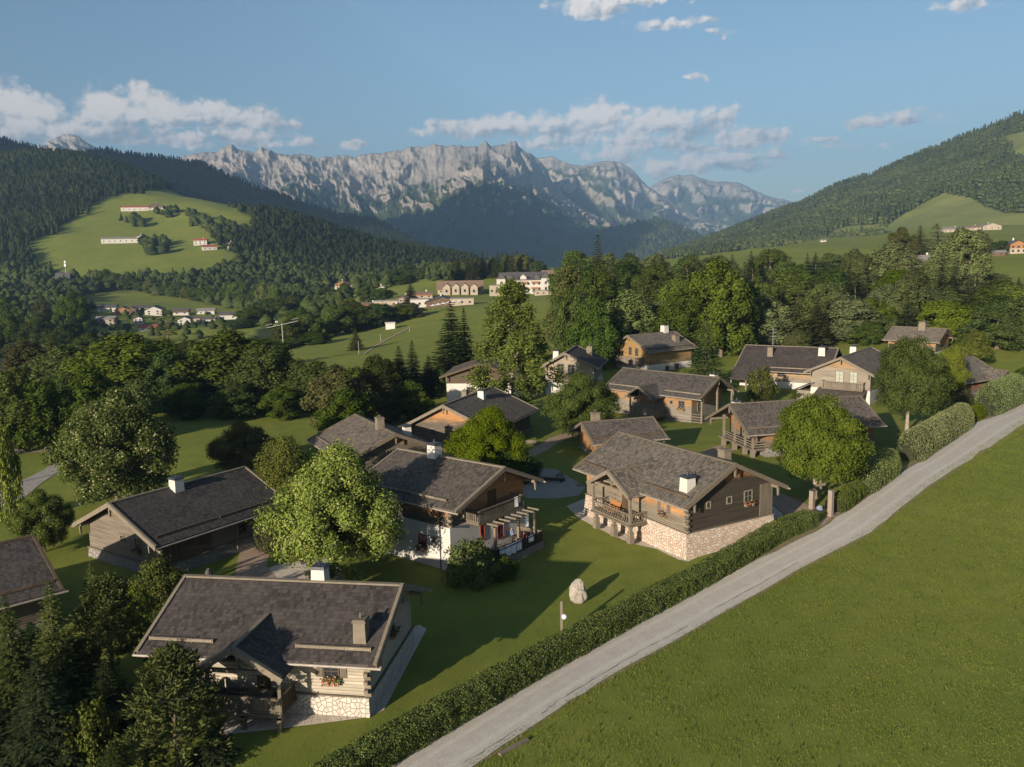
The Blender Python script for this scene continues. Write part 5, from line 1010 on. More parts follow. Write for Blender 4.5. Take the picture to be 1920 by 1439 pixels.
T1('bush0', 1503, 722, 698, 34, LEAF_YEL, 'clipped round bright green bush left of the balcony chalet', None, 'garden_bush', 'bush')
T1('bush1', 1500, 748, 728, 36, LEAF_MID, 'low green bush below the clipped round bush', None, 'garden_bush', 'bush')
T1('bush0', 1808, 770, 728, 40, LEAF_COP, 'brownish bare stemmed bush before the small gabled porch', None, 'garden_bush', 'bush')
T1('bush1', 10, 900, 800, 56, LEAF_LITE, 'pale yellowish young tree at the left frame edge by the path', None, 'leafy_tree', D=92)
T1('bush0', 985, 905, 850, 70, LEAF_DARK, 'dark shaded bush beside the gravel court', None, 'garden_bush', 'bush')
T1('bush1', 940, 900, 840, 90, LEAF_DARK, 'shaded dark bush below the yellow green bushy tree', None, 'garden_bush', 'bush', D=104)
T1('bush0', 1560, 720, 690, 50, LEAF_GREY, 'grey green shrub beside the white gable wall', None, 'garden_bush', 'bush', D=180)

# --- bands of trees
def band(spec, group, zone):
    """spec: (kind, leaf, px, py of the top, width px, distance, short look)"""
    for k, (kind, leaf, px, pyt, wpx, D, look) in enumerate(spec):
        q = ray(px, 600); x = q[0] / q[1] * D; y = D; z = g1(x, y); top = atD(px, pyt, D); nm = {'f': 'spruce_tree', 's': 'pine_tree', 'b': 'birch_tree'}.get(kind[0], 'leafy_tree')
        if kind.startswith('spruce'): nm = 'spruce_tree'
        tree(kind, x, y, max(2.5, top[2] - z), wpx / FPX * math.hypot(D, CZ - z), leaf, look + ' ' + zone, group, nm, bark=BARK)
G_, D_, L_, Y_, C_, R_G, NS, NL, NB = LEAF_MID, LEAF_DARK, LEAF_LITE, LEAF_YEL, LEAF_COP, LEAF_GREY, NEEDLE, NEEDLE_L, NEEDLE_B
band([('mid0', G_, 215, 628, 215, 165, 'huge dome of dark green foliage left of the bare meadow'), ('mid2', G_, 418, 622, 200, 168, 'broad spreading green tree second from the left dome'), ('scots0', NB, 312, 580, 74, 200, 'tall ragged reddish pine above the two domed trees'),
 ('mid1', D_, 305, 660, 120, 160, 'dark tree filling the gap between the two domed trees'), ('mid3', G_, 505, 650, 150, 160, 'dark green tree right of the spreading green tree'), ('mid0', D_, 575, 680, 140, 158, 'dark rounded tree above the left end of the grey roof'),
 ('mid2', D_, 110, 650, 150, 175, 'dark tree left of the huge dome'), ('tall0', C_, 45, 640, 80, 190, 'olive tree near the left edge'), ('birch1', LEAF_BIR, 20, 690, 70, 140, 'pale drooping birch at the left edge'), ('mid1', D_, 80, 720, 100, 150, 'shaded tree at the left edge below the birch'),
 ('fir1', NB, 92, 620, 62, 230, 'lone olive spruce standing clear at the left'), ('fir2', NS, 40, 610, 60, 250, 'dark spruce at the far left edge'), ('mid3', D_, 340, 720, 90, 152, 'low dark tree at the back edge of the bare meadow'), ('mid2', D_, 430, 715, 100, 152, 'shaded tree at the centre of the meadow back edge'),
 ('mid0', D_, 520, 725, 90, 150, 'shaded tree toward the right meadow edge'), ('fir0', NS, 745, 650, 70, 165, 'dark spruce left of the spruce pair'), ('fir1', NS, 770, 640, 60, 172, 'tallest dark spruce of the shaded clump'), ('mid1', D_, 700, 668, 90, 160, 'dark leafy tree in the shaded clump'),
 ('mid3', D_, 660, 690, 80, 156, 'shadowed tree left in the shaded clump'), ('fir2', NS, 720, 672, 56, 158, 'short spruce at the front of the shaded clump'), ('fir0', NS, 800, 668, 60, 170, 'dark spruce right in the shaded clump'), ('mid2', D_, 600, 700, 80, 165, 'dark tree behind the dull olive tree'),
 ('mid0', C_, 690, 700, 100, 140, 'olive brown tree above the grey shingled chalet'), ('mid1', D_, 760, 715, 90, 146, 'dark tree behind the wooden chimney'), ('mid3', D_, 480, 690, 90, 175, 'dark tree behind the spreading green tree'), ('tall1', D_, 365, 640, 70, 185, 'dark upright tree behind the gap'),
 ('fir1', NS, 150, 650, 54, 215, 'dark spruce behind the huge dome'), ('mid2', D_, 15, 740, 90, 160, 'shaded tree beside the path at the left edge'), ('mid1', D_, 150, 690, 130, 132, 'dark tree above the bend of the lower path'), ('mid3', D_, 65, 716, 110, 128, 'dark tree just left of the path bend'), ('mid0', G_, 240, 716, 90, 134, 'green tree standing right behind the large flowering tree'), ('mid2', G_, -5, 700, 110, 126, 'green tree cut by the left frame edge above the path'), ('tall1', D_, 110, 700, 70, 138, 'dark slender tree over the lower path'), ('mid1', G_, 640, 730, 110, 128, 'green tree at the right end of the bare meadow strip')], 'trees below the valley, left of the chalets', 'in the left tree band')
band([('tall0', G_, 545, 600, 70, 330, 'green tree at the low end of the sloping meadow'), ('mid0', Y_, 575, 590, 76, 340, 'yellowish tree by the low end of the sloping meadow'), ('mid1', G_, 628, 575, 80, 360, 'green tree left of the white container'), ('mid2', G_, 668, 568, 84, 370, 'broad green tree behind the white container'),
 ('mid3', D_, 705, 570, 80, 375, 'dark tree just behind the white container'), ('birch1', LEAF_BIR, 655, 560, 60, 380, 'pale loose tree in the row'), ('mid0', G_, 745, 572, 60, 385, 'green tree right of the white container'), ('tall1', C_, 775, 568, 50, 390, 'brownish tree by the resort roofs'),
 ('mid1', D_, 590, 620, 60, 310, 'dark tree beside the chairlift mast'), ('mid2', D_, 515, 640, 70, 300, 'dark tree below the chairlift mast'), ('mid3', D_, 480, 640, 80, 290, 'dark rounded tree left of the chairlift mast'), ('fir2', NB, 665, 615, 34, 262, 'young pale tree alone on the sloping meadow'),
 ('mid0', G_, 470, 575, 60, 480, 'green tree in front of the pale valley houses'), ('mid1', G_, 510, 560, 70, 500, 'rounded tree in the hedge above the valley houses'), ('mid2', Y_, 550, 555, 60, 520, 'yellowish tree beside the parked trailers'), ('mid3', D_, 450, 600, 60, 450, 'dark tree by the last valley house'),
 ('mid0', D_, 590, 560, 60, 540, 'dark tree beyond the parked trailers'), ('mid1', D_, 630, 555, 54, 560, 'dark tree left of the resort roofs'), ('fir0', NS, 772, 528, 34, 470, 'dark spruce in the middle of the resort roofs'), ('tall0', G_, 560, 580, 54, 420, 'upright green tree above the trailers')], 'trees along the sloping meadow', 'along the sloping meadow')
band([(('fir%d' % (i % 3)) if i % 3 else 'mid%d' % (i % 4), NB if i % 2 else NL, 842 + i * 9.3, 478 + [14, 8, 4, 6, 0, -2, 2, -4, -3, 0, -5, -4, -6, -8, -6, -5, 0, 2, 6, 14][i] - (2 if i % 3 else -4), 26 + (i % 4) * 4, 600 + (i * 37) % 60, 'olive lit %s' % ('spruce' if i % 3 else 'leafy tree')) for i in range(20)], 'trees behind the white hotel', 'in the grove behind the white hotel')
band([('mid%d' % (i % 4), D_ if i % 3 else G_, px, py, 34 + (i % 3) * 6, D, '%s tree' % ('dark round' if i % 3 else 'green round')) for i, (px, py, D) in enumerate([(860, 512, 640), (800, 500, 700), (770, 492, 760), (820, 494, 720), (745, 505, 700), (700, 515, 720), (880, 500, 680), (690, 535, 560), (720, 540, 540), (650, 530, 640), (610, 540, 620), (760, 515, 640)])], 'trees beyond the resort', 'beyond the resort roofs')
_k = 0; sp = []
for (px, py) in [(205, 505), (222, 512), (240, 516), (255, 520), (272, 528), (288, 522), (305, 532), (322, 534), (340, 528), (356, 536), (372, 540), (388, 536), (405, 542), (425, 538), (445, 530), (462, 525), (480, 540), (500, 530), (520, 535), (418, 560), (440, 565)]:
    _k += 1; sp.append((('mid%d' % (_k % 4)) if _k % 4 else 'tall0', (G_, D_, LEAF_BIR, G_)[_k % 4], px, py, 26 + (_k * 7) % 16, float(gat(px, 536 + (px - 205) * .165)[1]), ('green', 'dark', 'pale', 'leafy')[_k % 4] + ' tree'))
band(sp, 'row of trees behind the valley meadow', 'in the row behind the valley meadow')
band([('mid0', G_, 134, 548, 64, 480, 'big round dark tree alone left of the valley houses'), ('tall1', C_, 82, 555, 36, 500, 'olive tree left of the big round tree'), ('mid2', D_, 20, 590, 70, 400, 'dark tree at the left edge below the shed'), ('mid3', D_, 60, 605, 70, 380, 'dark green tree under the wooden shed'), ('mid1', G_, 70, 590, 60, 430, 'green tree right of the wooden shed'), ('mid0', D_, 110, 610, 70, 350, 'dark tree above the gravel yard'),
 ('mid2', D_, 165, 625, 70, 320, 'dark tree right of the gravel yard'), ('mid3', D_, 230, 640, 70, 300, 'dark tree under the red roofed house'), ('tall0', D_, 268, 635, 50, 310, 'dark slim tree right of the red roofed house'), ('mid1', D_, 350, 640, 70, 300, 'dark tree below the white valley houses'), ('mid2', D_, 400, 645, 60, 310, 'dark tree at the right below the valley houses'), ('mid0', D_, 178, 600, 26, 540, 'dark tree among the valley houses'), ('mid3', D_, 214, 608, 22, 520, 'dark bush tree beside the grey valley house'), ('mid1', G_, 5, 560, 60, 470, 'green tree at the far left edge of the valley'), ('fir1', NS, 175, 560, 26, 640, 'spruce beside the small valley meadow')], 'trees round the valley hamlet', 'of the valley')
rnd = random.Random(31); sp = []
for row, (D, pt0, n, a_, b_) in enumerate([(270, 668, 10, -30, 330), (330, 652, 10, -40, 340), (395, 640, 9, -40, 160), (300, 664, 5, 380, 560), (370, 648, 5, 440, 560)]):
    for i in range(n):
        px = a_ + (i + rnd.uniform(.2, .8)) * (b_ - a_) / n; c_ = rnd.random() < .42
        sp.append((('fir%d' % rnd.randrange(3)) if c_ else 'mid%d' % rnd.randrange(4), NS if c_ else rnd.choice([G_, D_, G_, C_]), px, pt0 + rnd.uniform(-16, 12) + (34 if 130 < px < 480 else 0), (rnd.uniform(44, 60) if not c_ else 34) * 330 / D * .9, D + rnd.uniform(-16, 16), ('dark spruce' if c_ else 'green leafy tree') + ' among the crowded trees'))
band(sp, 'trees on the slope down to the valley', 'on the slope down to the valley hamlet')
# wood behind the chalets on the right
sp = [('mid0', G_, 1075, 540, 84, 205, 'dark leafy tree right of the birch'), ('mid1', D_, 1110, 560, 90, 200, 'very dark tree behind the cream gable'), ('birch1', LEAF_BIR, 1062, 500, 80, 225, 'pale drooping birch by the hotel roof'), ('fir2', NL, 1122, 441, 66, 300, 'tallest pointed larch standing above the wood'),
 ('mid2', G_, 1212, 522, 96, 235, 'broad leafy tree above the orange chalet roof'), ('mid3', G_, 1185, 560, 80, 222, 'leafy tree behind the orange chalet'), ('mid0', G_, 1352, 490, 132, 212, 'largest round leafy tree right of the orange chalet'), ('mid1', G_, 1270, 525, 96, 225, 'full leafy tree between the orange chalet and the largest tree'), ('tall0', D_, 1425, 520, 60, 230, 'dark upright tree right of the largest tree'),
 ('mid2', R_G, 1495, 620, 54, 215, 'small grey green tree behind the long dark roof'), ('birch1', LEAF_BIR, 1552, 560, 66, 235, 'pale loose birch left of the balcony chalet'), ('mid3', R_G, 1588, 575, 66, 228, 'grey green tree behind the balcony chalet'), ('mid0', G_, 1640, 560, 84, 235, 'green tree above the balcony chalet roof'), ('mid1', G_, 1622, 600, 70, 222, 'low green tree right of the white chimney'),
 ('mid2', Y_, 1765, 580, 90, 262, 'yellowish broad tree above the hidden chalet'), ('mid3', D_, 1860, 560, 110, 235, 'big dark tree at the right above the lane end'), ('mid0', D_, 1910, 545, 120, 245, 'dark spreading tree at the right frame edge'), ('mid1', R_G, 1700, 560, 84, 270, 'grey green tree left of the yellowish broad tree'),
 ('mid2', R_G, 1665, 455, 118, 330, 'large pale grey green tree in the upper wood'), ('mid3', R_G, 1795, 432, 96, 330, 'tall pale tree in front of the farmhouses on the right'), ('mid0', R_G, 1745, 480, 84, 320, 'pale green tree beside the half hidden white house'), ('fir0', NB, 1762, 470, 60, 285, 'brownish fir in front of the tall pale tree'),
 ('mid1', R_G, 1600, 470, 80, 330, 'grey green tree in the upper wood'), ('fir1', NB, 1718, 424, 62, 460, 'olive spruce left one on the upper meadow'), ('scots0', NB, 1750, 420, 56, 465, 'olive spruce middle one on the upper meadow'), ('mid0', NB, 1686, 428, 58, 455, 'broad olive conifer on the upper meadow'), ('mid3', C_, 1790, 428, 44, 470, 'dark round tree on the upper meadow'), ('mid2', C_, 1825, 432, 44, 480, 'dark round bush tree on the upper meadow'),
 ('mid1', D_, 1870, 452, 46, 500, 'dark tree between the two orange farmhouses')]
sp += [('mid1', D_, 1872, 572, 120, 208, 'dark leafy tree right above the far end of the lane'), ('mid3', G_, 1925, 560, 130, 212, 'green tree cut by the right frame edge above the lane'), ('mid0', G_, 1975, 565, 120, 205, 'tree outside the right frame edge'), ('mid2', D_, 1838, 590, 70, 222, 'dark tree behind the bright round tree'), ('tall0', G_, 1800, 600, 54, 215, 'upright green tree left of the bright round tree'), ('mid0', G_, 1655, 590, 60, 228, 'leafy tree between the balcony chalet and the hidden chalet')]
band(sp, 'wood behind the chalets', 'in the right hand wood')
sp = []; rnd = random.Random(12)
for row, (D, pt0, n) in enumerate([(226, 560, 17), (252, 536, 20), (285, 512, 21), (330, 493, 22), (385, 481, 22), (450, 472, 18)]):
    for i in range(n):
        px = 1055 + (i + .5 + rnd.uniform(-.35, .35)) * (880 / n); t_ = (px - 1055) / 880
        py = pt0 + rnd.uniform(-14, 16) - (6 if row < 3 else 0)
        if row == 5: py = 474 + rnd.uniform(-4, 8)
        if px > 1560: py = max(py, 478 + (px - 1560) * .09 + 4 * (5 - row)) if row > 1 else py
        if px > 1840 and row > 2: continue
        if px > 1690 and row > 3: continue
        con = rnd.random() < (.62 if 1380 < px < 1620 else .40) 
        k = ('fir%d' % rnd.randrange(3) if rnd.random() < .7 else 'scots%d' % rnd.randrange(2)) if con else ('mid%d' % rnd.randrange(4) if rnd.random() < .7 else 'tall%d' % rnd.randrange(2))
        lf = rnd.choice([NB, NS, NL, NS]) if con else (rnd.choice([G_, R_G, R_G, Y_]) if px > 1560 else rnd.choice([G_, D_, G_, R_G]))
        look = {'NEEDLE_L': 'fresh green spruce', 'x': ''}.get('x')
        look = ('spruce' if k[0] == 'f' else 'pine') if con else 'leafy tree'
        col_ = {id(NB): 'olive brown', id(NS): 'dark', id(NL): 'fresh green', id(G_): 'green', id(R_G): 'grey green', id(C_): 'olive', id(L_): 'pale', id(D_): 'dark', id(Y_): 'yellow green'}[id(lf)]
        sp.append((k, lf, px, py, (rnd.uniform(74, 108) if not con else rnd.uniform(44, 62)) * 300 / D * (.9 if not con else .95) * (1.0 if D < 300 else 1.15), D + rnd.uniform(-14, 14), '%s %s standing close among others, %s' % (col_, look, ('nearest rows', 'nearest rows', 'middle rows', 'middle rows', 'farthest rows', 'farthest rows')[row])))
band(sp, 'wood behind the chalets', 'of the right hand wood')

# ------------------------------------------------------------------ woods on the hillsides
def forest(name, P, h, seed, tiers=3, sides=6, rel=.22, mat=NEEDLE, leafy=.0):
    """distant wood: every tree a ragged stack of needle skirts (or a lumpy crown)"""
    rs = np.random.RandomState(seed); n = len(P); H_ = h * rs.uniform(.65, 1.2, n); Rr_ = H_ * rel * rs.uniform(.8, 1.25, n); isl = rs.uniform(0, 1, n) < leafy; V = []; F_ = []; o = 0
    for t in range(tiers):
        z0 = (.08 + .30 * t * 3 / tiers) ; z1 = min(1.0, z0 + .52 if t < tiers - 1 else 1.0); r = 1 - .30 * t * 3 / tiers
        z1 = np.where(isl, z0 + (.30, .28, .22, .15)[t], z1); r = np.where(isl, (1.15, 1.6, 1.35, .8)[t], r); ap = np.where(isl, (1.3, .95, .62, .5)[t], 0.0)
        a = rs.uniform(0, 6.28, (n, 1)) + np.arange(sides) * 2 * math.pi / sides; jr = rs.uniform(.7, 1.25, (n, sides)); zz = rs.uniform(-.06, .06, (n, sides))
        bx = P[:, :1] + np.cos(a) * (Rr_ * r)[:, None] * jr; by = P[:, 1:2] + np.sin(a) * (Rr_ * r)[:, None] * jr; bz = P[:, 2:3] + (z0 + zz) * H_[:, None]
        ax = P[:, 0] + rs.normal(0, .06, n) * Rr_; ay = P[:, 1] + rs.normal(0, .06, n) * Rr_; az_ = P[:, 2] + z1 * H_
        base = np.stack([bx, by, bz], 2)
        # upper ring blunts leafy crowns
        ux = P[:, :1] + np.cos(a + .4) * (Rr_ * r * ap)[:, None] * jr; uy = P[:, 1:2] + np.sin(a + .4) * (Rr_ * r * ap)[:, None] * jr; uz = np.repeat((P[:, 2] + z1 * H_ * 1.0)[:, None], sides, 1) - rs.uniform(0, .05, (n, sides)) * H_[:, None]
        ring = np.where(isl[:, None, None], np.stack([ux, uy, uz], 2), np.stack([np.repeat(ax[:, None], sides, 1), np.repeat(ay[:, None], sides, 1), np.repeat(az_[:, None], sides, 1)], 2) + 0)
        cone = ~isl
        vv = np.concatenate([base, np.stack([ax, ay, az_], 1)[:, None]], 1)[cone]; m_ = len(vv); V.append(vv.reshape(-1, 3)); b = o + np.arange(m_)[:, None] * (sides + 1); j = np.arange(sides)
        F_.append(np.stack([b + j, b + (j + 1) % sides, np.repeat(b + sides, sides, 1)], 2).reshape(-1, 3)); o += m_ * (sides + 1)
        if isl.any():
            vv = np.concatenate([base, ring, np.stack([ax, ay, az_ + .06 * H_], 1)[:, None]], 1)[isl]; m_ = len(vv); V.append(vv.reshape(-1, 3)); b = o + np.arange(m_)[:, None] * (2 * sides + 1); j2 = (j + 1) % sides
            F_ += [np.stack([b + j, b + j2, b + sides + j2], 2).reshape(-1, 3), np.stack([b + j, b + sides + j2, b + sides + j], 2).reshape(-1, 3), np.stack([b + sides + j, b + sides + j2, np.repeat(b + 2 * sides, sides, 1)], 2).reshape(-1, 3)]; o += m_ * (2 * sides + 1)
    me = np_mesh(name, np.concatenate(V), np.concatenate(F_), 3); tag(link(name, me, mat), kind='stuff')
def mat_wood_far(name, dark, lite):
    m, t = newmat(name); isl = N(t, 'ShaderNodeNewGeometry').outputs['Random Per Island']; c = MIX(t, isl, dark, lite); c = MIX(t, MR(t, NOISE(t, POS(t), .01, 4), .4, .65, 0, .6), c, tuple(x * 1.5 for x in lite)); out(t, N(t, 'ShaderNodeBsdfDiffuse', {'Color': c}).outputs[0]); return m
WD1 = mat_wood_far('wood_needles', (.005, .009, .004), (.019, .025, .009)); WD2 = mat_wood_far('wood_slope', (.017, .027, .011), (.054, .064, .022)); WD3 = mat_wood_far('wood_mixed', (.009, .016, .006), (.038, .048, .015))
def scatter_ground(polys, D0, D1, step, seed, excl=()):
    rs = np.random.RandomState(seed); xs = np.arange(-.72 * D1, .1 * D1, step); ys = np.arange(D0, D1, step); X, Y = np.meshgrid(xs, ys); X = X + rs.uniform(-.5, .5, X.shape) * step; Y = Y + rs.uniform(-.5, .5, X.shape) * step
    X, Y = X.ravel(), Y.ravel(); k = (np.abs(X) < .72 * Y); X, Y = X[k], Y[k]; Z = gz(X, Y); P = np.stack([X, Y, Z], 1); px, py = pixa(P); ok = np.zeros(len(P), bool)
    jx, jy = px + rs.normal(0, 7, len(px)) + 14 * pn(P[:, 0] / 60, P[:, 1] / 60, 70), py + rs.normal(0, 2.5, len(px)) + 7 * pn(P[:, 0] / 45, P[:, 1] / 45, 71)
    for q in polys: ok |= inpoly(jx, jy, q)
    for q in excl: ok &= ~inpoly(jx, jy, q)
    return P[ok]
P1 = scatter_ground([WOODS[0]], 860, 1800, 5.6, 5); forest('hill_wood', P1, 12.5, 1, 4, 7, .22, WD1, .2)
P2 = scatter_ground([WOODS[1]], 860, 1750, 6.2, 6); forest('spur_wood', P2, 11.5, 2, 4, 7, .25, WD1, .45)
P3 = scatter_ground([WOODS[2]], 430, 1150, 7.0, 7, OPEN); forest('valley_wood', P3, 10, 3, 4, 8, .32, WD3, .75)
P3b = scatter_ground([[(360, 398), (460, 440), (440, 460), (370, 425), (360, 410)], [(235, 415), (270, 417), (270, 424), (235, 422)], [(300, 402), (345, 405), (345, 410), (300, 408)], [(262, 455), (290, 452), (318, 468), (300, 480), (266, 476)]], 800, 1250, 7.0, 8); forest('copse', P3b, 11, 4, 4, 7, .30, WD3, .7)
P4 = scatter_ground([[(160, 588), (450, 590), (450, 640), (160, 640)]], 400, 700, 17, 14); forest('hamlet_shrubs', P4, 4, 8, 4, 7, .36, WD3, .9)
def scatter_loft(V, step, seed, mask=None, tmax=1.0):
    rs = np.random.RandomState(seed); a = V[:-2, :-1]; b = V[:-2, 1:]; c = V[1:-1, :-1]; d = V[1:-1, 1:]; ar = np.linalg.norm(np.cross(b - a, c - a), axis=2); cnt = rs.poisson(ar / step ** 2); i, j = np.nonzero(cnt); k = cnt[i, j]; i = np.repeat(i, k); j = np.repeat(j, k); u = rs.uniform(0, 1, len(i))[:, None]; v = rs.uniform(0, 1, len(i))[:, None]
    P = (a[i, j] * (1 - u) + b[i, j] * u) * (1 - v) + (c[i, j] * (1 - u) + d[i, j] * u) * v; px, py = pixa(P); ok = (px > -60) & (px < 1990)
    for q in (mask or []): ok &= ~inpoly(px + rs.normal(0, 2, len(px)), py + rs.normal(0, 1, len(px)), q)
    return P[ok]
forest('slope_wood', scatter_loft(V_R, 8.5, 9, CLEAR), 15, 5, 2, 6, .24, WD2, .08)
forest('ridge_wood', scatter_loft(V_D, 11.0, 10), 17, 6, 2, 5, .26, WD1)
forest('foothill_wood', scatter_loft(V_F, 22.0, 11), 30, 7, 1, 5, .4, WD2)
# ------------------------------------------------------------------ buildings farther off
PL_W = mat_plain('far_plaster', (.34, .325, .30), .9, .05, .3); PL_B = mat_plain('far_beige', (.25, .21, .165), .9, .1, .3); WD_O = mat_plain('far_timber', (.21, .105, .05), .85, .2, .5); WD_B = mat_plain('far_brown', (.085, .056, .036), .85, .2, .5)
RF_D = mat_plain('far_roof_dark', (.060, .055, .055), .8, .2, .4); RF_R = mat_plain('far_roof_red', (.22, .055, .035), .8, .15, .4); RF_G = mat_plain('far_roof_grey', (.15, .14, .13), .8, .15, .4); RF_B = mat_plain('far_roof_brown', (.13, .088, .065), .8, .15, .4)
def house(name, cat, label, px, py, wpx, hpx, yaw=0.0, W=None, wall=PL_W, roof=RF_D, upper=None, D=None, group=None, pitch=.42, wins=4, flat=False, chim=True, rows=2, lift=0.0):
    """gabled house whose visible front is wpx wide and hpx high to the eaves; yaw 0 = eaves side to the viewer, 90 = gable to the viewer"""
    p = gat(px, py) if D is None else (lambda q: np.array([q[0], q[1], g1(q[0], q[1])]))(atD(px, py, D))
    dist = math.hypot(p[1], CZ - p[2]); fw = wpx / FPX * dist; he = hpx / FPX * dist; gable = abs((yaw % 180) - 90) < 45
    L = fw if not gable else (W or fw * 1.25); Wd = (W or fw * .6) if not gable else fw
    view = math.degrees(math.atan2(-p[0], p[1])) * .5
    r = empty(name, (p[0], p[1] + (Wd if not gable else L) * .5, p[2] + lift), R_(yaw + view), label, cat, group); o = .7 if not flat else 0; ri = Wd / 2 * pitch
    w = MB(); hx, hy = L / 2 - (o if gable else o), Wd / 2 - o
    zs = he * .55 if upper else he
    if flat: w.box(-L / 2, L / 2, -Wd / 2, Wd / 2, -3, he); w.build('wall', wall, r); q = MB(); q.box(-L / 2 - .25, L / 2 + .25, -Wd / 2 - .25, Wd / 2 + .25, he + .01, he + .4); q.build('roof', roof, r)
    else:
        if upper:
            w.box(-hx, hx, -hy, hy, -3, zs); w.build('wall', wall, r); u = MB(); k = o * pitch + .25; u.prism_x([(-hy - .05, zs), (hy + .05, zs), (hy + .05, he + o * pitch - k), (0, he + ri - k), (-hy - .05, he + o * pitch - k)], -hx - .05, hx + .05); u.build('upper_wall', upper, r)
        else: k = .25; w.prism_x([(-hy, -3), (hy, -3), (hy, he + o * pitch - k), (0, he + ri - k), (-hy, he + o * pitch - k)], -hx, hx); w.build('wall', wall, r)
        m_ = MB(); m_.prism_x([(-Wd / 2, he - .22), (0, he + ri - .22), (Wd / 2, he - .22), (Wd / 2, he), (0, he + ri), (-Wd / 2, he)], -L / 2, L / 2); ro = m_.build('roof', roof, r)
        if chim: c = MB(); cx_ = L * .18; c.box(cx_ - .4, cx_ + .4, .3, 1.1, he + ri * .5, he + ri + 1.0); c.build('chimney', PL_W, ro)
    fd = fw - 2 * o; n = wins
    for rr in range(rows):
        for i in range(n):
            u = (-.5 + (i + .5) / n) * fd; zz = he * (.30 + .42 * rr) if rows > 1 else he * .5; q = MB(); ww, hh = min(.55, fd / n * .3), min(.65, he * .13)
            if not gable: q.box(u - ww, u + ww, -(Wd / 2 - o) - .12, -(Wd / 2 - o) + .02, zz - hh, zz + hh)
            else: q.box(-(L / 2 - o) - .12, -(L / 2 - o) + .02, u - ww, u + ww, zz - hh, zz + hh)
            q.build('window', GLASS, r)
    return r
g_ = 'farms on the left hill meadow'
house('barn', 'barn', 'long white barn with a red roof high on the left hill meadow', 251, 397, 50, 8, 0, 12, PL_W, RF_R, None, None, g_, .35, 5, rows=1, chim=False)
house('farmhouse', 'farmhouse', 'low wide roofed farmhouse at the right end of the red roofed barn', 290, 394, 27, 7, 90, 14, PL_W, RF_G, WD_B, None, g_, wins=3)
house('barn', 'barn', 'long pale barn with grey roof in the middle of the left hill meadow', 224, 457, 70, 9, 0, 13, PL_W, RF_G, None, None, g_, .3, 7, rows=1, chim=False)
house('farmhouse', 'farmhouse', 'white house joined to the right end of the long pale barn', 262, 455, 16, 11, 90, 12, PL_W, RF_D, None, 985, g_, wins=2)
house('farmhouse', 'farmhouse', 'small white house among bushes right of the long pale barn', 301, 470, 18, 8, 0, 10, PL_W, RF_D, None, None, g_, wins=2)
house('farmhouse', 'farmhouse', 'white house with red roof behind its red roofed neighbour on the left hill', 374, 460, 26, 9, 0, 10, PL_W, RF_R, None, None, g_, wins=3)
house('farmhouse', 'farmhouse', 'low white house with the brightest red roof on the left hill', 390, 470, 28, 7, 15, 10, PL_W, RF_R, None, None, g_, wins=3, rows=1)
house('farmhouse', 'farmhouse', 'tall grey sided house right of the red roofs on the left hill', 432, 469, 16, 12, 90, 10, PL_B, RF_G, None, None, g_, wins=2)
g_ = 'houses in the valley hamlet'
for (px, py, w, h, yw, wl, rf, up, lb) in [(197, 585, 30, 7, 0, PL_W, RF_D, None, 'dark roofed white house at the upper left of the valley hamlet'), (224, 590, 24, 7, 90, WD_O, RF_B, None, 'orange timber gable house in the valley hamlet'), (242, 590, 18, 8, 90, WD_B, RF_B, None, 'brown gabled house next to the orange timber one'), (262, 585, 26, 7, 10, PL_B, RF_D, None, 'dark roofed house behind the white gable in the hamlet'),
  (283, 592, 28, 9, 90, PL_W, RF_D, None, 'broad white gable in the middle of the valley hamlet'), (196, 612, 30, 12, 0, PL_B, RF_G, None, 'beige house with grey roof low at the left of the hamlet'), (256, 608, 16, 9, 90, PL_W, RF_D, None, 'small white gable left of the red roofed house'), (274, 621, 30, 6, 0, PL_W, RF_R, None, 'white house with the bright red hipped roof below the hamlet'),
  (337, 592, 26, 8, 0, PL_W, RF_D, WD_B, 'white and brown house right of the tall olive conifer'), (342, 610, 22, 9, 90, PL_W, RF_D, None, 'small white house low at the right of the olive conifer'), (383, 590, 30, 6, 0, PL_W, RF_G, None, 'grey roofed white house at the edge of the meadow'), (364, 606, 18, 8, 0, PL_B, RF_D, None, 'little beige house between white houses of the hamlet'),
  (389, 609, 24, 9, 0, PL_W, RF_D, None, 'wide white house at the lower right of the hamlet'), (405, 609, 16, 9, 90, PL_W, RF_G, None, 'white gable touching the wide white house'), (426, 600, 32, 8, 0, PL_W, RF_D, None, 'last white house at the right end of the hamlet')]:
    house('village_house', 'house', lb, px, py, w * 1.2, h * 1.15, yw, None, wl, rf, up, None, g_, wins=2, rows=1 if h < 9 else 2, chim=False)
house('wooden_shed', 'shed', 'brown wooden shed at the left edge of the valley', 37, 580, 18, 7, 0, None, WD_O, RF_D, None, None, None, wins=1, rows=1, chim=False)
house('villa', 'house', 'grey steep roofed house beside the mobile phone mast', 113, 536, 26, 11, 0, 14, PL_B, RF_D, None, None, None, .9, wins=2)
house('village_house', 'house', 'orange and white inn alone beyond the meadow trees', 640, 542, 30, 9, 90, None, PL_W, RF_B, WD_O, None, None, wins=3); house('village_house', 'house', 'low grey roofed building right of the orange and white inn', 664, 542, 24, 6, 0, None, PL_B, RF_G, None, None, None, wins=3, rows=1)
house('village_house', 'house', 'tiny white house beside the trees before the resort', 715, 545, 14, 6, 90, None, PL_W, RF_D, None, None, None, wins=1, rows=1); house('farmhouse', 'farmhouse', 'farmhouse on the far green below the spur wood', 740, 487, 24, 6, 0, None, PL_B, RF_B, None, None, None, wins=2, rows=1); house('village_house', 'house', 'small white house in the shade left of the mast trees', 497, 577, 14, 6, 0, None, PL_W, RF_D, None, None, None, wins=1, rows=1)
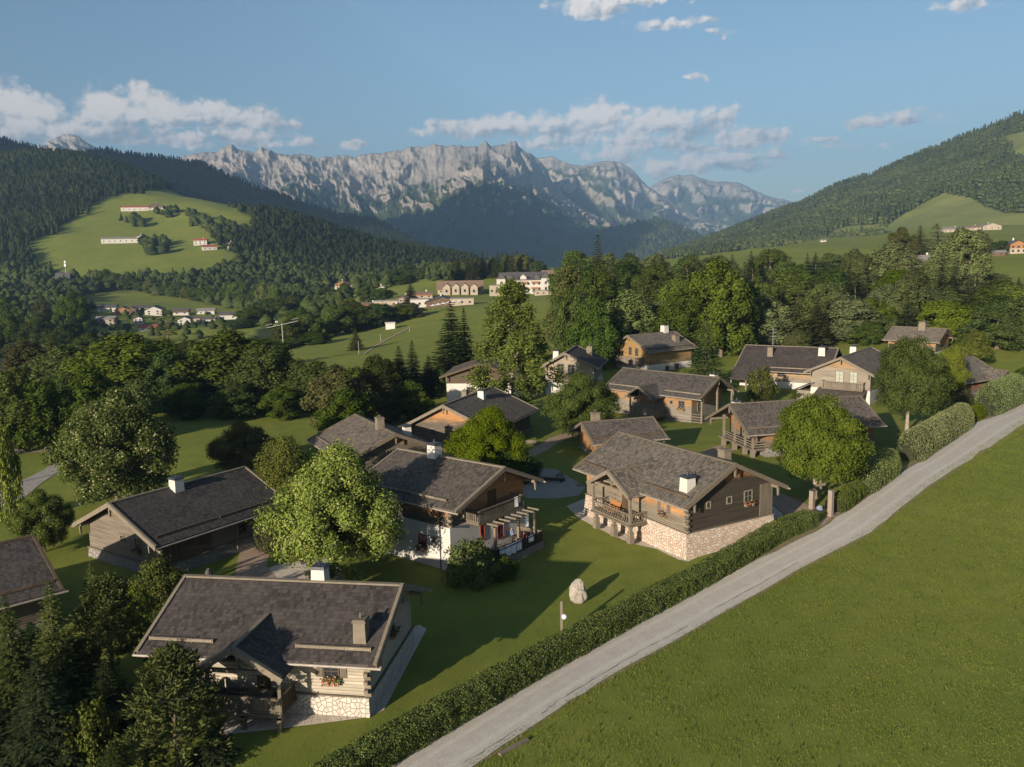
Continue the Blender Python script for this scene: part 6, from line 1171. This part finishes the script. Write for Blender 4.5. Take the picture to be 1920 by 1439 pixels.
g_ = 'buildings of the resort below the hotel'
for (px, py, w, h, yw, wl, rf, up, fl, D, lb) in [(692, 564, 30, 8, 0, WD_O, RF_B, None, False, 470, 'orange timber house at the left end of the resort'), (722, 563, 44, 10, 0, PL_B, RF_G, None, True, 465, 'flat beige block left in the resort'), (742, 576, 46, 10, 90, PL_W, RF_B, None, False, 420, 'wide white gable at the front of the resort'), (790, 552, 44, 9, 0, PL_B, RF_B, WD_O, False, 500, 'long low roof at the back of the resort'),
  (786, 570, 34, 15, 0, PL_W, RF_G, None, True, 440, 'tall pale block at the centre of the resort'), (826, 571, 62, 9, 90, WD_B, RF_D, None, False, 430, 'big dark gabled hall of the resort'), (866, 578, 44, 12, 0, PL_B, RF_G, WD_B, True, 425, 'flat roofed stone terrace building at the right of the resort'), (760, 560, 36, 8, 90, PL_B, RF_B, None, False, 480, 'small brown gable behind the white gable of the resort'), (770, 583, 40, 9, 10, WD_B, RF_D, None, False, 395, 'dark shed at the lower front of the resort')]:
    house('resort_building', 'building', lb, px, py, w, h, yw, None, wl, rf, up, D, g_, .3, 3, fl, rows=1)
house('row_house', 'building', 'long brown roofed row house with dormer gables left of the hotel', 862, 546, 88, 8, 0, 13, PL_B, RF_B, None, 525, None, .75, 7, rows=1, chim=False)
for i in range(4):
    q = atD(838 + i * 17, 541, 518); r = empty('gable_house', (q[0], q[1] - .5, g1(q[0], q[1]) + .4), math.radians(90), ('first', 'second', 'third', 'fourth')[i] + ' small gable from the left along the brown row house', 'gable house', 'gables along the row house')
    w = MB(); w.prism_x([(-2.2, -3), (2.2, -3), (2.2, 4.2), (0, 6.1), (-2.2, 4.2)], -3.5, 3); w.build('wall', PL_B, r); m_ = MB(); m_.prism_x([(-2.7, 3.9), (0, 6.2), (2.7, 3.9), (2.7, 4.15), (0, 6.45), (-2.7, 4.15)], -4, 3); m_.build('roof', RF_B, r); q2 = MB(); q2.box(-3.62, -3.48, -.6, .6, 1, 2.6); q2.build('window', GLASS, r)
# hotel
hr = house('hotel', 'hotel', 'large white hotel with dark roof and corner towers', 982, 556, 92, 27, 0, 16, PL_W, RF_D, None, 515, None, .55, 9, rows=3, chim=False)
D_h = 515; sc_ = D_h / FPX
for sg in (-1, 1):
    t_ = MB(); x = sg * 13.2; t_.box(x - 2.6, x + 2.6, -9.6, -7.0, -3, 9.4); t_.build('tower', PL_W, hr); c = MB(); c.add([(x - 3, -10, 9.4), (x + 3, -10, 9.4), (x + 3, -6, 9.4), (x - 3, -6, 9.4), (x, -8, 12.2)], [(0, 1, 4), (1, 2, 4), (2, 3, 4), (3, 0, 4), (3, 2, 1, 0)]); c.build('tower_roof', RF_D, hr)
    for k in range(2): q = MB(); z = 2.5 + k * 3.4; q.box(x - .6, x + .6, -9.72, -9.58, z, z + 1.6); q.build('window', GLASS, hr)
for k in range(2):
    for i in range(3): q = MB(); x = -7 + i * 7; z = 3.2 + k * 3.4; q.box(x - 2.4, x + 2.4, -8.6, -7.2, z, z + .9); q.build('balcony', WD_O if k < 2 else WD_B, hr)
for i in range(3): c = MB(); x = -8 + i * 8; c.prism_y([(x - 1.8, 8.6), (x + 1.8, 8.6), (x + 1.8, 10.2), (x, 11.6), (x - 1.8, 10.2)], -7.6, -2); c.build('dormer', RF_D if i != 1 else PL_W, hr)
house('hotel_annex', 'hotel annex', 'brown roofed white annex at the right side of the hotel', 1036, 552, 40, 22, 0, 14, PL_W, RF_B, None, 525, None, .7, 4, rows=2, chim=False); house('hotel_annex', 'hotel annex', 'grey cube building at the left side of the hotel', 931, 556, 26, 19, 0, 12, PL_B, RF_G, None, 505, None, .3, 3, True, rows=1); house('hotel_terrace', 'terrace', 'low beige terrace wall in front of the hotel annex', 1025, 562, 44, 8, 0, 4, PL_B, RF_G, None, 490, None, .3, 4, True, rows=1)
house('white_container', 'container', 'white box container standing on the sloping meadow', 731, 618, 17, 11, 6, 3, mat_plain('container_white', (.42, .42, .41), .6, .04), PL_W, None, None, None, .3, 0, True, rows=1)
g_ = 'farms on the right hand slope'
house('farmhouse', 'farmhouse', 'white house half hidden behind the pale trees on the right', 1740, 500, 48, 22, 0, 12, PL_W, RF_G, None, 400, g_, .5, 3); house('farmhouse', 'farmhouse', 'orange timber farmhouse above the right meadow', 1838, 484, 42, 20, 90, 14, PL_B, RF_D, WD_O, 500, g_, .5, 3); house('shed', 'shed', 'low open shed right of the orange timber farmhouse', 1872, 482, 34, 7, 0, 6, WD_B, RF_G, None, 480, g_, .35, 2, rows=1, chim=False)
house('farmhouse', 'farmhouse', 'orange farmhouse cut by the right frame edge', 1916, 482, 32, 18, 90, 14, PL_B, RF_D, WD_O, 490, g_, .5, 3); house('farmhouse', 'farmhouse', 'long low white farm building on the far right slope', 1790, 420, 34, 6, 0, 14, PL_B, RF_G, None, 1000, g_, .35, 4, rows=1); house('farmhouse', 'farmhouse', 'grey roofed low shed between the far white farms', 1828, 419, 30, 5, 0, 12, PL_B, RF_B, None, 1010, g_, .35, 3, rows=1); house('farmhouse', 'farmhouse', 'pale broad gabled farmhouse at the far right slope', 1866, 417, 34, 7, 90, 22, PL_B, RF_G, None, 1010, g_, .35, 3, rows=1); house('shed', 'shed', 'tiny white shed on the meadow edge under the right hill', 1546, 447, 12, 3, 0, 8, PL_W, RF_G, None, 930, None, .3, 1, rows=1, chim=False)

# ------------------------------------------------------------------ small things, far
def pole(name, label, px, py, pyt, r, mat, cat, D=None, group=None, arm=None):
    p = gat(px, py) if D is None else (lambda q: np.array([q[0], q[1], g1(q[0], q[1])]))(atD(px, py, D)); top = atD(px, pyt, p[1])[2] - p[2]; b = empty(name, p, 0, label, cat, group); m_ = MB(); m_.tube([(0, 0, -.5), (0, 0, top)], [r, r * .75], 8); m_.build('shaft', mat, b); return b, top
WHITE_M = mat_plain('white_metal', (.4, .4, .39), .5, .05); ST = mat_plain('galvanised_steel', (.20, .20, .195), .5, .1, 2, .4, .5)
b, h = pole('radio_mast', 'slim grey mobile phone mast at the left of the valley', 126, 532, 489, .45, ST, 'mast')
q = MB(); q.box(-.9, .9, -.9, .9, h - 5.5, h - 3.0); q.build('antenna', WHITE_M, b); q = MB(); q.box(-.7, .7, -.7, .7, h - 2.4, h - .2); q.build('antenna', WHITE_M, b)
b, h = pole('chairlift_mast', 'chairlift mast with a slanting steel crossbar above the trailers', 531, 645, 606, .25, ST, 'lift mast', 300)
q = MB(); q.beam((-5.5, 0, h - 1.6), (5.5, 0, h + .6), .14, .14); q.build('crossbar', ST, b)
for sg in (-1, 1): q = MB(); q.beam((sg * 4.6 - 1.2, 0, h + sg * .95 - .3 + .5), (sg * 4.6 + 1.2, 0, h + sg * .95 + .2 + .5), .2, .3); q.build('pulley_train', METAL, b)
a_, c_ = atD(560, 592, 302), atD(720, 566, 430); q = MB(); q.tube([tuple(a_), tuple((a_ + c_) / 2 - [0, 0, 1.5]), tuple(c_)], .05, 5); tag(q.build('lift_cable', ST), 'thin lift cable strung above the trees toward the resort', 'cable')
for (px, py, pt_, r, lb) in [(673, 665, 640, .10, 'white pole beside the young tree on the sloping meadow'), (832, 648, 620, .10, 'white pole left of the tall spruce pair'), (768, 622, 612, .12, 'short grey post at the top of the meadow path'), (714, 640, 627, .12, 'thin grey post beside the meadow path')]: pole('marker_pole', lb, px, py, pt_, r, ST, 'pole', None, 'poles on the sloping meadow')
for i, (px, py, w_, lb) in enumerate([(514, 607, 15, 'white trailer at the left end of the parked row'), (536, 604, 13, 'white boxy trailer, second in the parked row'), (552, 600, 12, 'pale van in the middle of the parked row'), (566, 597, 11, 'small white car behind the brown shelter')]):
    p = gat(px, py); w = w_ / FPX * p[1]; r = empty('parked_trailer', p, R_(12), lb, 'trailer', 'vehicles parked beyond the meadow'); q = MB(); q.box(-w / 2, w / 2, -1.1, 1.1, .5, 2.5); q.build('body', WHITE_M, r); q = MB(); q.box(-w / 2 + .3, w / 2 - .3, -1.13, -1.09, 1.4, 2.1); q.build('window', GLASS, r)
    for sg in (-1, 1): q = MB(); q.tube([(sg * w * .3, -1.12, .42), (sg * w * .3, -.8, .42)], .42, 10); q.build('wheel', METAL, r)
house('market_shelter', 'shelter', 'brown shelter roof at the right end of the parked trailers', 586, 598, 26, 5, 8, 5, WD_B, RF_B, None, None, None, .5, 2, rows=1, chim=False)
house('truck', 'truck', 'white truck box on the pale yard at the left edge', 134, 665, 14, 9, 0, 3, PL_W, RF_G, None, None, None, .2, 1, True, rows=1)
PARA = mat_plain('parasol_cloth', (.45, .44, .42), .9, .05)
for i in range(6):
    p = atD(812 + i * 10, 577 - (i % 2) * 2, 405 + i * 2); r = empty('parasol', (p[0], p[1], g1(p[0], p[1])), 0, ('leftmost', 'second from left', 'third from left', 'third from right', 'second from right', 'rightmost')[i] + ' white parasol on the resort terrace', 'parasol', 'parasols on the resort terrace')
    q = MB(); n = 8; q.add([(0, 0, 3.6)] + [(1.7 * math.cos(k * math.pi / 4), 1.7 * math.sin(k * math.pi / 4), 2.9) for k in range(n)] + [(0, 0, 3.5)], [(0, k + 1, (k + 1) % n + 1) for k in range(n)] + [(n + 1, (k + 1) % n + 1, k + 1) for k in range(n)]); q.build('canopy', PARA, r); q = MB(); q.tube([(0, 0, 0), (0, 0, 3.5)], .06, 6); q.build('pole', ST, r)
b, h = pole('antenna_pole', 'thin antenna pole with crossbars rising behind the long dark roof', 1448, 690, 615, .07, ST, 'antenna', 190)
for k in range(5): q = MB(); z = h - .4 - k * .75; q.beam((-.8 + .1 * k, 0, z), (.8 - .1 * k, 0, z), .07, .07); q.build('crossbar', ST, b)

# ------------------------------------------------------------------ small things in the garden
ROCKM = STONE = mat_plain('boulder_stone', (.23, .205, .175), .95, .35, 1.6)
def rock(name, label, x, y, h, wx, wy, seed, mat, lean=(0, 0), top=.45, cat='boulder'):
    bm = bmesh.new(); bmesh.ops.create_icosphere(bm, subdivisions=5, radius=1)
    for v in bm.verts:
        c = v.co; t = (c.z + 1) / 2; w = (1 - t) + t * top; n_ = fbm(np.array([c.x * 1.2 + seed]), np.array([c.y * 1.2 + c.z * 1.7]), 5, seed)[0]; s = 1 + .20 * n_
        c.x, c.y = (round(c.x * 2.2) / 2.2 * .3 + c.x * .7) * wx / 2 * w * s, c.y * wy / 2 * w * s; c.z = t * h * (1 + .08 * n_) - .15; c.x += lean[0] * t; c.y += lean[1] * t
    me = bpy.data.meshes.new(name); bm.to_mesh(me); bm.free(); uvs(me); o = link(name, me, mat); o.location = (x, y, g1(x, y)); return tag(o, label, cat)
p = at(1085, 1116); rock('boulder', 'pale upright boulder standing on the lawn before the hedge', p[0], p[1], 2.1, 1.75, 1.2, 3, ROCKM, (-.15, .1), .62)
p = at(391, 1078); rock('dark_stone', 'black upright stone on the grass by the brick path', p[0], p[1], 1.15, .75, .6, 5, METAL, (0, 0), .75)
p = at(1537, 957); rock('round_stone', 'blue grey round stone by the left gate post', p[0], p[1], .8, .8, .8, 8, mat_plain('blue_stone', (.15, .18, .23), .6), (0, 0), .7)
for i, (px, py, s_) in enumerate([(1010, 905, .7), (1050, 895, .9), (1085, 912, .6), (975, 900, .6), (1100, 850, .7)]):
    p = at(px, py); rock('boulder', ('low rock in the middle of the gravel court', 'larger rock at the right of the gravel court', 'small rock at the edge of the gravel court toward the lattice porch', 'small rock at the left of the gravel court', 'grey rock at the foot of the small low chalet')[i], p[0], p[1], s_ * .8, s_ * 1.3, s_, 20 + i, STONE_D)
p = at(1053, 1181); r = empty('lamp_post', p, 0, 'short wooden post with a white globe lamp on the lawn', 'lamp post'); q = MB(); q.box(-.09, .09, -.09, .09, -.2, 2.25); q.build('post', WOOD_L, r)
bm = bmesh.new(); bmesh.ops.create_uvsphere(bm, u_segments=18, v_segments=12, radius=.2); me = bpy.data.meshes.new('globe'); bm.to_mesh(me); bm.free(); me.polygons.foreach_set('use_smooth', [True] * len(me.polygons)); o = link('globe', me, WHITE, r); o.location = (.2, -.2, 1.1); q = MB(); q.beam((0, 0, 1.1), (.2, -.2, 1.1), .05, .05); q.build('bracket', METAL, r)
GP = mat_plain('gate_post_stone', (.18, .145, .12), .9, .12)
for i, (px, py, h_, lb) in enumerate([(1557, 966, 2.6, 'tall pale gate post at the right side of the garden gate'), (1522, 952, 2.0, 'pale gate post behind the hedge end, left of the gate')]):
    p = at(px, py); r = empty('gate_post', p, R_(40), lb, 'gate post', 'posts of the garden gate'); q = MB(); q.frustum(-.22, .22, -.22, .22, -.2, h_, .02); q.build('shaft', GP, r); q = MB(); q.frustum(-.26, .26, -.26, .26, h_ + .005, h_ + .1, -.02); q.build('cap', GP, r); q = MB(); q.box(.23, .28, -.06, .06, .5, .8); q.build('hinge', METAL, r)
p = at(1549, 958); r = empty('garden_gate', p, R_(58), 'dark iron gate standing open beside the pale post', 'gate'); q = MB()
for k in range(9): q.tube([(-.8 + k * .2, 0, .1), (-.8 + k * .2, 0, 1.25)], .018, 5)
q.beam((-.85, 0, .2), (.85, 0, .2), .05, .05); q.beam((-.85, 0, 1.2), (.85, 0, 1.2), .05, .05); q.build('iron_bars', METAL, r)
p = at(1538, 938); r = empty('signpost', p, R_(20), 'wooden post with a crossboard between the lane tree and the gate', 'signpost'); q = MB(); q.box(-.1, .1, -.1, .1, -.1, 2.4); q.build('post', WOOD_L, r); q = MB(); q.box(-.75, .55, -.16, -.105, 1.65, 1.95); q.build('board', WOOD_L, r)
p = at(963, 1402); q = MB(); q.box(-1.1, 1.1, -.12, .12, .02, .14); o = q.build('plank', WOOD_L); o.location = (p[0], p[1], g1(p[0], p[1])); o.rotation_euler = (0, 0, R_(42)); tag(o, 'pale weathered plank lying in the grass beside the lane', 'plank')
# terrace furniture and towels on the white chalet, in that chalet's own directions
def inroot(H_, x, y, z): return H_.root.matrix_basis @ Vector((x, y, z))
def put(o, H_, x, y, z, rz=0): o.location = inroot(H_, x, y, z); o.rotation_euler = (0, 0, H_.root.rotation_euler.z + rz)
bpy.context.view_layer.update()
def towel(H_, x, y, z, w, drop, label, rz=0.0, mat=WHITE, over=.35):
    n = 12; mb = MB(); V = []; k = 9
    for i in range(n + 1):
        u = -w / 2 + w * i / n
        for j in range(k + 1):
            t = j / k; back = over / (over + drop)
            if t < back: zz = -over * (1 - t / back); d = -.055
            else: zz = -drop * (t - back) / (1 - back); d = .055 + .05 * math.sin(u * 9) * (t - back)
            if abs(t - back) < .06: zz = .06; d = 0
            V.append((d, u + .015 * math.sin(t * 7), zz))
    F_ = [(i * (k + 1) + j, (i + 1) * (k + 1) + j, (i + 1) * (k + 1) + j + 1, i * (k + 1) + j + 1) for i in range(n) for j in range(k)]
    me = bpy.data.meshes.new('towel'); me.from_pydata(V, [], F_); me.update(); o = link('towel', me, mat); sm = o.modifiers.new('thick', 'SOLIDIFY'); sm.thickness = .02; put(o, H_, x, y, z, rz); return tag(o, label, 'towel', 'white towels drying on the white chalet')
for i, (y, w, d, lb) in enumerate([(-2.55, .75, .55, 'leftmost white towel on the terrace railing, hanging short'), (-1.7, .8, .95, 'long white towel second from the left on the terrace railing'), (-.85, .8, .95, 'long white towel third from the left on the terrace railing'), (0.0, .75, .85, 'long white towel fourth from the left on the terrace railing'), (1.9, .8, .55, 'crumpled white cloth apart at the right on the terrace railing')]): towel(B, 8.65, y, .96, w, d, lb)
towel(B, B.x1 + 1.64, 1.7, 4.58, .5, .9, 'white towel hanging over the upper balcony railing'); towel(B, 7.95, 2.2, 3.0, .45, 1.3, 'white cloth hanging from the pergola beam')
def table(H_, x, y, z, L_, W_, label, rz=0, mat=WOOD_L, name='table', h=.75, cat='table'):
    r = empty(name, (0, 0, 0), 0, label, cat); put(r, H_, x, y, z, rz); q = MB(); q.box(-L_ / 2, L_ / 2, -W_ / 2, W_ / 2, h - .06, h); q.build('tabletop' if h > .6 else 'seat', mat, r)
    for sx in (-1, 1):
        for sy in (-1, 1): q = MB(); q.box(sx * (L_ / 2 - .12) - .04, sx * (L_ / 2 - .12) + .04, sy * (W_ / 2 - .08) - .04, sy * (W_ / 2 - .08) + .04, 0, h - .062); q.build('leg', mat, r)
    return r
table(E, 1.0, -6.1, 1.52, 1.9, .85, 'wooden table on the lattice railed porch'); table(E, 1.0, -5.35, 1.52, 1.8, .35, 'wooden bench behind the porch table of the grey roofed chalet', 0, WOOD_O, 'bench', .45, 'bench')
for i, (x, y) in enumerate([(-1.6, -6.3), (-2.5, -6.2)]):
    r = empty('lounge_chair', (0, 0, 0), 0, ('brown lounge chair beside the porch table', 'brown lounge chair at the left end of the lattice porch')[i], 'chair', 'lounge chairs on the lattice porch'); put(r, E, x, y, 1.52, R_(20)); q = MB(); q.box(-.35, .35, -.6, .5, .32, .4); q.build('seat', WOOD_O, r); q = MB(); q.beam((0, .5, .4), (0, .95, 1.0), .7, .06); q.build('backrest', WOOD_O, r)
    for sx in (-1, 1):
        for yy in (-.5, .4): q = MB(); q.box(sx * .31 - .03, sx * .31 + .03, yy - .03, yy + .03, 0, .32); q.build('leg', WOOD_D, r)
table(A, .4, -6.3, .9, 1.7, .8, 'wooden table in the shade of the front porch', 0, WOOD_G); table(B, 6.9, 2.5, -.1, 1.8, .9, 'dark table on the pergola terrace of the white chalet', R_(90), WOOD_D)
p = at(1035, 905); r = empty('garden_bench', p, R_(-10), 'dark log bench on the shaded gravel court', 'bench'); q = MB(); q.tube([(-1.6, 0, .42), (1.6, 0, .42)], .2, 10); q.build('seat', WOOD_D, r)
for sg in (-1, 1): q = MB(); q.box(sg * 1.1 - .15, sg * 1.1 + .15, -.16, .16, -.05, .3); q.build('leg', WOOD_D, r)
p = at(996, 838); r = empty('garden_bench', p, R_(-5), 'small pale bench beside the path under the dark round tree', 'bench'); q = MB(); q.box(-.8, .8, -.2, .2, .4, .46); q.build('seat', WOOD_G, r); q = MB(); q.box(-.8, .8, .18, .23, .5, .95); q.build('backrest', WOOD_G, r)
for sg in (-1, 1): q = MB(); q.box(sg * .7 - .04, sg * .7 + .04, -.18, .18, 0, .4); q.build('leg', WOOD_G, r)
r = empty('bollard', at(38, 905), 0, 'rusty bollard beside the lower left path', 'bollard'); q = MB(); q.box(-.1, .1, -.1, .1, -.1, 1.0); q.build('post', WOOD_O, r); q = MB(); q.box(-.12, .12, -.12, .12, 1.005, 1.12); q.build('cap', METAL, r)
bm_ = MB(); bm_.beam((0, 0, 0), (1.9, 0, 0), .5, .08)
# satellite dish and plank stacks on the roofs
# ------------------------------------------------------------------ people on the terrace
SKIN = mat_plain('skin', (.36, .21, .15), .6, .08, 4); HAIR = mat_plain('hair', (.035, .025, .018), .6, .2, 6)
def person(label, H_, x, y, z, rz, top, low, sit=True, lean=.12):
    """one continuous skinned body; hair and clothes are its children"""
    V = []; E_ = []; Rd = []
    def add(p, r, par=None):
        V.append(p); Rd.append(r); i = len(V) - 1
        if par is not None: E_.append((par, i))
        return i
    hz_ = .50 if sit else .95
    pel = add((0, 0, hz_), .15); ab = add((0, lean * .4, hz_ + .18), .135, pel); ch = add((0, lean, hz_ + .40), .155, ab); nk = add((0, lean * 1.2, hz_ + .56), .055, ch); hd0 = add((0, lean * 1.3 - .01, hz_ + .63), .075, nk); hd1 = add((0, lean * 1.3 - .02, hz_ + .74), .095, hd0); add((0, lean * 1.3 - .01, hz_ + .82), .07, hd1); ns = add((0, lean * 1.3 - .11, hz_ + .71), .02, hd1)
    for s in (-1, 1):
        add((s * .088, lean * 1.3, hz_ + .72), .018, hd1)
        sh = add((s * .19, lean, hz_ + .47), .062, ch); el_ = add((s * .26, lean - .10, hz_ + .22), .046, sh); wr = add((s * .20, lean - .34, hz_ + .20), .032, el_); pa = add((s * .19, lean - .41, hz_ + .20), .036, wr)
        for f in range(4): k = add((s * (.165 + .022 * f), lean - .46, hz_ + .20), .0095, pa); add((s * (.165 + .022 * f), lean - .505 + .006 * abs(f - 1), hz_ + .175), .008, k)
        th = add((s * .145, lean - .40, hz_ + .215), .010, pa); add((s * .13, lean - .45, hz_ + .20), .009, th)
        hp = add((s * .10, -.02 if sit else 0, hz_ - .04), .10, pel)
        if sit: kn = add((s * .13, -.44, hz_ - .02), .072, hp); an = add((s * .12, -.46, .09), .044, kn); add((s * .12, -.62, .05), .04, an)
        else: kn = add((s * .11, -.02, .50), .07, hp); an = add((s * .11, 0, .09), .044, kn); add((s * .11, -.16, .05), .04, an)
    me = bpy.data.meshes.new('person'); me.from_pydata(V, E_, []); me.update(); o = link('person', me, SKIN)
    m_ = o.modifiers.new('skin', 'SKIN'); m_.use_smooth_shade = True
    for i, q in enumerate(me.skin_vertices[0].data): q.radius = (Rd[i], Rd[i]); q.use_root = i == 0
    sb = o.modifiers.new('sub', 'SUBSURF'); sb.levels = 1; sb.render_levels = 1
    put(o, H_, x, y, z, rz); tag(o, label, 'person', 'people on the terrace')
    q = MB(); q.tube([(0, 0, hz_ - .06), (0, lean * .4, hz_ + .18), (0, lean, hz_ + .42), (0, lean * 1.15, hz_ + .53)], [.19, .17, .20, .09], 14)
    for s in (-1, 1): q.tube([(s * .15, lean, hz_ + .49), (s * .23, lean - .05, hz_ + .33), (s * .265, lean - .11, hz_ + .21)], [.085, .075, .062], 10)
    q.build('shirt', top, o, True); q = MB()
    for s in (-1, 1): q.tube([(s * .08, .02, hz_ - .02), (s * .13, -.44, hz_ - .0), (s * .125, -.47, hz_ - .22)] if sit else [(s * .09, 0, hz_ + .02), (s * .11, -.02, .5), (s * .11, 0, .12)], [.13, .095, .075], 10)
    q.build('trousers', low, o, True)
    q = MB(); q.tube([(0, lean * 1.3 + .045, hz_ + .60), (0, lean * 1.3 + .04, hz_ + .70), (0, lean * 1.3 + .02, hz_ + .80), (0, lean * 1.3 + .0, hz_ + .865)], [.075, .105, .10, .03], 12); q.build('hair', HAIR, o, True); return o
CL_W = mat_plain('cloth_white', (.40, .43, .48), .9, .08, 4); CL_R = mat_plain('cloth_dark_red', (.14, .035, .04), .9, .1, 4); CL_D = mat_plain('cloth_navy', (.03, .035, .06), .9, .1, 4); CL_B = mat_plain('cloth_blue', (.12, .18, .36), .9, .1, 4)
def chair(label, H_, x, y, z, rz):
    r = empty('terrace_chair', (0, 0, 0), 0, label, 'chair', 'chairs on the white chalet terrace'); put(r, H_, x, y, z, rz); q = MB(); q.box(-.24, .24, -.3, .2, .36, .40); q.build('seat', WOOD_D, r); q = MB(); q.box(-.24, .24, .2, .25, .42, .95); q.build('backrest', WOOD_D, r)
    for sx in (-1, 1):
        for yy in (-.26, .2): q = MB(); q.box(sx * .21 - .02, sx * .21 + .02, yy - .02, yy + .02, 0, .36); q.build('leg', WOOD_D, r)
for i, (x, y, rz, tp, lw, lb) in enumerate([(7.3, -1.9, 80, CL_W, CL_D, 'seated person with dark hair and white top by the left pergola post'), (7.75, 2.0, 20, CL_R, CL_D, 'seated person in dark red top behind the crumpled cloth'), (7.7, 3.0, -60, CL_D, CL_D, 'seated person in dark navy top at the right end of the terrace'), (6.1, 2.3, 100, CL_B, CL_D, 'seated person in blue at the inner side of the terrace table')]):
    chair(('chair', 'chair', 'chair', 'chair')[i] + ' under the ' + ('white topped person', 'person in dark red', 'person in navy', 'person in blue')[i], B, x, y, -.1, R_(rz)); person(lb, B, x, y, -.1, R_(rz), tp, lw)

# ------------------------------------------------------------------ grass blades near the camera
def blades(name, polys, dens_, hgt, wid, seed, excl=()):
    rs = np.random.RandomState(seed); out_ = []
    for poly in polys:
        P = np.array([at(*q)[:2] for q in poly]); lo, hi = P.min(0), P.max(0); n = int((hi - lo).prod() * dens_); X = rs.uniform(lo[0], hi[0], n); Y = rs.uniform(lo[1], hi[1], n); ok = inpoly(X, Y, [tuple(p) for p in P])
        for e in excl: ok &= ~inpoly(X, Y, [tuple(at(*q)[:2]) for q in e])
        X, Y = X[ok], Y[ok]; out_.append(np.stack([X, Y], 1))
    XY = np.concatenate(out_); keep = rs.uniform(0, 1, len(XY)) < np.clip(.35 + .9 * fbm(XY[:, 0] / 2.5, XY[:, 1] / 2.5, 3, 50) + .35, .12, 1); XY = XY[keep]; n = len(XY); Z = gz(XY[:, 0], XY[:, 1]); B_ = np.concatenate([XY, Z[:, None]], 1); a = rs.uniform(0, 6.28, n); h = hgt * rs.uniform(.5, 1.4, n); w = wid * rs.uniform(.6, 1.4, n); dx = np.stack([np.cos(a), np.sin(a), np.zeros(n)], 1) * w[:, None] / 2
    tip = B_ + np.stack([rs.normal(0, .45, n) * h, rs.normal(0, .45, n) * h, h], 1); B_[:, 2] -= .01; V = np.stack([B_ - dx, B_ + dx, tip], 1).reshape(-1, 3); me = np_mesh(name, V, np.arange(3 * n).reshape(-1, 3), 3); return tag(link(name, me, BLADE), kind='stuff')
m, t = newmat('grass_blades'); isl = N(t, 'ShaderNodeNewGeometry').outputs['Random Per Island']; nz_ = M_(t, 'ADD', M_(t, 'MULTIPLY', MR(t, NOISE(t, POS(t), .3, 5, .65), .3, .7), .5), M_(t, 'MULTIPLY', MR(t, NOISE(t, POS(t), .055, 4, .6), .35, .65), .5)); c = MIX(t, M_(t, 'MULTIPLY', M_(t, 'ADD', isl, M_(t, 'MULTIPLY', nz_, 1.6)), .385), (.078, .106, .017), (.165, .185, .034)); c = MIX(t, MR(t, isl, .93, .97), c, (.22, .20, .08))
out(t, N(t, 'ShaderNodeMixShader', {0: .3, 1: N(t, 'ShaderNodeBsdfDiffuse', {'Color': c}).outputs[0], 2: N(t, 'ShaderNodeBsdfTranslucent', {'Color': c}).outputs[0]}).outputs[0]); BLADE = m
blades('field_grass', [[(800, 1490), (905, 1441), (1060, 1334), (1300, 1190), (1510, 1070), (1640, 1005), (1760, 912), (1885, 832), (1960, 800), (1990, 1500)]], 100, .11, .042, 61)
blades('lawn_grass', [[(330, 1500), (520, 1380), (720, 1345), (800, 1190), (950, 1010), (1060, 960), (1130, 1000), (1270, 1060), (1171, 1117), (1022, 1200), (808, 1317), (600, 1434), (500, 1500)], [(200, 1300), (420, 1390), (500, 1500), (-20, 1500)]], 60, .06, .035, 62)

blades('verge_grass', [[(x + a, y + b) for (x, y), (a, b) in zip(RR, [(6, 8)] * len(RR))] + [(x - 7, y - 8) for x, y in RR[::-1]]], 70, .13, .05, 63)

BLADE = mat_leaf('weed_leaves', (.030, .055, .010), (.070, .110, .020), .3)
blades('field_weeds', [[(905, 1441), (1060, 1334), (1300, 1190), (1510, 1070), (1640, 1005), (1760, 912), (1885, 832), (1960, 800), (1990, 1500), (800, 1490)]], 1.3, .15, .14, 64)
